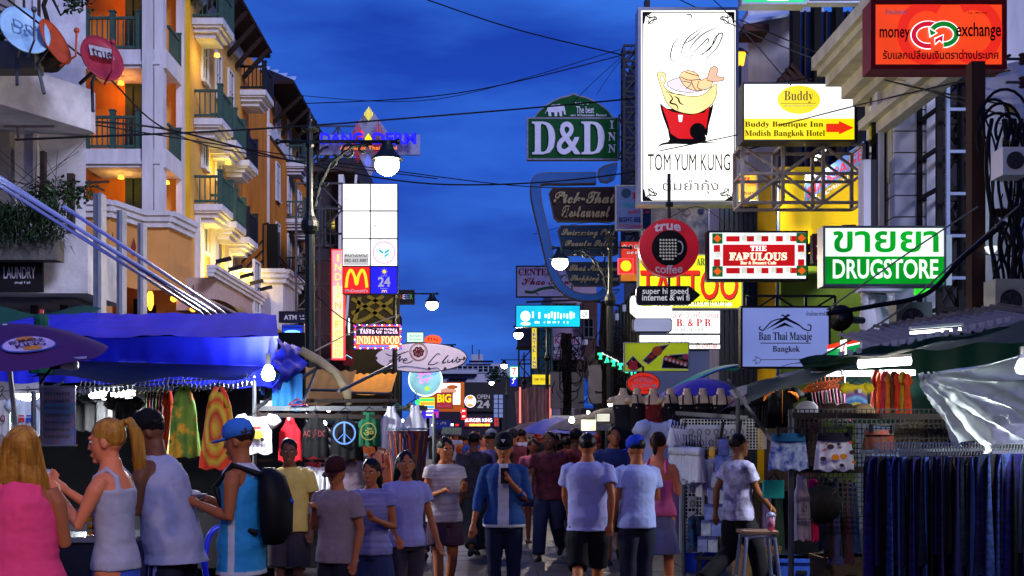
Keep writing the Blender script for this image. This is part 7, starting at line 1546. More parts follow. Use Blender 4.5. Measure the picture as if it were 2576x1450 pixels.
tube_light(at(2160, 916, 10.8), at(2290, 908, 10.8), 'dazzling fluorescent tube over the tie-dye tee on the right stall', .04, en=170)
tube_light(at(2290, 838, 12.0), at(2420, 828, 12.0), 'slim tube light under the roof edge', .015, en=8)
for a, b, Y, r_, m in (((1990, 1045), (2480, 1050), 9.4, .045, mat('dark_wood_rail', '')), ((2160, 1136), (2700, 1128), 9.0, .022, chrome), ((2480, 1122), (2700, 1126), 8.6, .03, darkm), ((2040, 942), (2300, 938), 10.9, .05, whitem), ((1830, 955), (1985, 1170), 11, .03, pole_m), ((1700, 1040), (1880, 1052), 13.4, .05, pole_m), ((1560, 1000), (1870, 1000), 15, .03, pole_m), ((2000, 1180), (2170, 1182), 9.6, .05, mat('dark_wood_rail', ''))):
 bb(MB().bar(at(a[0], a[1], Y), at(b[0], b[1], Y), r_), 'rail', m, SR)
for u, v0, Y in ((1990, 1030, 9.4), (2490, 1040, 9.2), (1856, 985, 13), (1720, 1100, 13.4)): bb(MB().tube([at(u, v0, Y), (px(u, Y), Y, 0)], .025, 6), 'stall_pole', pole_m, SR)
def gridpanel(name, label, u0, v0, u1, v1, Y, nx, ny, m, r_=.004, rz=0):
 t = thing(name, label, 'grid rack', at((u0+u1)/2, v1, Y), rz); k = Y/F; W = (u1-u0)*k; Hh = (v1-v0)*k; mb = MB()
 for i in range(nx+1): mb.bar((-W/2+W*i/nx, 0, 0), (-W/2+W*i/nx, 0, Hh), r_*2)
 for j in range(ny+1): mb.bar((-W/2, .006, Hh*j/ny), (W/2, .006, Hh*j/ny), r_*2)
 mb.build('wire_mesh', m, t)['kind'] = 'stuff'; mb = MB()
 for a in ((-W/2, 0, 0), (W/2, 0, 0)): MB().bar(a, (a[0], 0, Hh), .03).build('upright', m, t)
 return t
gridpanel('grid_rack', 'black wire grid behind the hats and shorts', 2000, 1030, 2480, 1300, 9.9, 40, 22, darkm); gridpanel('grid_rack', 'white wire grid hung with necklaces in packets', 1715, 1055, 1925, 1130, 13.5, 26, 10, whitem); gridpanel('grid_rack', 'narrow white grid stand facing the street', 1712, 1130, 1768, 1390, 13.6, 6, 28, whitem)
# mannequins
man_m = mat('cream_mannequin_plastic', 'd8b88c', .3, var=.06)
mq = MB(); mq.loft([(0, 0, .0, .13, .09), (0, 0, .12, .125, .085), (0, .0, .25, .15, .1), (0, 0, .36, .17, .1), (0, 0, .44, .16, .085), (0, 0, .48, .07, .06), (0, 0, .56, .05, .05), (0, 0, .58, .05, .05)], 20)
for s_ in (-1, 1): mq.tube([(s_*.12, 0, .42), (s_*.18, 0, .4), (s_*.225, 0, .36)], [.045, .05, .042], 10); mq.ball((s_*.065, -.06, .28), (.06, .05, .055), 10, 8)
mqm = None
def make_mq():
 me = mq.mesh('torso', man_m); me.polygons.foreach_set('use_smooth', [True]*len(me.polygons)); return me
mqm = make_mq(); dcol = (('strapless charcoal dress', '1c1c26', 0), ('dark patterned vest', '241c20', 1), ('red patterned one-shoulder top', '7a2024', 1), ('black top with a red trim', '16161c', 1), ('black halter top', '101014', 1), ('black low-cut bra top', '0e0e14', 1), ('black strappy camisole', '121218', 1))
for i, u in enumerate((1568, 1602, 1643, 1686, 1728, 1768, 1813)):
 Y = 15; t = thing('mannequin', 'headless cream mannequin in a '+dcol[i][0], 'mannequin', at(u, 1070, Y), R((0, 40, 0, 30, 0, 0, 0)[i]), 'cream mannequin torsos on the right stall'); t.scale = (.86,)*3
 place('torso', mqm, t, (0, 0, -.02)); c = MB(); c.smooth = True
 c.loft([(0, 0, -.5 if i == 0 else -.16, .2 if i == 0 else .15, .13), (0, 0, .0, .138, .098), (0, 0, .12, .133, .094), (0, -.004, .24, .156, .125), (0, -.004, .31+.02*(i % 2), .158, .118)], 20, False)
 c.build('dress' if i == 0 else 'top', fab, t, color=rgb(dcol[i][1]))
 if i: 
  mb = MB()
  for s_ in (-1, 1): mb.tube([(s_*.08, -.11, .3), (s_*.07, -.07, .45), (s_*.065, .02, .475), (s_*.07, .09, .3)], .012, 6)
  mb.build('strap', fab, t, color=rgb(dcol[i][1]))
# white tees on sloping bars, packets, black tops
for i in range(11): hanging('child_tee', 'small white tee, %s from the left on the upper wooden hangers' % ('first', 'second', 'third', 'fourth', 'fifth', 'sixth', 'seventh', 'eighth', 'ninth', 'tenth', 'eleventh')[i], 't-shirt', 'tee', 1672+i*7, 1118+i*.6, 1712+i*7, 1208+(i % 3)*4, 13.2-.06*i, WT, i, 'small white tees in a row', rz=R(66))
for i in range(5): hanging('child_tee', 'tiny white vest, %s of the top row' % ('first', 'second', 'third', 'fourth', 'fifth')[i], 'vest', 'vest', 1680+i*8, 1068+i, 1704+i*8, 1120, 13, WT, i, 'tiny white vests', rz=R(60))
hanging('t_shirt', 'large pale tee hanging beside the mannequins', 't-shirt', 'tee', 1598, 1058, 1712, 1200, 13.6, cloth_mat('lilac_white_cotton', 'b4bce4'), 9, rz=R(20)); hanging('t_shirt', 'white tee with a small green print in front of the grid', 't-shirt', 'tee', 1742, 1152, 1812, 1248, 12.9, WT, 3)
hanging('pink_dress', 'pale pink fringed top hanging below the small white tees', 'top', 'vest', 1662, 1215, 1725, 1330, 13.9, cloth_mat('blush_pink_cloth', 'b888c0'), 4)
for i in range(10): hanging('sleeveless_shirt', 'thin black top, %s on the short dark rail' % ('first', 'second', 'third', 'fourth', 'fifth', 'sixth', 'seventh', 'eighth', 'ninth', 'tenth')[i], 'top', 'strip', 1792+i*5, 1165, 1812+i*5, 1330, 12.4+.05*i, BK_ if i != 4 else cloth_mat('neon_pink_cloth', 'f02868'), i, 'black tops on the short rail', rz=R(60), hanger=False)
pkt = [MB().box((0, 0, 0), (.1, .008, .13)).mesh('packet', mat('white_card_packet', 'b8bcd0', .35)), MB().ribbon([(.025*math.cos(q*.5), -.02+.035*math.sin(q*.5)) for q in range(13)], .008, -.014, -.008, True).mesh('pendant', mat('dark_pendant', '2a2024', .4))]
for i in range(13):
 u, v = ((1738+i*21), 1083) if i < 7 else (1740+(i-7)*24, 1110) if i < 10 else (1741, 1225+(i-10)*38)
 t = thing('necklace_packet', 'white necklace packet, %s' % (('%s in the top row of the white grid' % ('first', 'second', 'third', 'fourth', 'fifth', 'sixth', 'seventh')[i]) if i < 7 else ('%s in the second row of the grid' % ('first', 'second', 'third')[i-7]) if i < 10 else ('%s down the narrow grid stand' % ('first', 'second', 'third')[i-10])), 'packet', at(u, v, 13.35), 0, 'necklace packets'); place('packet', pkt[0], t); place('pendant', pkt[1], t)
hanging('plaid_shirt', 'blue and brown plaid shirt hanging low on the grid stand', 'shirt', 'long', 1722, 1295, 1790, 1388, 13.2, mat('plaid_cloth', '3a6a98', .85, col2='3a2420', scale=16), 5, rz=R(15))
# shirts above: striped track tops, hangers, tie dye tee, orange dresses
for i in range(4): 
 t = hanging('track_jacket', ('nearest black track top with orange shoulder stripes', 'second black track top in the stack', 'third track top with cream stripes', 'rearmost track top with a red lining')[i], 'track top', 'tee', 1905+8*(3-i)-20, 985-2*(3-i), 2000+4*(3-i), 1075, 11+.12*i, BK_, i, 'track tops')
 for s_ in (-1, 1): prs(t, lambda mb, k, y: [mb.tube([(s_*(16+q*3)*k, y, -8*k), (s_*(36)*k, y+.01, -(10+q*4)*k), (s_*(44-q*0)*k, y+.01, -(24+q*3)*k)], .006, 4) for q in range(3)], mat('orange_braid', 'e07818', .6) if i < 2 else mat('cream_braid', 'c0a888', .6), -.075, 'stripe')
 prs(t, lambda mb, k, y: mb.box((2*k, y, -45*k), (1.2*k, .004, 84*k)), mat('orange_braid', ''), -.085, 'zip')
for i in range(10): hanging('sleeveless_shirt', 'dark top on an orange hanger, %s along the bent chrome rail' % ('first', 'second', 'third', 'fourth', 'fifth', 'sixth', 'seventh', 'eighth', 'ninth', 'tenth')[i], 'top', 'strip', 2030+i*9, 985-i*1.5, 2050+i*9, 1058, 10.9, cloth_mat('dark_stock_%s' % 'ab'[i % 2], ('141014', '4a1830')[i % 2]), i, 'dark tops on orange hangers', rz=R(50), hanger=False)
mb = MB()
for i in range(9): p = at(2036+i*10, 972-i*2, 10.8); mb.tube([p+Vector((-.07, 0, -.05)), p+Vector((0, 0, .02)), p+Vector((.07, 0, -.05)), p+Vector((-.07, 0, -.05))], .008, 5).tube([p, p+Vector((0, 0, .07))], .005, 4)
o = mb.build('orange_hangers', mat('orange_plastic', 'e05a20', .4)); tag(o, 'bunch of orange plastic hangers on the bent chrome rail', 'clothes hangers'); o['kind'] = 'stuff'
MB().tube(spline([tuple(at(u, v, 10.8)) for u, v in ((2030, 955), (2080, 938), (2110, 930), (2122, 945), (2124, 975))], 5), .012, 6).build('bent_rail', chrome, SR, local=False)
td3 = tiedye('rainbow_tie_dye', 'e0c818', ((.1, 'e0c818'), (.3, '7a4ab0'), (.42, '90c8f0'), (.55, '2878d0'), (.65, 'e0d020'), (.8, '3088d8'), (.95, 'e8d828')), (0, 0, 1.15), (5, 0, 4.4))
t = hanging('t_shirt', 'yellow, violet and blue spiral tie-dye t-shirt under the dazzling tube', 't-shirt', 'tee', 2118, 965, 2192, 1045, 10.3, td3, 3); prs(t, lambda mb, k, y: mb.box((0, y, -20*k), (9*k, .004, 10*k)), wht)
for i in range(8):
 c = ('8a1c10', 'e04a18', 'b02040', 'c86818', '5a2810', 'd83018', 'b88820', 'e05028')[i]; hanging('summer_dress', ('maroon', 'orange', 'crimson', 'amber', 'brown', 'scarlet', 'mustard', 'coral')[i]+' patterned dress in the bright row under the tube', 'dress', 'dress', 2188+i*12, 935+(i*5) % 9, 2222+i*10, 1050, 10.7-.05*i, cloth_mat('summer_'+c, c, scale=18, var=.4), i, 'summer dresses under the tube', hanger=False)
# shorts
flor = mat('blue_floral_print', 'c8d4e8', .8, col2='2c4a98', scale=16); chr_ = mat('cherry_print', 'd8d4e0', .8, col2='d8d4e0')
def shorts(label, u0, v0, u1, v1, Y, m, band, seed):
 t = hanging('floral_shorts', label, 'shorts', 'short', u0, v0, u1, v1, Y, m, seed, 'shorts clipped to the rail', hanger=False, D=.07); k = t['k']; W = (u1-u0)*k
 mb = MB(); mb.smooth = True; mb.loft([(0, 0, -.22*(v1-v0)*k, W*.41, .085), (0, 0, .0, W*.4, .07)], 24, False); mb.build('waistband', band, t)
 for s_ in (-1, 1): MB().box((s_*W*.3, -.08, .01), (.03, .03, .07)).build('clip', black_m, t)
 MB().bar((-W*.34, -.07, .04), (W*.34, -.07, .04), .012).tube([(0, -.07, .04), (0, -.07, .14), (.02, -.06, .17)], .007, 5).build('clip_hanger', hook_m, t); return t
shorts('white shorts with blue hibiscus flowers and a teal waistband', 1930, 1090, 2036, 1182, 9.3, flor, mat('teal_waistband', '145a80', .7), 1)
t = shorts('white shorts printed with cherries and brown leaves', 2045, 1088, 2152, 1184, 9.3, chr_, mat('dark_plum_band', '1c1228', .7), 2); k = t['k']
for (u, v, ru, m_) in ((-8, 62, 10, 'f09018'), (12, 60, 9, 'f09018'), (-38, 66, 8, '4a3040'), (-20, 36, 9, '4a3040'), (34, 50, 8, '4a3040'), (-34, 44, 4, 'e05030'), (30, 26, 5, 'e83828'), (8, 82, 6, '4a3040'), (-30, 30, 3, 'e05030'), (38, 74, 5, 'f09018'), (0, 30, 5, '4a3040')):
 prs(t, lambda mb, kk_, y: mb.prism([(u*k+ru*k*math.cos(q*.6), -v*k+ru*k*.75*math.sin(q*.6)) for q in range(11)], y-.004, y), mat('cherry_'+m_, m_, .7), -.115)
shorts('dark zigzag patterned shorts with orange flecks', 2165, 1082, 2256, 1138, 9.5, mat('zigzag_print', '1c3c38', .8, col2='7a2c18', scale=22), mat('multicolour_band', '3a6a60', .7, col2='a03020', scale=25), 3)
t = hanging('tank_shirt', 'long white tank top with black whiskey label lettering', 'tank top', 'tank', 1990, 1190, 2042, 1358, 9.7, cloth_mat('pinkish_white_cotton', 'c8b4bc'), 5, hanger=False)
for s_, a, b, st in (("JACK DANIEL'S", 58, 72, 'serif'), ('Old', 76, 86, None), ('No.7', 86, 98, 'serif'), ('QUALITY', 102, 106, None), ('Tennessee', 107, 117, 'script'), ('WHISKEY', 119, 130, 'serif')): prt(t, s_, -20 if len(s_) > 5 else -7, a, 20 if len(s_) > 5 else 7, b, ink2, .01, st)
hanging('pink_shirt', 'neon pink top partly behind the whiskey label top', 'top', 'long', 2030, 1200, 2060, 1360, 9.9, cloth_mat('neon_pink_cloth', ''), 1, hanger=False)
for i, (u, c) in enumerate(((1866, 'f03060'), (1945, '189090'))):
 t = thing('bag', ('neon pink', 'turquoise')[i]+' handbag on the lower grid shelf', 'bag', at(u, 1252, 12.6 if not i else 11)); MB().box((0, 0, .08), (.19, .08, .17)).build('body', cloth_mat('bag_'+c, c), t); MB().tube([(-.06, -.02, .16), (0, -.03, .24), (.06, -.02, .16)], .01).build('handle', black_m, t)
for i in range(9):
 c = ('1c1c34', '2a1420', '3c3c6a', '141418', '4a2030', '20305a', '241c18', '5a4a70', '182a24')[i]; u = 2058+i*14 if i < 6 else 1880+(i-6)*30
 hanging('dark_garment', ('navy', 'dark plum', 'slate blue', 'black', 'wine', 'deep blue', 'brown', 'mauve', 'bottle green')[i]+' garment hanging '+('below the cherry shorts' if i < 6 else 'behind the aluminium stool'), 'garment', 'long' if i % 2 else 'strip', u, 1195+i*3, u+34, 1385+(i*17) % 40, 10.2 if i < 6 else 12.6, cloth_mat('garment_'+c, c, var=.5, scale=14), i, 'dark garments low on the right stall', hanger=False, rz=R(20*(i % 3)))
for i, (u, Y, w, h, c, nm) in enumerate(((1905, 12.6, .5, .32, '6a5038', 'cardboard box of stock behind the aluminium stool'), (2010, 11.6, .45, .3, '1c3c9a', 'blue plastic crate under the whiskey label top'), (2120, 10.8, .5, .4, '5a4634', 'taller cardboard box under the hats'), (1770, 13.9, .4, .26, '2848c0', 'small blue plastic bag crate below the plaid shirt'), (2075, 11.9, .6, .7, '1a1a20', 'black draped stock table behind the hats'))):
 t = thing('stock_box', nm, 'box', (px(u, Y), Y, .13 if u > 1800 else .02), R(i*13-20), 'boxes of stock on the ground'); m = cloth_mat('box_'+c, c); MB().box2((-w/2, -.18, 0), (w/2, .18, h)).build('box', m, t); MB().box2((-w/2-.01, -.19, h-.04), (w/2+.01, .19, h+.0)).build('rim', m, t); MB().box((0, -.185, h*.55), (.1, .012, .035)).build('handle_hole', black_m, t)
# hats
for i, (u, v, c, Y) in enumerate(((2030, 1046, 'b0b0c0', 10.2), (2088, 1050, '3a2c28', 10.2), (2125, 1052, '4a3a30', 10.2), (2172, 1052, 'b89868', 10.2), (2068, 1268, '2c2828', 9.8), (2290, 1090, '6a5a44', 10), (2352, 1095, '3a322c', 10))):
 t = thing('sun_hat', ('white', 'dark brown', 'brown', 'straw', 'black felt', 'tan', 'dark grey')[i]+' sun hat pegged to the wire grid', 'hat', at(u, v, Y), 0, 'hats on the wire grid'); mb = MB(); mb.smooth = True
 mb.lathe([(.16, 0), (.17, .01), (.1, .03), (.095, .08), (.06, .12), (.01, .13)], n=20); mb.v = [(x, -z*.55 if i > 3 else y, y if i > 3 else z) for x, y, z in mb.v]; mb.build('hat', cloth_mat('hat_'+c, c), t)
# long dark rail at the far right: countless skirts edge on
pf1 = mat('patterned_skirt_cloth', 'ffffff', .85, var=.75, scale=16, objcol=True, bump=.1, stretch=(1, 1, 2.2)); sk = [garment_mesh('strip', .2+.05*(i % 4), .7+.09*(i % 5), (fab, pf1)[i % 2], i, .02+.008*(i % 3), False, 12, 8) for i in range(8)]
pal = ('1a1a30', '26265c', '3a2440', '14141e', '40407c', '24304a', '54406a', '1c1c70', '34242c', '3a54a0'); nmz = ('black', 'indigo', 'plum', 'charcoal', 'slate blue', 'dark grey', 'mauve', 'navy', 'brown black', 'steel blue')
for i in range(88):
 row = i % 2; j = i//2; u = 2190+j*10.5+(5 if row else 0)+rn.uniform(-4, 4); Y = 8.9-.35*row-.006*j
 o = place('hanging_skirt', sk[rn.randrange(8)], None, at(u, 1148-row*6 if u > 2470 or row == 0 else 1150, Y), (0, 0, R(66+rn.uniform(-34, 22)))); o.color = rgb(pal[(i*7) % 10])
 tag(o, nmz[(i*7) % 10]+' skirt, '+nth(j+1)+' from the left on the '+('back' if row == 0 else 'front')+' rail at the far right', 'skirt', 'dark skirts on the long right rails')
mb = MB()
for i in range(60):
 for row in (0, 1): p = at(2200+i*7.6, 1134-row*8+2, 8.9-.35*row); mb.tube([p+Vector((0, 0, .03)), p+Vector((.012, 0, .045)), p+Vector((.0, 0, -.03))], .004, 4)
o = mb.build('hanger_hooks', chrome); tag(o, 'row of bright hanger hooks on the far right rails', 'hanger hooks'); o['kind'] = 'stuff'
mb = MB(); mb.tube([at(2474, 1112, 8.5), at(2490, 1120, 8.5), at(2482, 1130, 8.5), at(2470, 1150, 8.5), at(2492, 1132, 8.5)], .014, 6); bb(mb, 'tied_rag', whitem, SR)
# clear plastic sheet
plm = mat('crumpled_clear_plastic', 'e4ecec', .16, var=.15, alpha=.62, bump=1, bscale=5)
f0 = lerp4((2312, 945, 9.0), (2660, 868, 7.6), (2660, 1120, 7.6), (2392, 1118, 8.8))
t = thing('plastic_sheet', 'big crumpled clear plastic sheet draped at the upper right of the stall', 'plastic sheet', at(2450, 1110, 8.2))
mb = MB(); mb.smooth = True
def pf(a, b):
 p = f0(a, b); d = math.hypot(a+.02, b+.02); ang = math.atan2(b+.02, a+.02)
 return tuple(p+Vector((.02*math.sin(ang*34), .07*math.sin(ang*27+d*2)*min(d, .8)+.05*noise.noise(Vector((a*9, b*9, 2))), .025*math.sin(ang*19+d*7)-.12*a*b*(1-b))))
mb.grid(pf, 90, 60); mb.build('sheet', plm, t, local=False)
bulb(2572, 925, 8.3, .05, 'bare bulb shining through the plastic sheet at the right edge', 120)
# stool, drink, postcard stand, teal dome awning, blue umbrella
al = mat('brushed_aluminium', '9aa4c8', .3, metal=.8, var=.1)
t = thing('bar_stool', 'four legged aluminium stool with a small wooden top', 'stool', (px(1905, 11), 11, 0)); MB().box2((-.17, -.15, .72), (.17, .15, .75)).build('seat', mat('worn_wood_seat', '8a6a5c', .6), t)
for s_ in (-1, 1):
 mb = MB(); mb.smooth = True; mb.tube(spline([(-.2, s_*.18, 0), (-.14, s_*.14, .6), (-.11, s_*.13, .69), (.11, s_*.13, .69), (.14, s_*.14, .6), (.2, s_*.18, 0)], 5), .018, 8); mb.build('leg', al, t)
for z in (.22, .28): MB().tube([(-.19, -.16, z), (.19, -.16, z)], .01).build('rung', al, t)
for s_ in (-1, 1): MB().tube([(s_*.18, -.17, .3), (s_*.18, .17, .3)], .01).build('rung', al, t)
t = thing('iced_drink', 'clear cup of pink iced drink with a domed lid and straw on the stool', 'drink', (px(1938, 10.95), 10.93, .751)); mb = MB(); mb.smooth = True; mb.lathe([(.032, .0), (.043, .13)], n=16); mb.build('cup', mat('cloudy_cup', 'c090b8', .15, alpha=.5), t)
MB().lathe([(.03, .003), (.037, .075)], n=14).build('drink', mat('pink_drink', 'e02860', .3), t); mb = MB(); mb.smooth = True; mb.lathe([(.046, .13), (.044, .15), (.03, .17), (.01, .178)], n=16); mb.build('lid', mat('clear_lid', 'a0a8e0', .1, alpha=.5), t); MB().tube([(0, 0, .05), (.0, 0, .25)], .006).build('straw', mat('yellow_straw', 'c8a050', .4), t)
t = thing('postcard_stand', 'tall leaning rack of shiny cards and metal plates with a white base', 'card rack', (px(1796, 12.2), 12.2, 0), R(-12))
for r_ in range(7):
 for c_ in range(2): x = -.12+c_*.108+r_*.036; MB().box((x, -.02*r_, .5+r_*.172), (.1, .012, .168), Matrix.Rotation(R(-3), 3, 'X')).build('card', mat('shiny_card_%s' % 'abc'[(r_+c_) % 3], ('9aa0c8', 'b8bcc8', '8c98d0')[(r_+c_) % 3], .12, metal=.5, var=.5, scale=12), t)
MB().bar((-.2, .03, 0), (.1, 0, 1.8), .03).bar((.05, .03, .3), (.28, 0, 1.8), .03).bar((-.2, 0, .35), (.1, 0, .35), .03).build('frame', darkm, t); MB().lathe([(.16, 0), (.14, .04), (.02, .06)], (-.15, 0, 0), 12).build('base', darkm, t)
t = thing('dome_awning', 'translucent turquoise curved awning above the mannequins', 'awning', at(1700, 960, 18)); k = 18/F
mb = MB(); mb.smooth = True; mb.grid(lambda a, b: ((-30+210*a)*k, -.4+1.2*b, (-40+75*math.sin(a*math.pi*.55)+10*math.sin(b*3.1))*k), 24, 6); mb.build('canopy', mat('turquoise_canopy', '108078', .35, emit='18a898', es=.1), t)
mb = MB(); mb.tube([((-30+210*a/20)*k, -.42, (-40+75*math.sin(a/20*math.pi*.55))*k) for a in range(21)], .02).build('rib', chrome, t)
for i, (u, v, Y, r_, c, nm) in enumerate(((1772, 1000, 16, .68, '3a2ca8', 'blue violet market umbrella above the mannequins'), (1400, 1080, 26, .9, '2438a8', 'blue checked umbrella far down on the right'), (1470, 1075, 24, .8, '3a3450', 'dark grey umbrella beside the blue checked one'), (1540, 1060, 22, .8, '5a5040', 'khaki umbrella behind the mannequins'), (1340, 1085, 34, 1.1, '6a5a58', 'brown grey umbrella at the far right stalls'))):
 t = thing('market_umbrella', nm, 'umbrella', (px(u, Y), Y, 0)); zt3 = pz(v-50*(16/Y), Y); mb = MB(); mb.smooth = True; vs = [(0, 0, zt3)]
 for q in range(1, 4):
  for j in range(32): a = 2*math.pi*j/32; vs.append((r_*q/3*math.cos(a), r_*q/3*math.sin(a), zt3-.4*(q/3)**1.6*r_-.03*abs(math.sin(a*4))*q/3))
 mb.add(vs, [(0, 1+j, 1+(j+1) % 32) for j in range(32)]+[(1+q*32+j, 1+(q+1)*32+j, 1+(q+1)*32+(j+1) % 32, 1+q*32+(j+1) % 32) for q in range(2) for j in range(32)]); mb.build('canopy', mat('umbrella_'+c, c, .6, var=.2), t); MB().tube([(0, 0, 0), (0, 0, zt3)], .02).build('pole', pole_m, t)
sheet(SR, 'pink_tarpaulin', ruf(lerp4((1780, 1010, 16), (1880, 975, 15), (1900, 1000, 14), (1800, 1040, 15)), .03, 12), mat('dusty_pink_tarp', '6a4a5c', .6))
t = thing('hanging_plastic_curtain', 'wet looking clear plastic curtain with painted pink light far down on the right', 'plastic curtain', at(1345, 1070, 45)); k = 45/F; mb = MB(); mb.smooth = True
mb.grid(lambda a, b: ((-45+85*a+10*b*(a-.5))*k, .12*math.sin(a*31+b), (100*b*(1-.3*abs(a-.55)))*k), 60, 8); mb.build('curtain', mat('pinkish_wet_plastic', 'b4a0a4', .15, col2='4a4650', scale=5, stretch=(5, 1, .3), bump=.4, emit='c06060', es=.04, alpha=.85), t)  # pink light on the plastic is put in as tint and faint emission
for u in (1308, 1384): MB().tube([((u-1345)*k, -.2, 5*k), ((u-1345)*k, -.2, 95*k)], .04).build('pink_neon_tube', em('salmon_neon', 'ff8078', 1.5), t)
# glowing sheets that stand in for lit stall interiors down the right
for i, (u0, v0, u1, v1, Y, c, lb) in enumerate(((1460, 1055, 1500, 1085, 21, 'fff4c0', 'warm glowing sheet in place of the lit stall back beside the first mannequin'), (1500, 1040, 1535, 1062, 20, 'f0f0d8', 'second pale glowing sheet in place of a lit stall back near the mannequins'), (1385, 1045, 1465, 1075, 40, 'c8c8d0', 'pale roller shutter with an added glow under the bank banner'), (1905, 965, 1960, 985, 13, 'e8f4ff', 'glowing sheet for the bright gap below the olive canvas'))):
 s = Sign('stall_glow_sheet', lb, 'lit sheet', u0, v0, u1, v1, Y, em('lit_panel_'+c, c, 1.0 if i != 2 else .35, .3, 3), case_dk, d=.1, rim=.01)
bulb(1438, 1058, 21, .05, 'small bulb at the edge of the warm lit stall', 20)
o_ = []
for i in range(22):
 Y = 19+i*2.1; sd = (-1, 1)[i % 2]; o = place('light_bulb', (o_ or [MB().ball((0, 0, 0), .045, 8, 6).mesh('light_bulb', em('bare_bulb_glow', ''))])[0], None, (sd*(2.7+.25*(i % 3)), Y, 1.86+.16*(i % 4))); o_ = [o.data]
 tag(o, 'small bare bulb, '+nth(i//2+1)+' along the '+('left' if sd < 0 else 'right')+' row of dark stalls', 'light bulb', 'bulbs of the far stalls')
# far stalls as a row of low roofs on each side
for i in range(7):
 for sd in (-1, 1):
  Y = 17+i*5; X = sd*(3.4+.15*i*0); t = thing('street_stall', '%s dark canopied stall along the %s kerb' % (('first', 'second', 'third', 'fourth', 'fifth', 'sixth', 'seventh')[i], 'left' if sd < 0 else 'right'), 'market stall', (X+sd*.5, Y, 0), 0, 'stalls lining the street')
  MB().add([(-.8, -1.6, 1.95), (.8, -1.6, 2.25 if sd > 0 else 1.95), (.8, 1.6, 2.25 if sd > 0 else 1.95), (-.8, 1.6, 1.95 if sd > 0 else 2.25), (-.8, -1.6, 2.0), (.8, -1.6, 2.3 if sd > 0 else 2.0), (.8, 1.6, 2.3 if sd > 0 else 2.0), (-.8, 1.6, 2.0)], [(3, 2, 1, 0), (4, 5, 6, 7), (0, 1, 5, 4), (1, 2, 6, 5), (2, 3, 7, 6), (3, 0, 4, 7)]).build('canopy', (tarp_d, gcan, mat('dull_blue_tarpaulin', ''))[i % 3], t)
  MB().box2((-.6, -1.4, .1), (.6, 1.4, .9)).build('counter', mat('dark_table_cloth', ''), t); MB().box2((sd*.55, -1.5, .9), (sd*.6, 1.5, 1.95)).build('back_panel', mat('stall_goods_wall', '3a3038', .8, col2='7a4a3c', scale=5, var=.6), t)
  for y in (-1.5, 1.5): MB().tube([(-sd*.75, y, 0), (-sd*.75, y, 2)], .02).build('pole', pole_m, t)
  for q in range(4): o = place('stacked_goods', garment_mesh('tee', .45, .6, fab, q, .04, True, 8, 8), t, (-sd*.5, -1.1+q*.7, 1.85), (0, 0, R(90))); o.color = rgb(('c04848', 'c8c8d4', '3858a8', 'c8a040', '20202a', '8a3a6a')[(q+i*2+sd) % 6])
# ================================================================ people
TMP = bpy.data.scenes.new('tmp')
def voxel(mb, mats, size, smooth=3, wr=0, pick=None, name='body', wsc=7.0, wseed=0):
 """one continuous skin over the shells in mb"""
 me = mb.mesh(name, [mats[0]] if isinstance(mats, (list, tuple)) else mats); o = bpy.data.objects.new('t', me); TMP.collection.objects.link(o)
 r = o.modifiers.new('r', 'REMESH'); r.mode = 'VOXEL'; r.voxel_size = size; r.use_smooth_shade = True
 if smooth: q = o.modifiers.new('s', 'SMOOTH'); q.iterations = smooth; q.factor = .5
 TMP.view_layers[0].update(); dg = TMP.view_layers[0].depsgraph
 out = bpy.data.meshes.new_from_object(o.evaluated_get(dg)); bpy.data.objects.remove(o); bpy.data.meshes.remove(me)
 out.name = name
 if wr:
  nrm = [v.normal.copy() for v in out.vertices]
  for v, n in zip(out.vertices, nrm):
   p = v.co; k = noise.noise(Vector((p.x*wsc+wseed, p.y*wsc, p.z*wsc*.8)))+.5*noise.noise(Vector((p.x*wsc*2.3, p.y*wsc*2.3, p.z*wsc*3+wseed)))
   v.co = p+n*wr*k
 if isinstance(mats, (list, tuple)):
  out.materials.clear()
  for m in mats: out.materials.append(m)
  if pick:
   for p in out.polygons: p.material_index = pick(p.center)
 out.polygons.foreach_set('use_smooth', [True]*len(out.polygons))
 return out
SK = {'fair': mat('fair_skin', 'e8855c', .5, var=.12, scale=5), 'tan': mat('tan_skin', 'a8603c', .5, var=.12, scale=5), 'brown': mat('brown_skin', '70452f', .5, var=.12, scale=5)}
hair_b = mat('black_hair', '120d0c', .45, var=.3, scale=20); hair_y = mat('golden_hair', 'c88a34', .5, col2='7c4c1a', scale=30, stretch=(1, 1, .12)); hair_br = mat('brown_hair', '3a2014', .5, col2='20120a', scale=26, stretch=(1, 1, .2))
HAIR = {'black': hair_b, 'blond': hair_y, 'brown': hair_br}
eye_w = mat('eye_white', 'd8d4d0', .3, var=.02); eye_d = mat('eye_dark', '140e0c', .2); lip = mat('lip_skin', 'a04844', .5)
def V3(*a): return Vector(a)
ARM = {'down': ((.05, -.02, -.28), (.05, .06, -.53)), 'fwd': ((.03, .1, -.26), (.0, .27, -.42)), 'back': ((.04, -.12, -.25), (.03, -.14, -.5)), 'hold': ((.05, .0, -.28), (-.04, .24, -.2)), 'up': ((.05, .1, -.25), (-.1, .3, -.07)),
       'phone': ((.06, .02, -.28), (-.09, .2, -.1)), 'bag': ((.08, .0, -.28), (.12, .1, -.5)), 'cross': ((.04, .06, -.27), (-.2, .2, -.24)), 'reach': ((.1, .15, -.2), (.05, .38, -.1))}
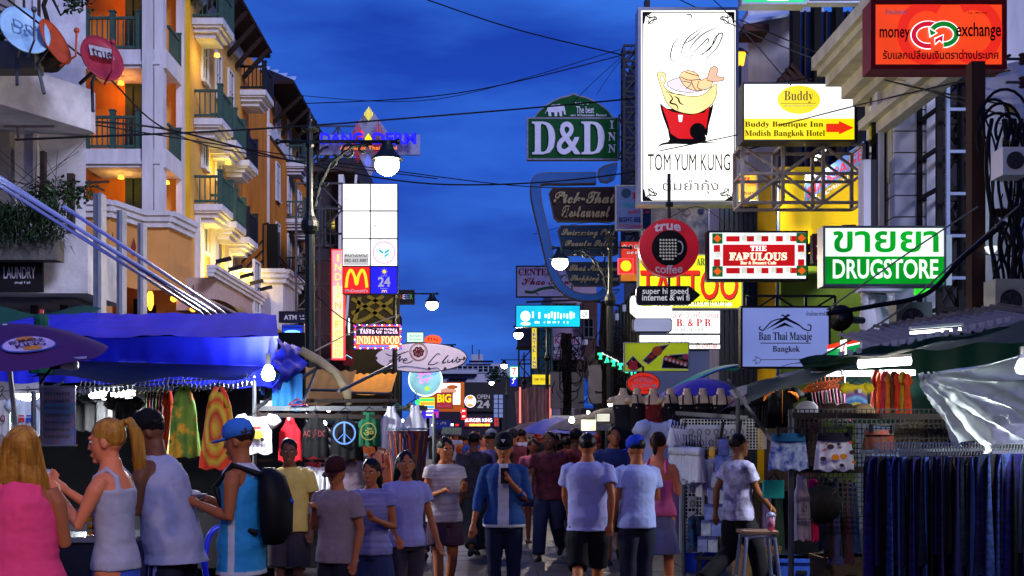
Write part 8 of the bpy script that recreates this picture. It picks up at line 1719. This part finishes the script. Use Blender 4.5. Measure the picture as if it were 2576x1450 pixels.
def build_person(h=1.7, sex='m', arms=('down', 'down'), stride=0.0, head=(0, 0), skin='tan', hair='black', hs='short', top=None, bottom=None, vox=.012, hat=None, hands=True, shoes='dark', lean=0, face=True):
 """parts of a figure standing at the origin and looking along +y. Returns [(name, mesh, colour, label)]"""
 S = h/1.7; f = sex == 'f'; sw = .16 if f else .185; out = []
 T = [(.84, .15, .1), (.93, .165 if f else .155, .112), (1.03, .125 if f else .148, .09), (1.12, .125 if f else .15, .09), (1.24, .145 if f else .172, .108), (1.33, .16 if f else .188, .11), (1.395, .14 if f else .17, .092), (1.44, .075, .068), (1.5, .05 if f else .058, .055)]
 ly = lambda z: lean*(z-.9)
 b = MB(); b.loft([(0, ly(z), z, a, c) for z, a, c in T], 20)
 hc = V3(0, ly(1.6)+.02, 1.59); Rh = Matrix.Rotation(R(head[1]), 3, 'Z') @ Matrix.Rotation(R(head[0]), 3, 'X')
 H = MB(); H.ball((0, -.01, .03), (.075, .094, .098), 16, 12); H.loft([(0, .03, -.105, .028, .03), (0, .026, -.085, .048, .052), (0, .018, -.04, .062, .072), (0, .01, .02, .068, .08)], 14)
 H.add([(-.011, .085, .03), (.011, .085, .03), (.017, .088, -.022), (-.017, .088, -.022), (0, .118, -.016), (0, .098, .028)], [(0, 1, 5), (0, 5, 4, 3), (1, 2, 4, 5), (3, 4, 2), (0, 3, 2, 1)])
 H.ball((-.077, -.005, -.005), (.012, .02, .032), 8, 6); H.ball((.077, -.005, -.005), (.012, .02, .032), 8, 6); H.ball((0, .092, -.052), (.024, .012, .012), 10, 6); H.ball((0, .08, -.088), (.022, .02, .018), 8, 6); H.ball((0, .082, .045), (.05, .014, .01), 10, 6)
 tr = lambda p: hc+Rh @ Vector(p)
 b.add([tr(p) for p in H.v], H.f); b.tube([V3(0, ly(1.42)-.005, 1.42), hc+Rh @ V3(0, -.01, -.05)], [.056 if not f else .048, .05 if not f else .044], 12)
 jo = {}
 for i, sd in enumerate((-1, 1)):
  sh = V3(sd*sw, ly(1.38), 1.385); e_, w_ = ARM[arms[i]]; el = sh+V3(sd*e_[0], e_[1], e_[2]); wr = sh+V3(sd*w_[0], w_[1], w_[2])
  jo[sd] = (sh, el, wr); q = .9 if f else 1
  b.tube([sh-V3(sd*.03, 0, -.0), sh+(el-sh)*.25, sh+(el-sh)*.6, el, el+(wr-el)*.3, wr], [.05*q, .052*q, .043*q, .037*q, .04*q, .026*q], 12)
  d = (wr-el).normalized(); n_ = V3(-sd, .3, .1).cross(d).normalized() if True else None; s_ = d.cross(n_).normalized()
  pm = wr+d*.05
  b.tube([wr, wr+d*.03, wr+d*.085], [.026, .033, .03], 8)
  if hands:
   for k in range(4):
    st = wr+d*.075+s_*(k-1.5)*.019; L = (.065, .075, .07, .055)[k]; cu = n_*.02*(1.2 if arms[i] in ('hold', 'up', 'phone', 'cross') else .5)
    b.tube([st, st+d*L*.5+cu, st+d*L*.85+cu*2.6], [.0095, .009, .0075], 6)
   b.tube([wr+d*.025+s_*.022, wr+d*.06+s_*.045+n_*.01, wr+d*.085+s_*.042+n_*.03], [.012, .011, .009], 6)
  else: b.ball(wr+d*.11, .032, 8, 6)
 lg = {}
 for sd in (-1, 1):
  st = stride*sd; hp = V3(sd*.085, 0, .88)
  if st >= 0: kn, an = V3(sd*.09, .16*st+.01, .49), V3(sd*.09, .26*st, .09)
  else: kn, an = V3(sd*.09, .06*st+.02, .48), V3(sd*.09, .36*st, .13-.06*st)
  lg[sd] = (hp, kn, an); q = 1.05 if f else 1
  b.tube([hp, hp+(kn-hp)*.3, kn, kn+(an-kn)*.3, an], [.085*q, .078*q, .052, .052, .034], 14)
  tip = -.05 if st < 0 else 0
  b.tube([an+V3(0, -.04, -.045), an+V3(0, .03, -.05), an+V3(0, .14, -.062+tip)], [.034, .036, .026], 8)
 out.append(('body', voxel(b, SK[skin], vox, 3), None, None))
 if face:
  for sd in (-1, 1):
   E_ = MB(); E_.smooth = True; E_.v, E_.f = [], []; E_.ball((sd*.03, .0765, .022), (.0115, .0115, .008), 8, 6); E_.v = [tr(p) for p in E_.v]; out.append(('eye', E_.mesh('eye', eye_w), None, None))
   E_ = MB(); E_.ball((sd*.03, .0855, .022), .005, 6, 5); E_.box((sd*.031, .089, .041), (.03, .006, .005)); E_.v = [tr(p) for p in E_.v]; out.append(('eyebrow', E_.mesh('eyebrow', eye_d), None, None))
  E_ = MB(); E_.ball((0, .1, -.052), (.022, .005, .007), 10, 5); E_.v = [tr(p) for p in E_.v]; out.append(('mouth', E_.mesh('mouth', lip), None, None))
 # top: dict(col, hem, sleeve 0..1, fit, low (neckline z), mats, pick)
 hv = max(vox, .009)
 if top:
  g = top.get('fit', .02); hem = top.get('hem', .84); c = MB()
  ct = lambda z: (1 if z < 1.2 or not top.get('cut') else {1.24: .9, 1.33: .74, 1.395: .6}.get(z, .6)); rg = [(0, ly(hem), hem, (.165 if f else .17)+g*1.3, .115+g*1.3)]+[(0, ly(z), z, (a+g*(1 if z > 1.2 else 1.25))*ct(z), d+g*(1 if z > 1.2 else 1.4)) for z, a, d in T if z > hem+.03 and z < top.get('top', 1.42)]
  if top.get('top', 1.42) > 1.4: rg.append((0, ly(1.45), 1.455, .085, .075))
  c.loft(rg, 24)
  for sd in (-1, 1):
   sh, el, wr = jo[sd]; sl = top.get('sleeve', .55)
   if sl > 0:
    a = sh-V3(sd*.05, 0, -.01); P = [a, sh, sh+(el-sh)*min(sl, 1)]; rr = [.06, .068, .062+g*.5]
    if sl > 1: P += [el+(wr-el)*(sl-1)]; rr += [.044]; rr[2] = .055
    c.tube(P, rr, 14)
   elif top.get('strap', True): c.tube([V3(sd*.1, ly(1.3)-.08, 1.3), V3(sd*.09, ly(1.4)-.065, 1.4), V3(sd*.085, ly(1.4)-.01, 1.445), V3(sd*.085, ly(1.4)+.06, 1.4), V3(sd*.09, ly(1.3)+.09, 1.3)], .02, 8)
  m = top.get('mats', fab)
  out.append((top.get('name', 'shirt'), voxel(c, m, hv, 2, .007, top.get('pick'), top.get('name', 'shirt'), 9, h*10), top.get('col'), None))
 if bottom:
  lo = bottom.get('to', .45); c = MB(); fl = bottom.get('flare', .012)
  if bottom.get('skirt'):
   c.loft([(0, 0, lo, .17+fl, .15+fl), (0, 0, .75, .175, .13), (0, 0, .9, .16, .118), (0, 0, 1.0, .14, .1)], 24)
  else:
   c.loft([(0, 0, .82, .165, .12), (0, 0, .9, .168, .122), (0, 0, 1.0, .155, .105)], 20)
   for sd in (-1, 1):
    hp, kn, an = lg[sd]; P = [hp+V3(0, 0, .02), hp+(kn-hp)*.4]; rr = [.095, .09+fl]
    if lo < .5: P += [kn, kn+(an-kn)*min(1, (.5-lo)/.42)]; rr += [.066+fl, .056+fl]
    else: P += [hp+(kn-hp)*((.88-lo)/.39)]; rr += [.078+fl*1.5]
    c.tube(P, rr, 14)
  out.append((bottom.get('name', 'trousers'), voxel(c, bottom.get('mats', fab), hv, 2, .005, bottom.get('pick'), bottom.get('name', 'trousers'), 8, 3), bottom.get('col'), None))
 hm = HAIR[hair]; c = MB()
 if hs != 'none':
  if hs == 'short': c.ball((0, -.025, .052), (.084, .098, .09), 16, 12)
  else: c.ball((0, -.022, .045), (.085, .1, .096), 16, 12)
  if hs == 'long': c.loft([(0, -.075, -.36, .06, .02), (0, -.085, -.25, .12, .04), (0, -.075, -.1, .115, .06), (0, -.045, .02, .1, .075), (0, -.03, .08, .08, .08)], 18)
  if hs == 'mid': c.loft([(0, -.06, -.17, .075, .04), (0, -.05, -.08, .095, .065), (0, -.03, .04, .09, .08)], 16)
  if hs == 'pony': c.tube([(0, -.1, .09), (0, -.15, .1), (0, -.175, .02), (0, -.165, -.07), (0, -.155, -.12)], [.018, .026, .032, .025, .008], 12)
  c.v = [tr(p) for p in c.v]
  out.append(('hair', voxel(c, hm, max(vox, .008), 1, .006, None, 'hair', 22), None, None))
  if vox < .009 and hs in ('long', 'pony'):
   rr_ = random.Random(5); c = MB()
   for _ in range(330):
    a = rr_.uniform(-1.25, 1.25)
    if hs == 'long': P = [(.092*math.sin(a), -.02-.085*math.cos(a), .08), (.112*math.sin(a)+rr_.uniform(-.01, .01), -.045-.08*math.cos(a), -.04), (.13*math.sin(a)+rr_.uniform(-.02, .02), -.06-.07*math.cos(a)*.8, -.18), (.11*math.sin(a)+rr_.uniform(-.03, .03), -.075-.04*math.cos(a), rr_.uniform(-.43, -.28))]
    else: P = [(.03*math.sin(a*2), -.13, .11), (.045*math.sin(a*2.5), -.17-.03*math.cos(a*2.5), .04), (.042*math.sin(a*2.5), -.165-.035*math.cos(a*2.5), -.1), (.03*math.sin(a*3), -.15-.03*math.cos(a*3), rr_.uniform(-.19, -.11))]
    c.tube([tr(p) for p in spline(P, 3)], .0028, 3, False)
   out.append(('hair_strands', c.mesh('hair_strands', hm), None, None))
 if hat:
  c = MB(); c.smooth = True
  c.loft([(0, -.01, .035, .09, .108), (0, -.01, .08, .09, .107), (0, -.012, .125, .078, .092), (0, -.014, .152, .045, .055), (0, -.014, .16, .01, .01)], 20)
  c.smooth = False
  sgn = -1 if hat.get('back') else 1
  c.loft([(0, sgn*.085, .036, .07, .1), (0, sgn*.085, .044, .068, .098)], 18)
  c.v = [tr(p) for p in c.v]; out.append(('cap', c.mesh('cap', fab), hat['col'], None))
  if hat.get('badge'):
   c = MB(); c.prism([(-.022, .115), (.022, .115), (0, .08)], .094, .1) if hat['badge'] == 'v' else c.box((.03*0, sgn*.096, .1), (.04, .012, .024)); c.v = [tr(p) for p in c.v]; out.append(('cap_badge', c.mesh('cap_badge', wht), None, None))
 for sd in (-1, 1):
  an = lg[sd][2]; tip = -.05 if stride*sd < 0 else 0; c = MB(); c.smooth = True
  c.tube([an+V3(0, -.06, -.05), an+V3(0, .02, -.05), an+V3(0, .12, -.06+tip), an+V3(0, .17, -.068+tip)], [.036, .042, .038, .022], 10)
  out.append(('shoe', c.mesh('shoe', fab), '2a2a30' if shoes == 'dark' else 'b0b0b8', None))
 return out, S, jo, tr
def put_person(parts, S, X, Y, rz, label, group=None, extra=None, z=0):
 t = thing('person', label, 'person', (X, Y, z), R(rz), group); t.scale = (S, S, S)
 for nm, me, colr, lb in parts:
  o = place(nm, me, t)
  if colr: o.color = rgb(colr)
 return t
def pcopy(src, X, Y, rz, label, cols, sc=1.0, group=None):
 t = copy_tree(src, (X, Y, 0), R(rz), label)
 t.scale = tuple(a*sc for a in src.scale)
 if group: t['group'] = group
 for ch in t.children:
  k = ch.name.split('.')[0]
  if k in cols: ch.color = rgb(cols[k])
 return t
def gx(u, Y): return px(u, Y)
# ---- foreground figures
pinkc = mat('hot_pink_cotton', 'ff4a80', .85, var=.15, scale=8, bump=.08); greyk = mat('grey_strap_cloth', '3c4656', .8)
P, S, jo, tr = build_person(1.68, 'f', ('hold', 'hold'), 0, (8, 0), 'tan', 'blond', 'long', dict(mats=[pinkc], fit=.045, hem=.86, sleeve=0, cut=1, top=1.43, name='tank_top'), dict(col='5a78b0', to=.66, name='denim_shorts'), .0075, face=False)
put_person(P, S, gx(58, 5.9), 5.9, 8, 'woman seen from behind with long blond hair and a loose hot pink tank top')
def whitetank(c): return 0
P, S, jo, tr = build_person(1.72, 'f', ('up', 'up'), .35, (-12, 8), 'fair', 'blond', 'pony', dict(col='b4b0c4', fit=.012, hem=.88, sleeve=0, top=1.36, name='vest_top'), dict(col='3c58c8', to=.36, skirt=True, flare=.1, name='long_skirt'), .0075, lean=.05)
w1 = put_person(P, S, gx(292, 6.6), 6.6, 84, 'blond ponytailed woman in a pale vest and blue skirt eating while she walks left')
fx = MB(); fx.lathe([(.02, 0), (.05, .01), (.075, .05), (.08, .055)], (0, 0, 0), 16)
def held(name, label, cat, p, parent_t, mb, m):
 o = mb.build(name, m); q = wm(parent_t) @ Vector(p); o.location = q; tag(o, label, cat); return o
foodm = mat('pale_foil_wrap', 'b8b4b8', .4, metal=.3)
held('paper_cup', 'pale foil snack cup held up by the blond ponytailed woman', 'snack cup', ((jo[-1][2]+jo[1][2])/2+V3(0, .09, .0)), w1, MB().lathe([(.025, 0), (.045, .09), (.047, .095)], n=14).ball((0, 0, .1), (.042, .042, .03), 10, 6), foodm)
P, S, jo, tr = build_person(1.78, 'm', ('hold', 'hold'), .2, (-28, 25), 'brown', 'black', 'short', dict(col='a8a6c4', fit=.05, hem=.78, sleeve=0, top=1.43, cut=1, name='sleeveless_shirt'), dict(mats=[mat('dark_sport_cloth', '1c1c30', .8), mat('pale_lilac_stripe', '8c8cd0', .8)], to=.1, flare=.03, name='track_trousers', pick=lambda c: 1 if abs(c.x) > .1 and int((c.y+1)*55) % 3 == 0 and abs(c.y) < .05 else 0), .0085, hat=dict(col='0c0c12'), lean=.22)
m1 = put_person(P, S, gx(436, 7.6), 7.6, 70, 'man in a black cap and loose white sleeveless shirt bending over a plate')
plate = MB().lathe([(.04, 0), (.1, .015), (.115, .03), (.118, .03)], n=20).ball((0, 0, .03), (.08, .08, .03), 12, 6)
held('food_plate', 'white plate of noodles held by the man in the sleeveless white shirt', 'plate', ((jo[-1][2]+jo[1][2])/2+V3(0, .12, .03)), m1, plate, mat('white_foam_plate', 'b8b0b0', .5))
blj = mat('sky_blue_jersey', '2a90d0', .6, var=.12); whj = mat('white_jersey_trim', 'c8c8d8', .7); ors = mat('black_shorts', '181820', .8); oro = mat('orange_stripe', 'f05a18', .7)
P, S, jo, tr = build_person(1.72, 'm', ('hold', 'hold'), .25, (-14, 0), 'tan', 'brown', 'short', dict(mats=[blj, whj], fit=.035, hem=.72, sleeve=0, top=1.43, cut=1, name='basketball_jersey', pick=lambda c: 1 if abs(c.y+.0) < .022 or (c.z > 1.36 and abs(c.x) < .1) or c.z < .75 else 0),
 dict(mats=[ors, oro], to=.42, flare=.03, name='striped_shorts', pick=lambda c: 1 if abs(c.x) > .07 and c.z < .8 and int((c.y+1)*42) % 2 == 0 and abs(c.y) < .09 else 0), .0085, hat=dict(col='3a78d8'))
m2 = put_person(P, S, gx(608, 7.7), 7.7, 82, 'man in a blue cap, blue jersey and black backpack walking left with a plate')
held('noodle_plate', 'foam plate of food held by the man in the blue cap', 'plate', ((jo[-1][2]+jo[1][2])/2+V3(0, .12, .03)), m2, MB().lathe([(.04, 0), (.1, .015), (.115, .03), (.118, .03)], n=20).ball((0, 0, .03), (.08, .08, .03), 12, 6), mat('white_foam_plate', ''))
bk = MB(); bk.smooth = True; bk.loft([(0, -.22, .92, .1, .06), (0, -.24, 1.0, .15, .1), (0, -.235, 1.2, .155, .11), (0, -.21, 1.36, .13, .085), (0, -.19, 1.42, .06, .04)], 20)
o = MB(); o.v, o.f, o.mi, o.sm = bk.v, bk.f, bk.mi, bk.sm
for sd in (-1, 1): o.tube([(sd*.1, -.16, 1.38), (sd*.12, .02, 1.44), (sd*.13, .13, 1.3), (sd*.14, .05, 1.05), (sd*.12, -.15, 1.0)], .02, 8)
bp2 = o.build('backpack', mat('black_nylon', '0e0e12', .6, bump=.1)); bp2.location = m2.location; bp2.rotation_euler = m2.rotation_euler; bp2.scale = m2.scale; tag(bp2, 'black backpack worn by the man in the blue cap', 'backpack')
MB().box((0, -.345, 1.2), (.05, .01, .03), Matrix.Rotation(.6, 3, 'Y')).build('logo', mat('blue_logo', '2850c0', .6), bp2)
# arms sleeve tattoo: long dark patches
P, S, jo, tr = build_person(1.6, 'm', ('down', 'down'), 0, (-6, 20), 'brown', 'black', 'short', dict(col='d8b860', fit=.035, hem=.84, sleeve=.6), dict(col='3a3036', to=.5, flare=.03, name='shorts'), .011)
t = put_person(P, S, gx(728, 10.4), 10.4, 170, 'young man in a pale yellow t-shirt and dark shorts standing by the clothes stall')
P, S, jo, tr = build_person(1.64, 'f', ('phone', 'bag'), .1, (-14, 0), 'tan', 'brown', 'mid', dict(mats=[mat('blue_denim', '274b8c', .85, var=.25, scale=10, bump=.1), mat('white_cotton', 'c8c8d4', .85)], fit=.03, hem=.86, sleeve=1.5, name='denim_jacket', pick=lambda c: 1 if (c.y > .05 and abs(c.x) < .045+(1.4-c.z)*.02) or c.z < .885 else 0),
 dict(col='141c38', to=.1, flare=.0, name='jeans'), .0095, hat=dict(col='0a0c14', badge='v'))
w2 = put_person(P, S, gx(1268, 10.4), 10.4, 176, 'woman in a black cap, denim jacket and dark jeans looking down at her hands')
held('phone', 'dark phone held by the woman in the denim jacket', 'phone', jo[-1][2]+V3(.05, .05, .06), w2, MB().box((0, 0, 0), (.07, .012, .14)), black_m)
# ---- middle distance templates, then individuals by copy
def tpl(*a, **k):
 P, S, jo, tr = build_person(*a, **k); return P, S
G0 = dict(vox=.015)
A = tpl(1.74, 'm', ('fwd', 'back'), .8, (0, 5), 'tan', 'black', 'short', dict(col='c8c8dc', fit=.03, hem=.8, sleeve=.6), dict(col='1c1c26', to=.45, flare=.035, name='shorts'), .0115)
B = tpl(1.62, 'f', ('bag', 'fwd'), .6, (0, -8), 'tan', 'black', 'long', dict(col='d0c4cc', fit=.03, hem=.86, sleeve=.45), dict(col='2a2c44', to=.1, flare=.004, name='jeans'), .0115)
C_ = tpl(1.7, 'm', ('down', 'phone'), 0, (-18, 10), 'tan', 'black', 'short', dict(col='b0b4d8', fit=.03, hem=.82, sleeve=.6), dict(col='20202c', to=.1, flare=.02), .0115, hat=dict(col='14141a'))
D = tpl(1.6, 'f', ('down', 'hold'), .5, (-5, 0), 'fair', 'brown', 'pony', dict(col='e0a0a8', fit=.02, hem=.88, sleeve=0, top=1.32, name='vest_top'), dict(col='6a4a5a', to=.5, skirt=True, flare=.06, name='skirt'), .0115)
E4 = tpl(1.68, 'm', ('back', 'fwd'), 1.0, (0, 0), 'brown', 'black', 'short', dict(mats=mat('printed_cloth', 'ffffff', .85, var=.7, scale=9, objcol=True, bump=.1), col='705860', fit=.03, hem=.82, sleeve=.6), dict(col='30303a', to=.1, flare=.03), .0115)
F5 = tpl(1.58, 'f', ('hold', 'hold'), 0.3, (-10, 0), 'tan', 'black', 'mid', dict(mats=mat('striped_cloth', 'ffffff', .85, var=.5, scale=16, objcol=True, stretch=(.2, .2, 2.4)), col='a0485a', fit=.025, hem=.86, sleeve=.3), dict(col='2c3460', to=.62, flare=.03, name='shorts'), .0115)
first = {}
TPL = {'A': A, 'B': B, 'C': C_, 'D': D, 'E': E4, 'F': F5}
def someone(k, u, Y, rz, label, cols, sc=1.0, group=None):
 if k not in first:
  t = put_person(TPL[k][0], TPL[k][1]*sc, gx(u, Y), Y, rz, label, group); first[k] = t
  for ch in t.children:
   q = ch.name.split('.')[0]
   if q in cols: ch.color = rgb(cols[q])
  return t
 src = first[k]; base = TPL[k][1]
 t = pcopy(src, gx(u, Y), Y, rz, label, cols, base*sc/src.scale[0]); 
 if group: t['group'] = group
 elif 'group' in t: del t['group']
 return t
mid = [
 ('C', 848, 8.6, 150, 'person in a dark red cap and pale tee walking left of the trio', {'shirt': '8c7880', 'cap': '3a1418'}, .86),
 ('F', 935, 8.9, 168, 'woman in a lilac white tee in the middle of the walking trio', {'shirt': '8c88c4'}, .92),
 ('B', 1020, 9.3, 200, 'long haired woman in a pale violet tee at the right of the walking trio', {'shirt': '9490cc', 'jeans': '3a3040'}, .93),
 ('F', 1118, 11.2, 205, 'woman in a white blouse beside a man lifting a lit phone', {'shirt': 'c4b4bc', 'shorts': '4a3040'}, 1.02),
 ('E', 1192, 15.5, 10, 'man in a dark shirt behind the woman in the white blouse', {'shirt': '403a48'}, 1.0),
 ('A', 1478, 10.6, -6, 'man in a white tee and dark shorts walking away, left of the pair', {'shirt': '9c9cd8', 'shorts': '16161e'}, .95),
 ('C', 1602, 10.9, 20, 'man in a blue cap and pale tee walking away, right of the pair', {'shirt': '98a4e0', 'cap': '1c3cc0', 'trousers': '1a1e34'}, .95),
 ('D', 1655, 11.4, -20, 'woman in a pink top walking away beside the man in the blue cap', {'vest_top': 'f06a9a', 'skirt': '7a7aa0'}, 1.04),
 ('E', 1382, 15.2, 165, 'man in a maroon tee walking toward the camera right of the denim jacket', {'shirt': '6a2c3c', 'trousers': '1c2040'}, 1.0),
 ('D', 985, 12.6, 150, 'woman in a rose vest behind the walking trio', {'vest_top': 'c87070', 'skirt': '8a8a3a'}, .95),
 ('B', 890, 12.2, 200, 'long haired woman in a grey tee behind the walking trio', {'shirt': '7a6a7a'}, 1.0),
 ('E', 1856, 11.7, -70, 'vendor in a loose white tee and dark trousers beside the aluminium stool', {'shirt': 'a8a4d0', 'trousers': '12121c'}, .98),
 ('F', 1340, 17.6, 190, 'woman in a pink tee just behind the denim jacket woman', {'shirt': 'd07080'}, 1.0),
 ('E', 1448, 15.5, 0, 'man in a brick red shirt walking away in the middle of the road', {'shirt': 'a04040'}, 1.03),
 ('A', 1545, 14.8, 180, 'man in a navy tee coming up between the walking pair', {'shirt': '283468'}, 1.0),
 ('B', 1082, 15.0, 10, 'long haired woman in a cream tee walking away near the stall rack', {'shirt': 'c8b8a0'}, 1.0),
 ('C', 1235, 16.5, -10, 'man in a grey cap and violet tee walking away down the street', {'shirt': '6a60a0', 'cap': '8a8a96'}, 1.0),
]
for k, u, Y, rz, lb, cl, sc in mid: someone(k, u, Y, rz, lb.replace('in a dark red capped head', 'in a dark red cap'), cl, sc)
crowd_cols = [('white', 'c0bcd0'), ('red', 'a02834'), ('pink', 'd07888'), ('black', '1a1a20'), ('blue', '2c4a9c'), ('grey', '6a6a74'), ('maroon', '5a2030'), ('orange', 'c06028'), ('cream', 'c8b8a0'), ('violet', '6a50a0')]
rc = random.Random(11); kinds = 'ABCDEF'; lastu = {}
words_ = {'A': 'man in a %s tee and shorts', 'B': 'long haired woman in a %s tee', 'C': 'capped man in a %s tee', 'D': 'ponytailed woman in a %s vest', 'E': 'man in a %s shirt and long trousers', 'F': 'woman in a %s top and shorts'}
n = 0
combos = [(k, c) for k in kinds for c in crowd_cols]; rc.shuffle(combos)
for k, (cn, ch) in combos:
 Y = 17+44*(n/len(combos))**1.15; X = rc.uniform(-2.9, 3.0)
 if Y > 30: X = rc.uniform(-2.6, 2.6)
 u = CU+X*F/Y; rz = rc.choice((0, 180))+rc.uniform(-25, 25)
 side = 'by the left kerb' if X < -1 else 'by the right kerb' if X > 1 else 'in mid road'
 dist = 'in the near crowd' if Y < 26 else 'in the middle crowd' if Y < 42 else 'in the farthest crowd'
 someone(k, u, Y, rz, (words_[k] % cn).replace('a orange', 'an orange')+' '+dist+' '+side, {'shirt': ch, 'vest_top': ch, 'cap': rc.choice(('141418', '8a2a2a', '2a3c80')), 'trousers': rc.choice(('1c1c26', '2a3050')), 'jeans': rc.choice(('1c2440', '30303c')), 'shorts': rc.choice(('2a2a34', '5a5040', '20305a')), 'skirt': rc.choice(('5a3a5a', '303a60', '8a6a50'))}, rc.uniform(.94, 1.05), 'people crowding the street')
 n += 1
for i in range(44):
 k = kinds[i % 6]; cn, ch = crowd_cols[(i*7+i//6) % 10]; Y = 24+i*.95; X = rc.uniform(-2.7, 2.7)
 someone(k, CU+X*F/Y, Y, (0, 180)[i % 2]+rc.uniform(-30, 30), ('person in %s top %s the %s of the far crowd' % (('an ' if cn == 'orange' else 'a ')+cn, ('walking away at', 'facing the camera at')[i % 2], 'left side' if X < -1 else 'right side' if X > 1 else 'middle')), {'shirt': ch, 'vest_top': ch, 'cap': '141418', 'trousers': '1c1c26', 'jeans': '1c2440', 'shorts': '2a2a34', 'skirt': '303a60'}, rc.uniform(.93, 1.06), 'people packed in the far crowd')
bpy.data.scenes.remove(TMP)
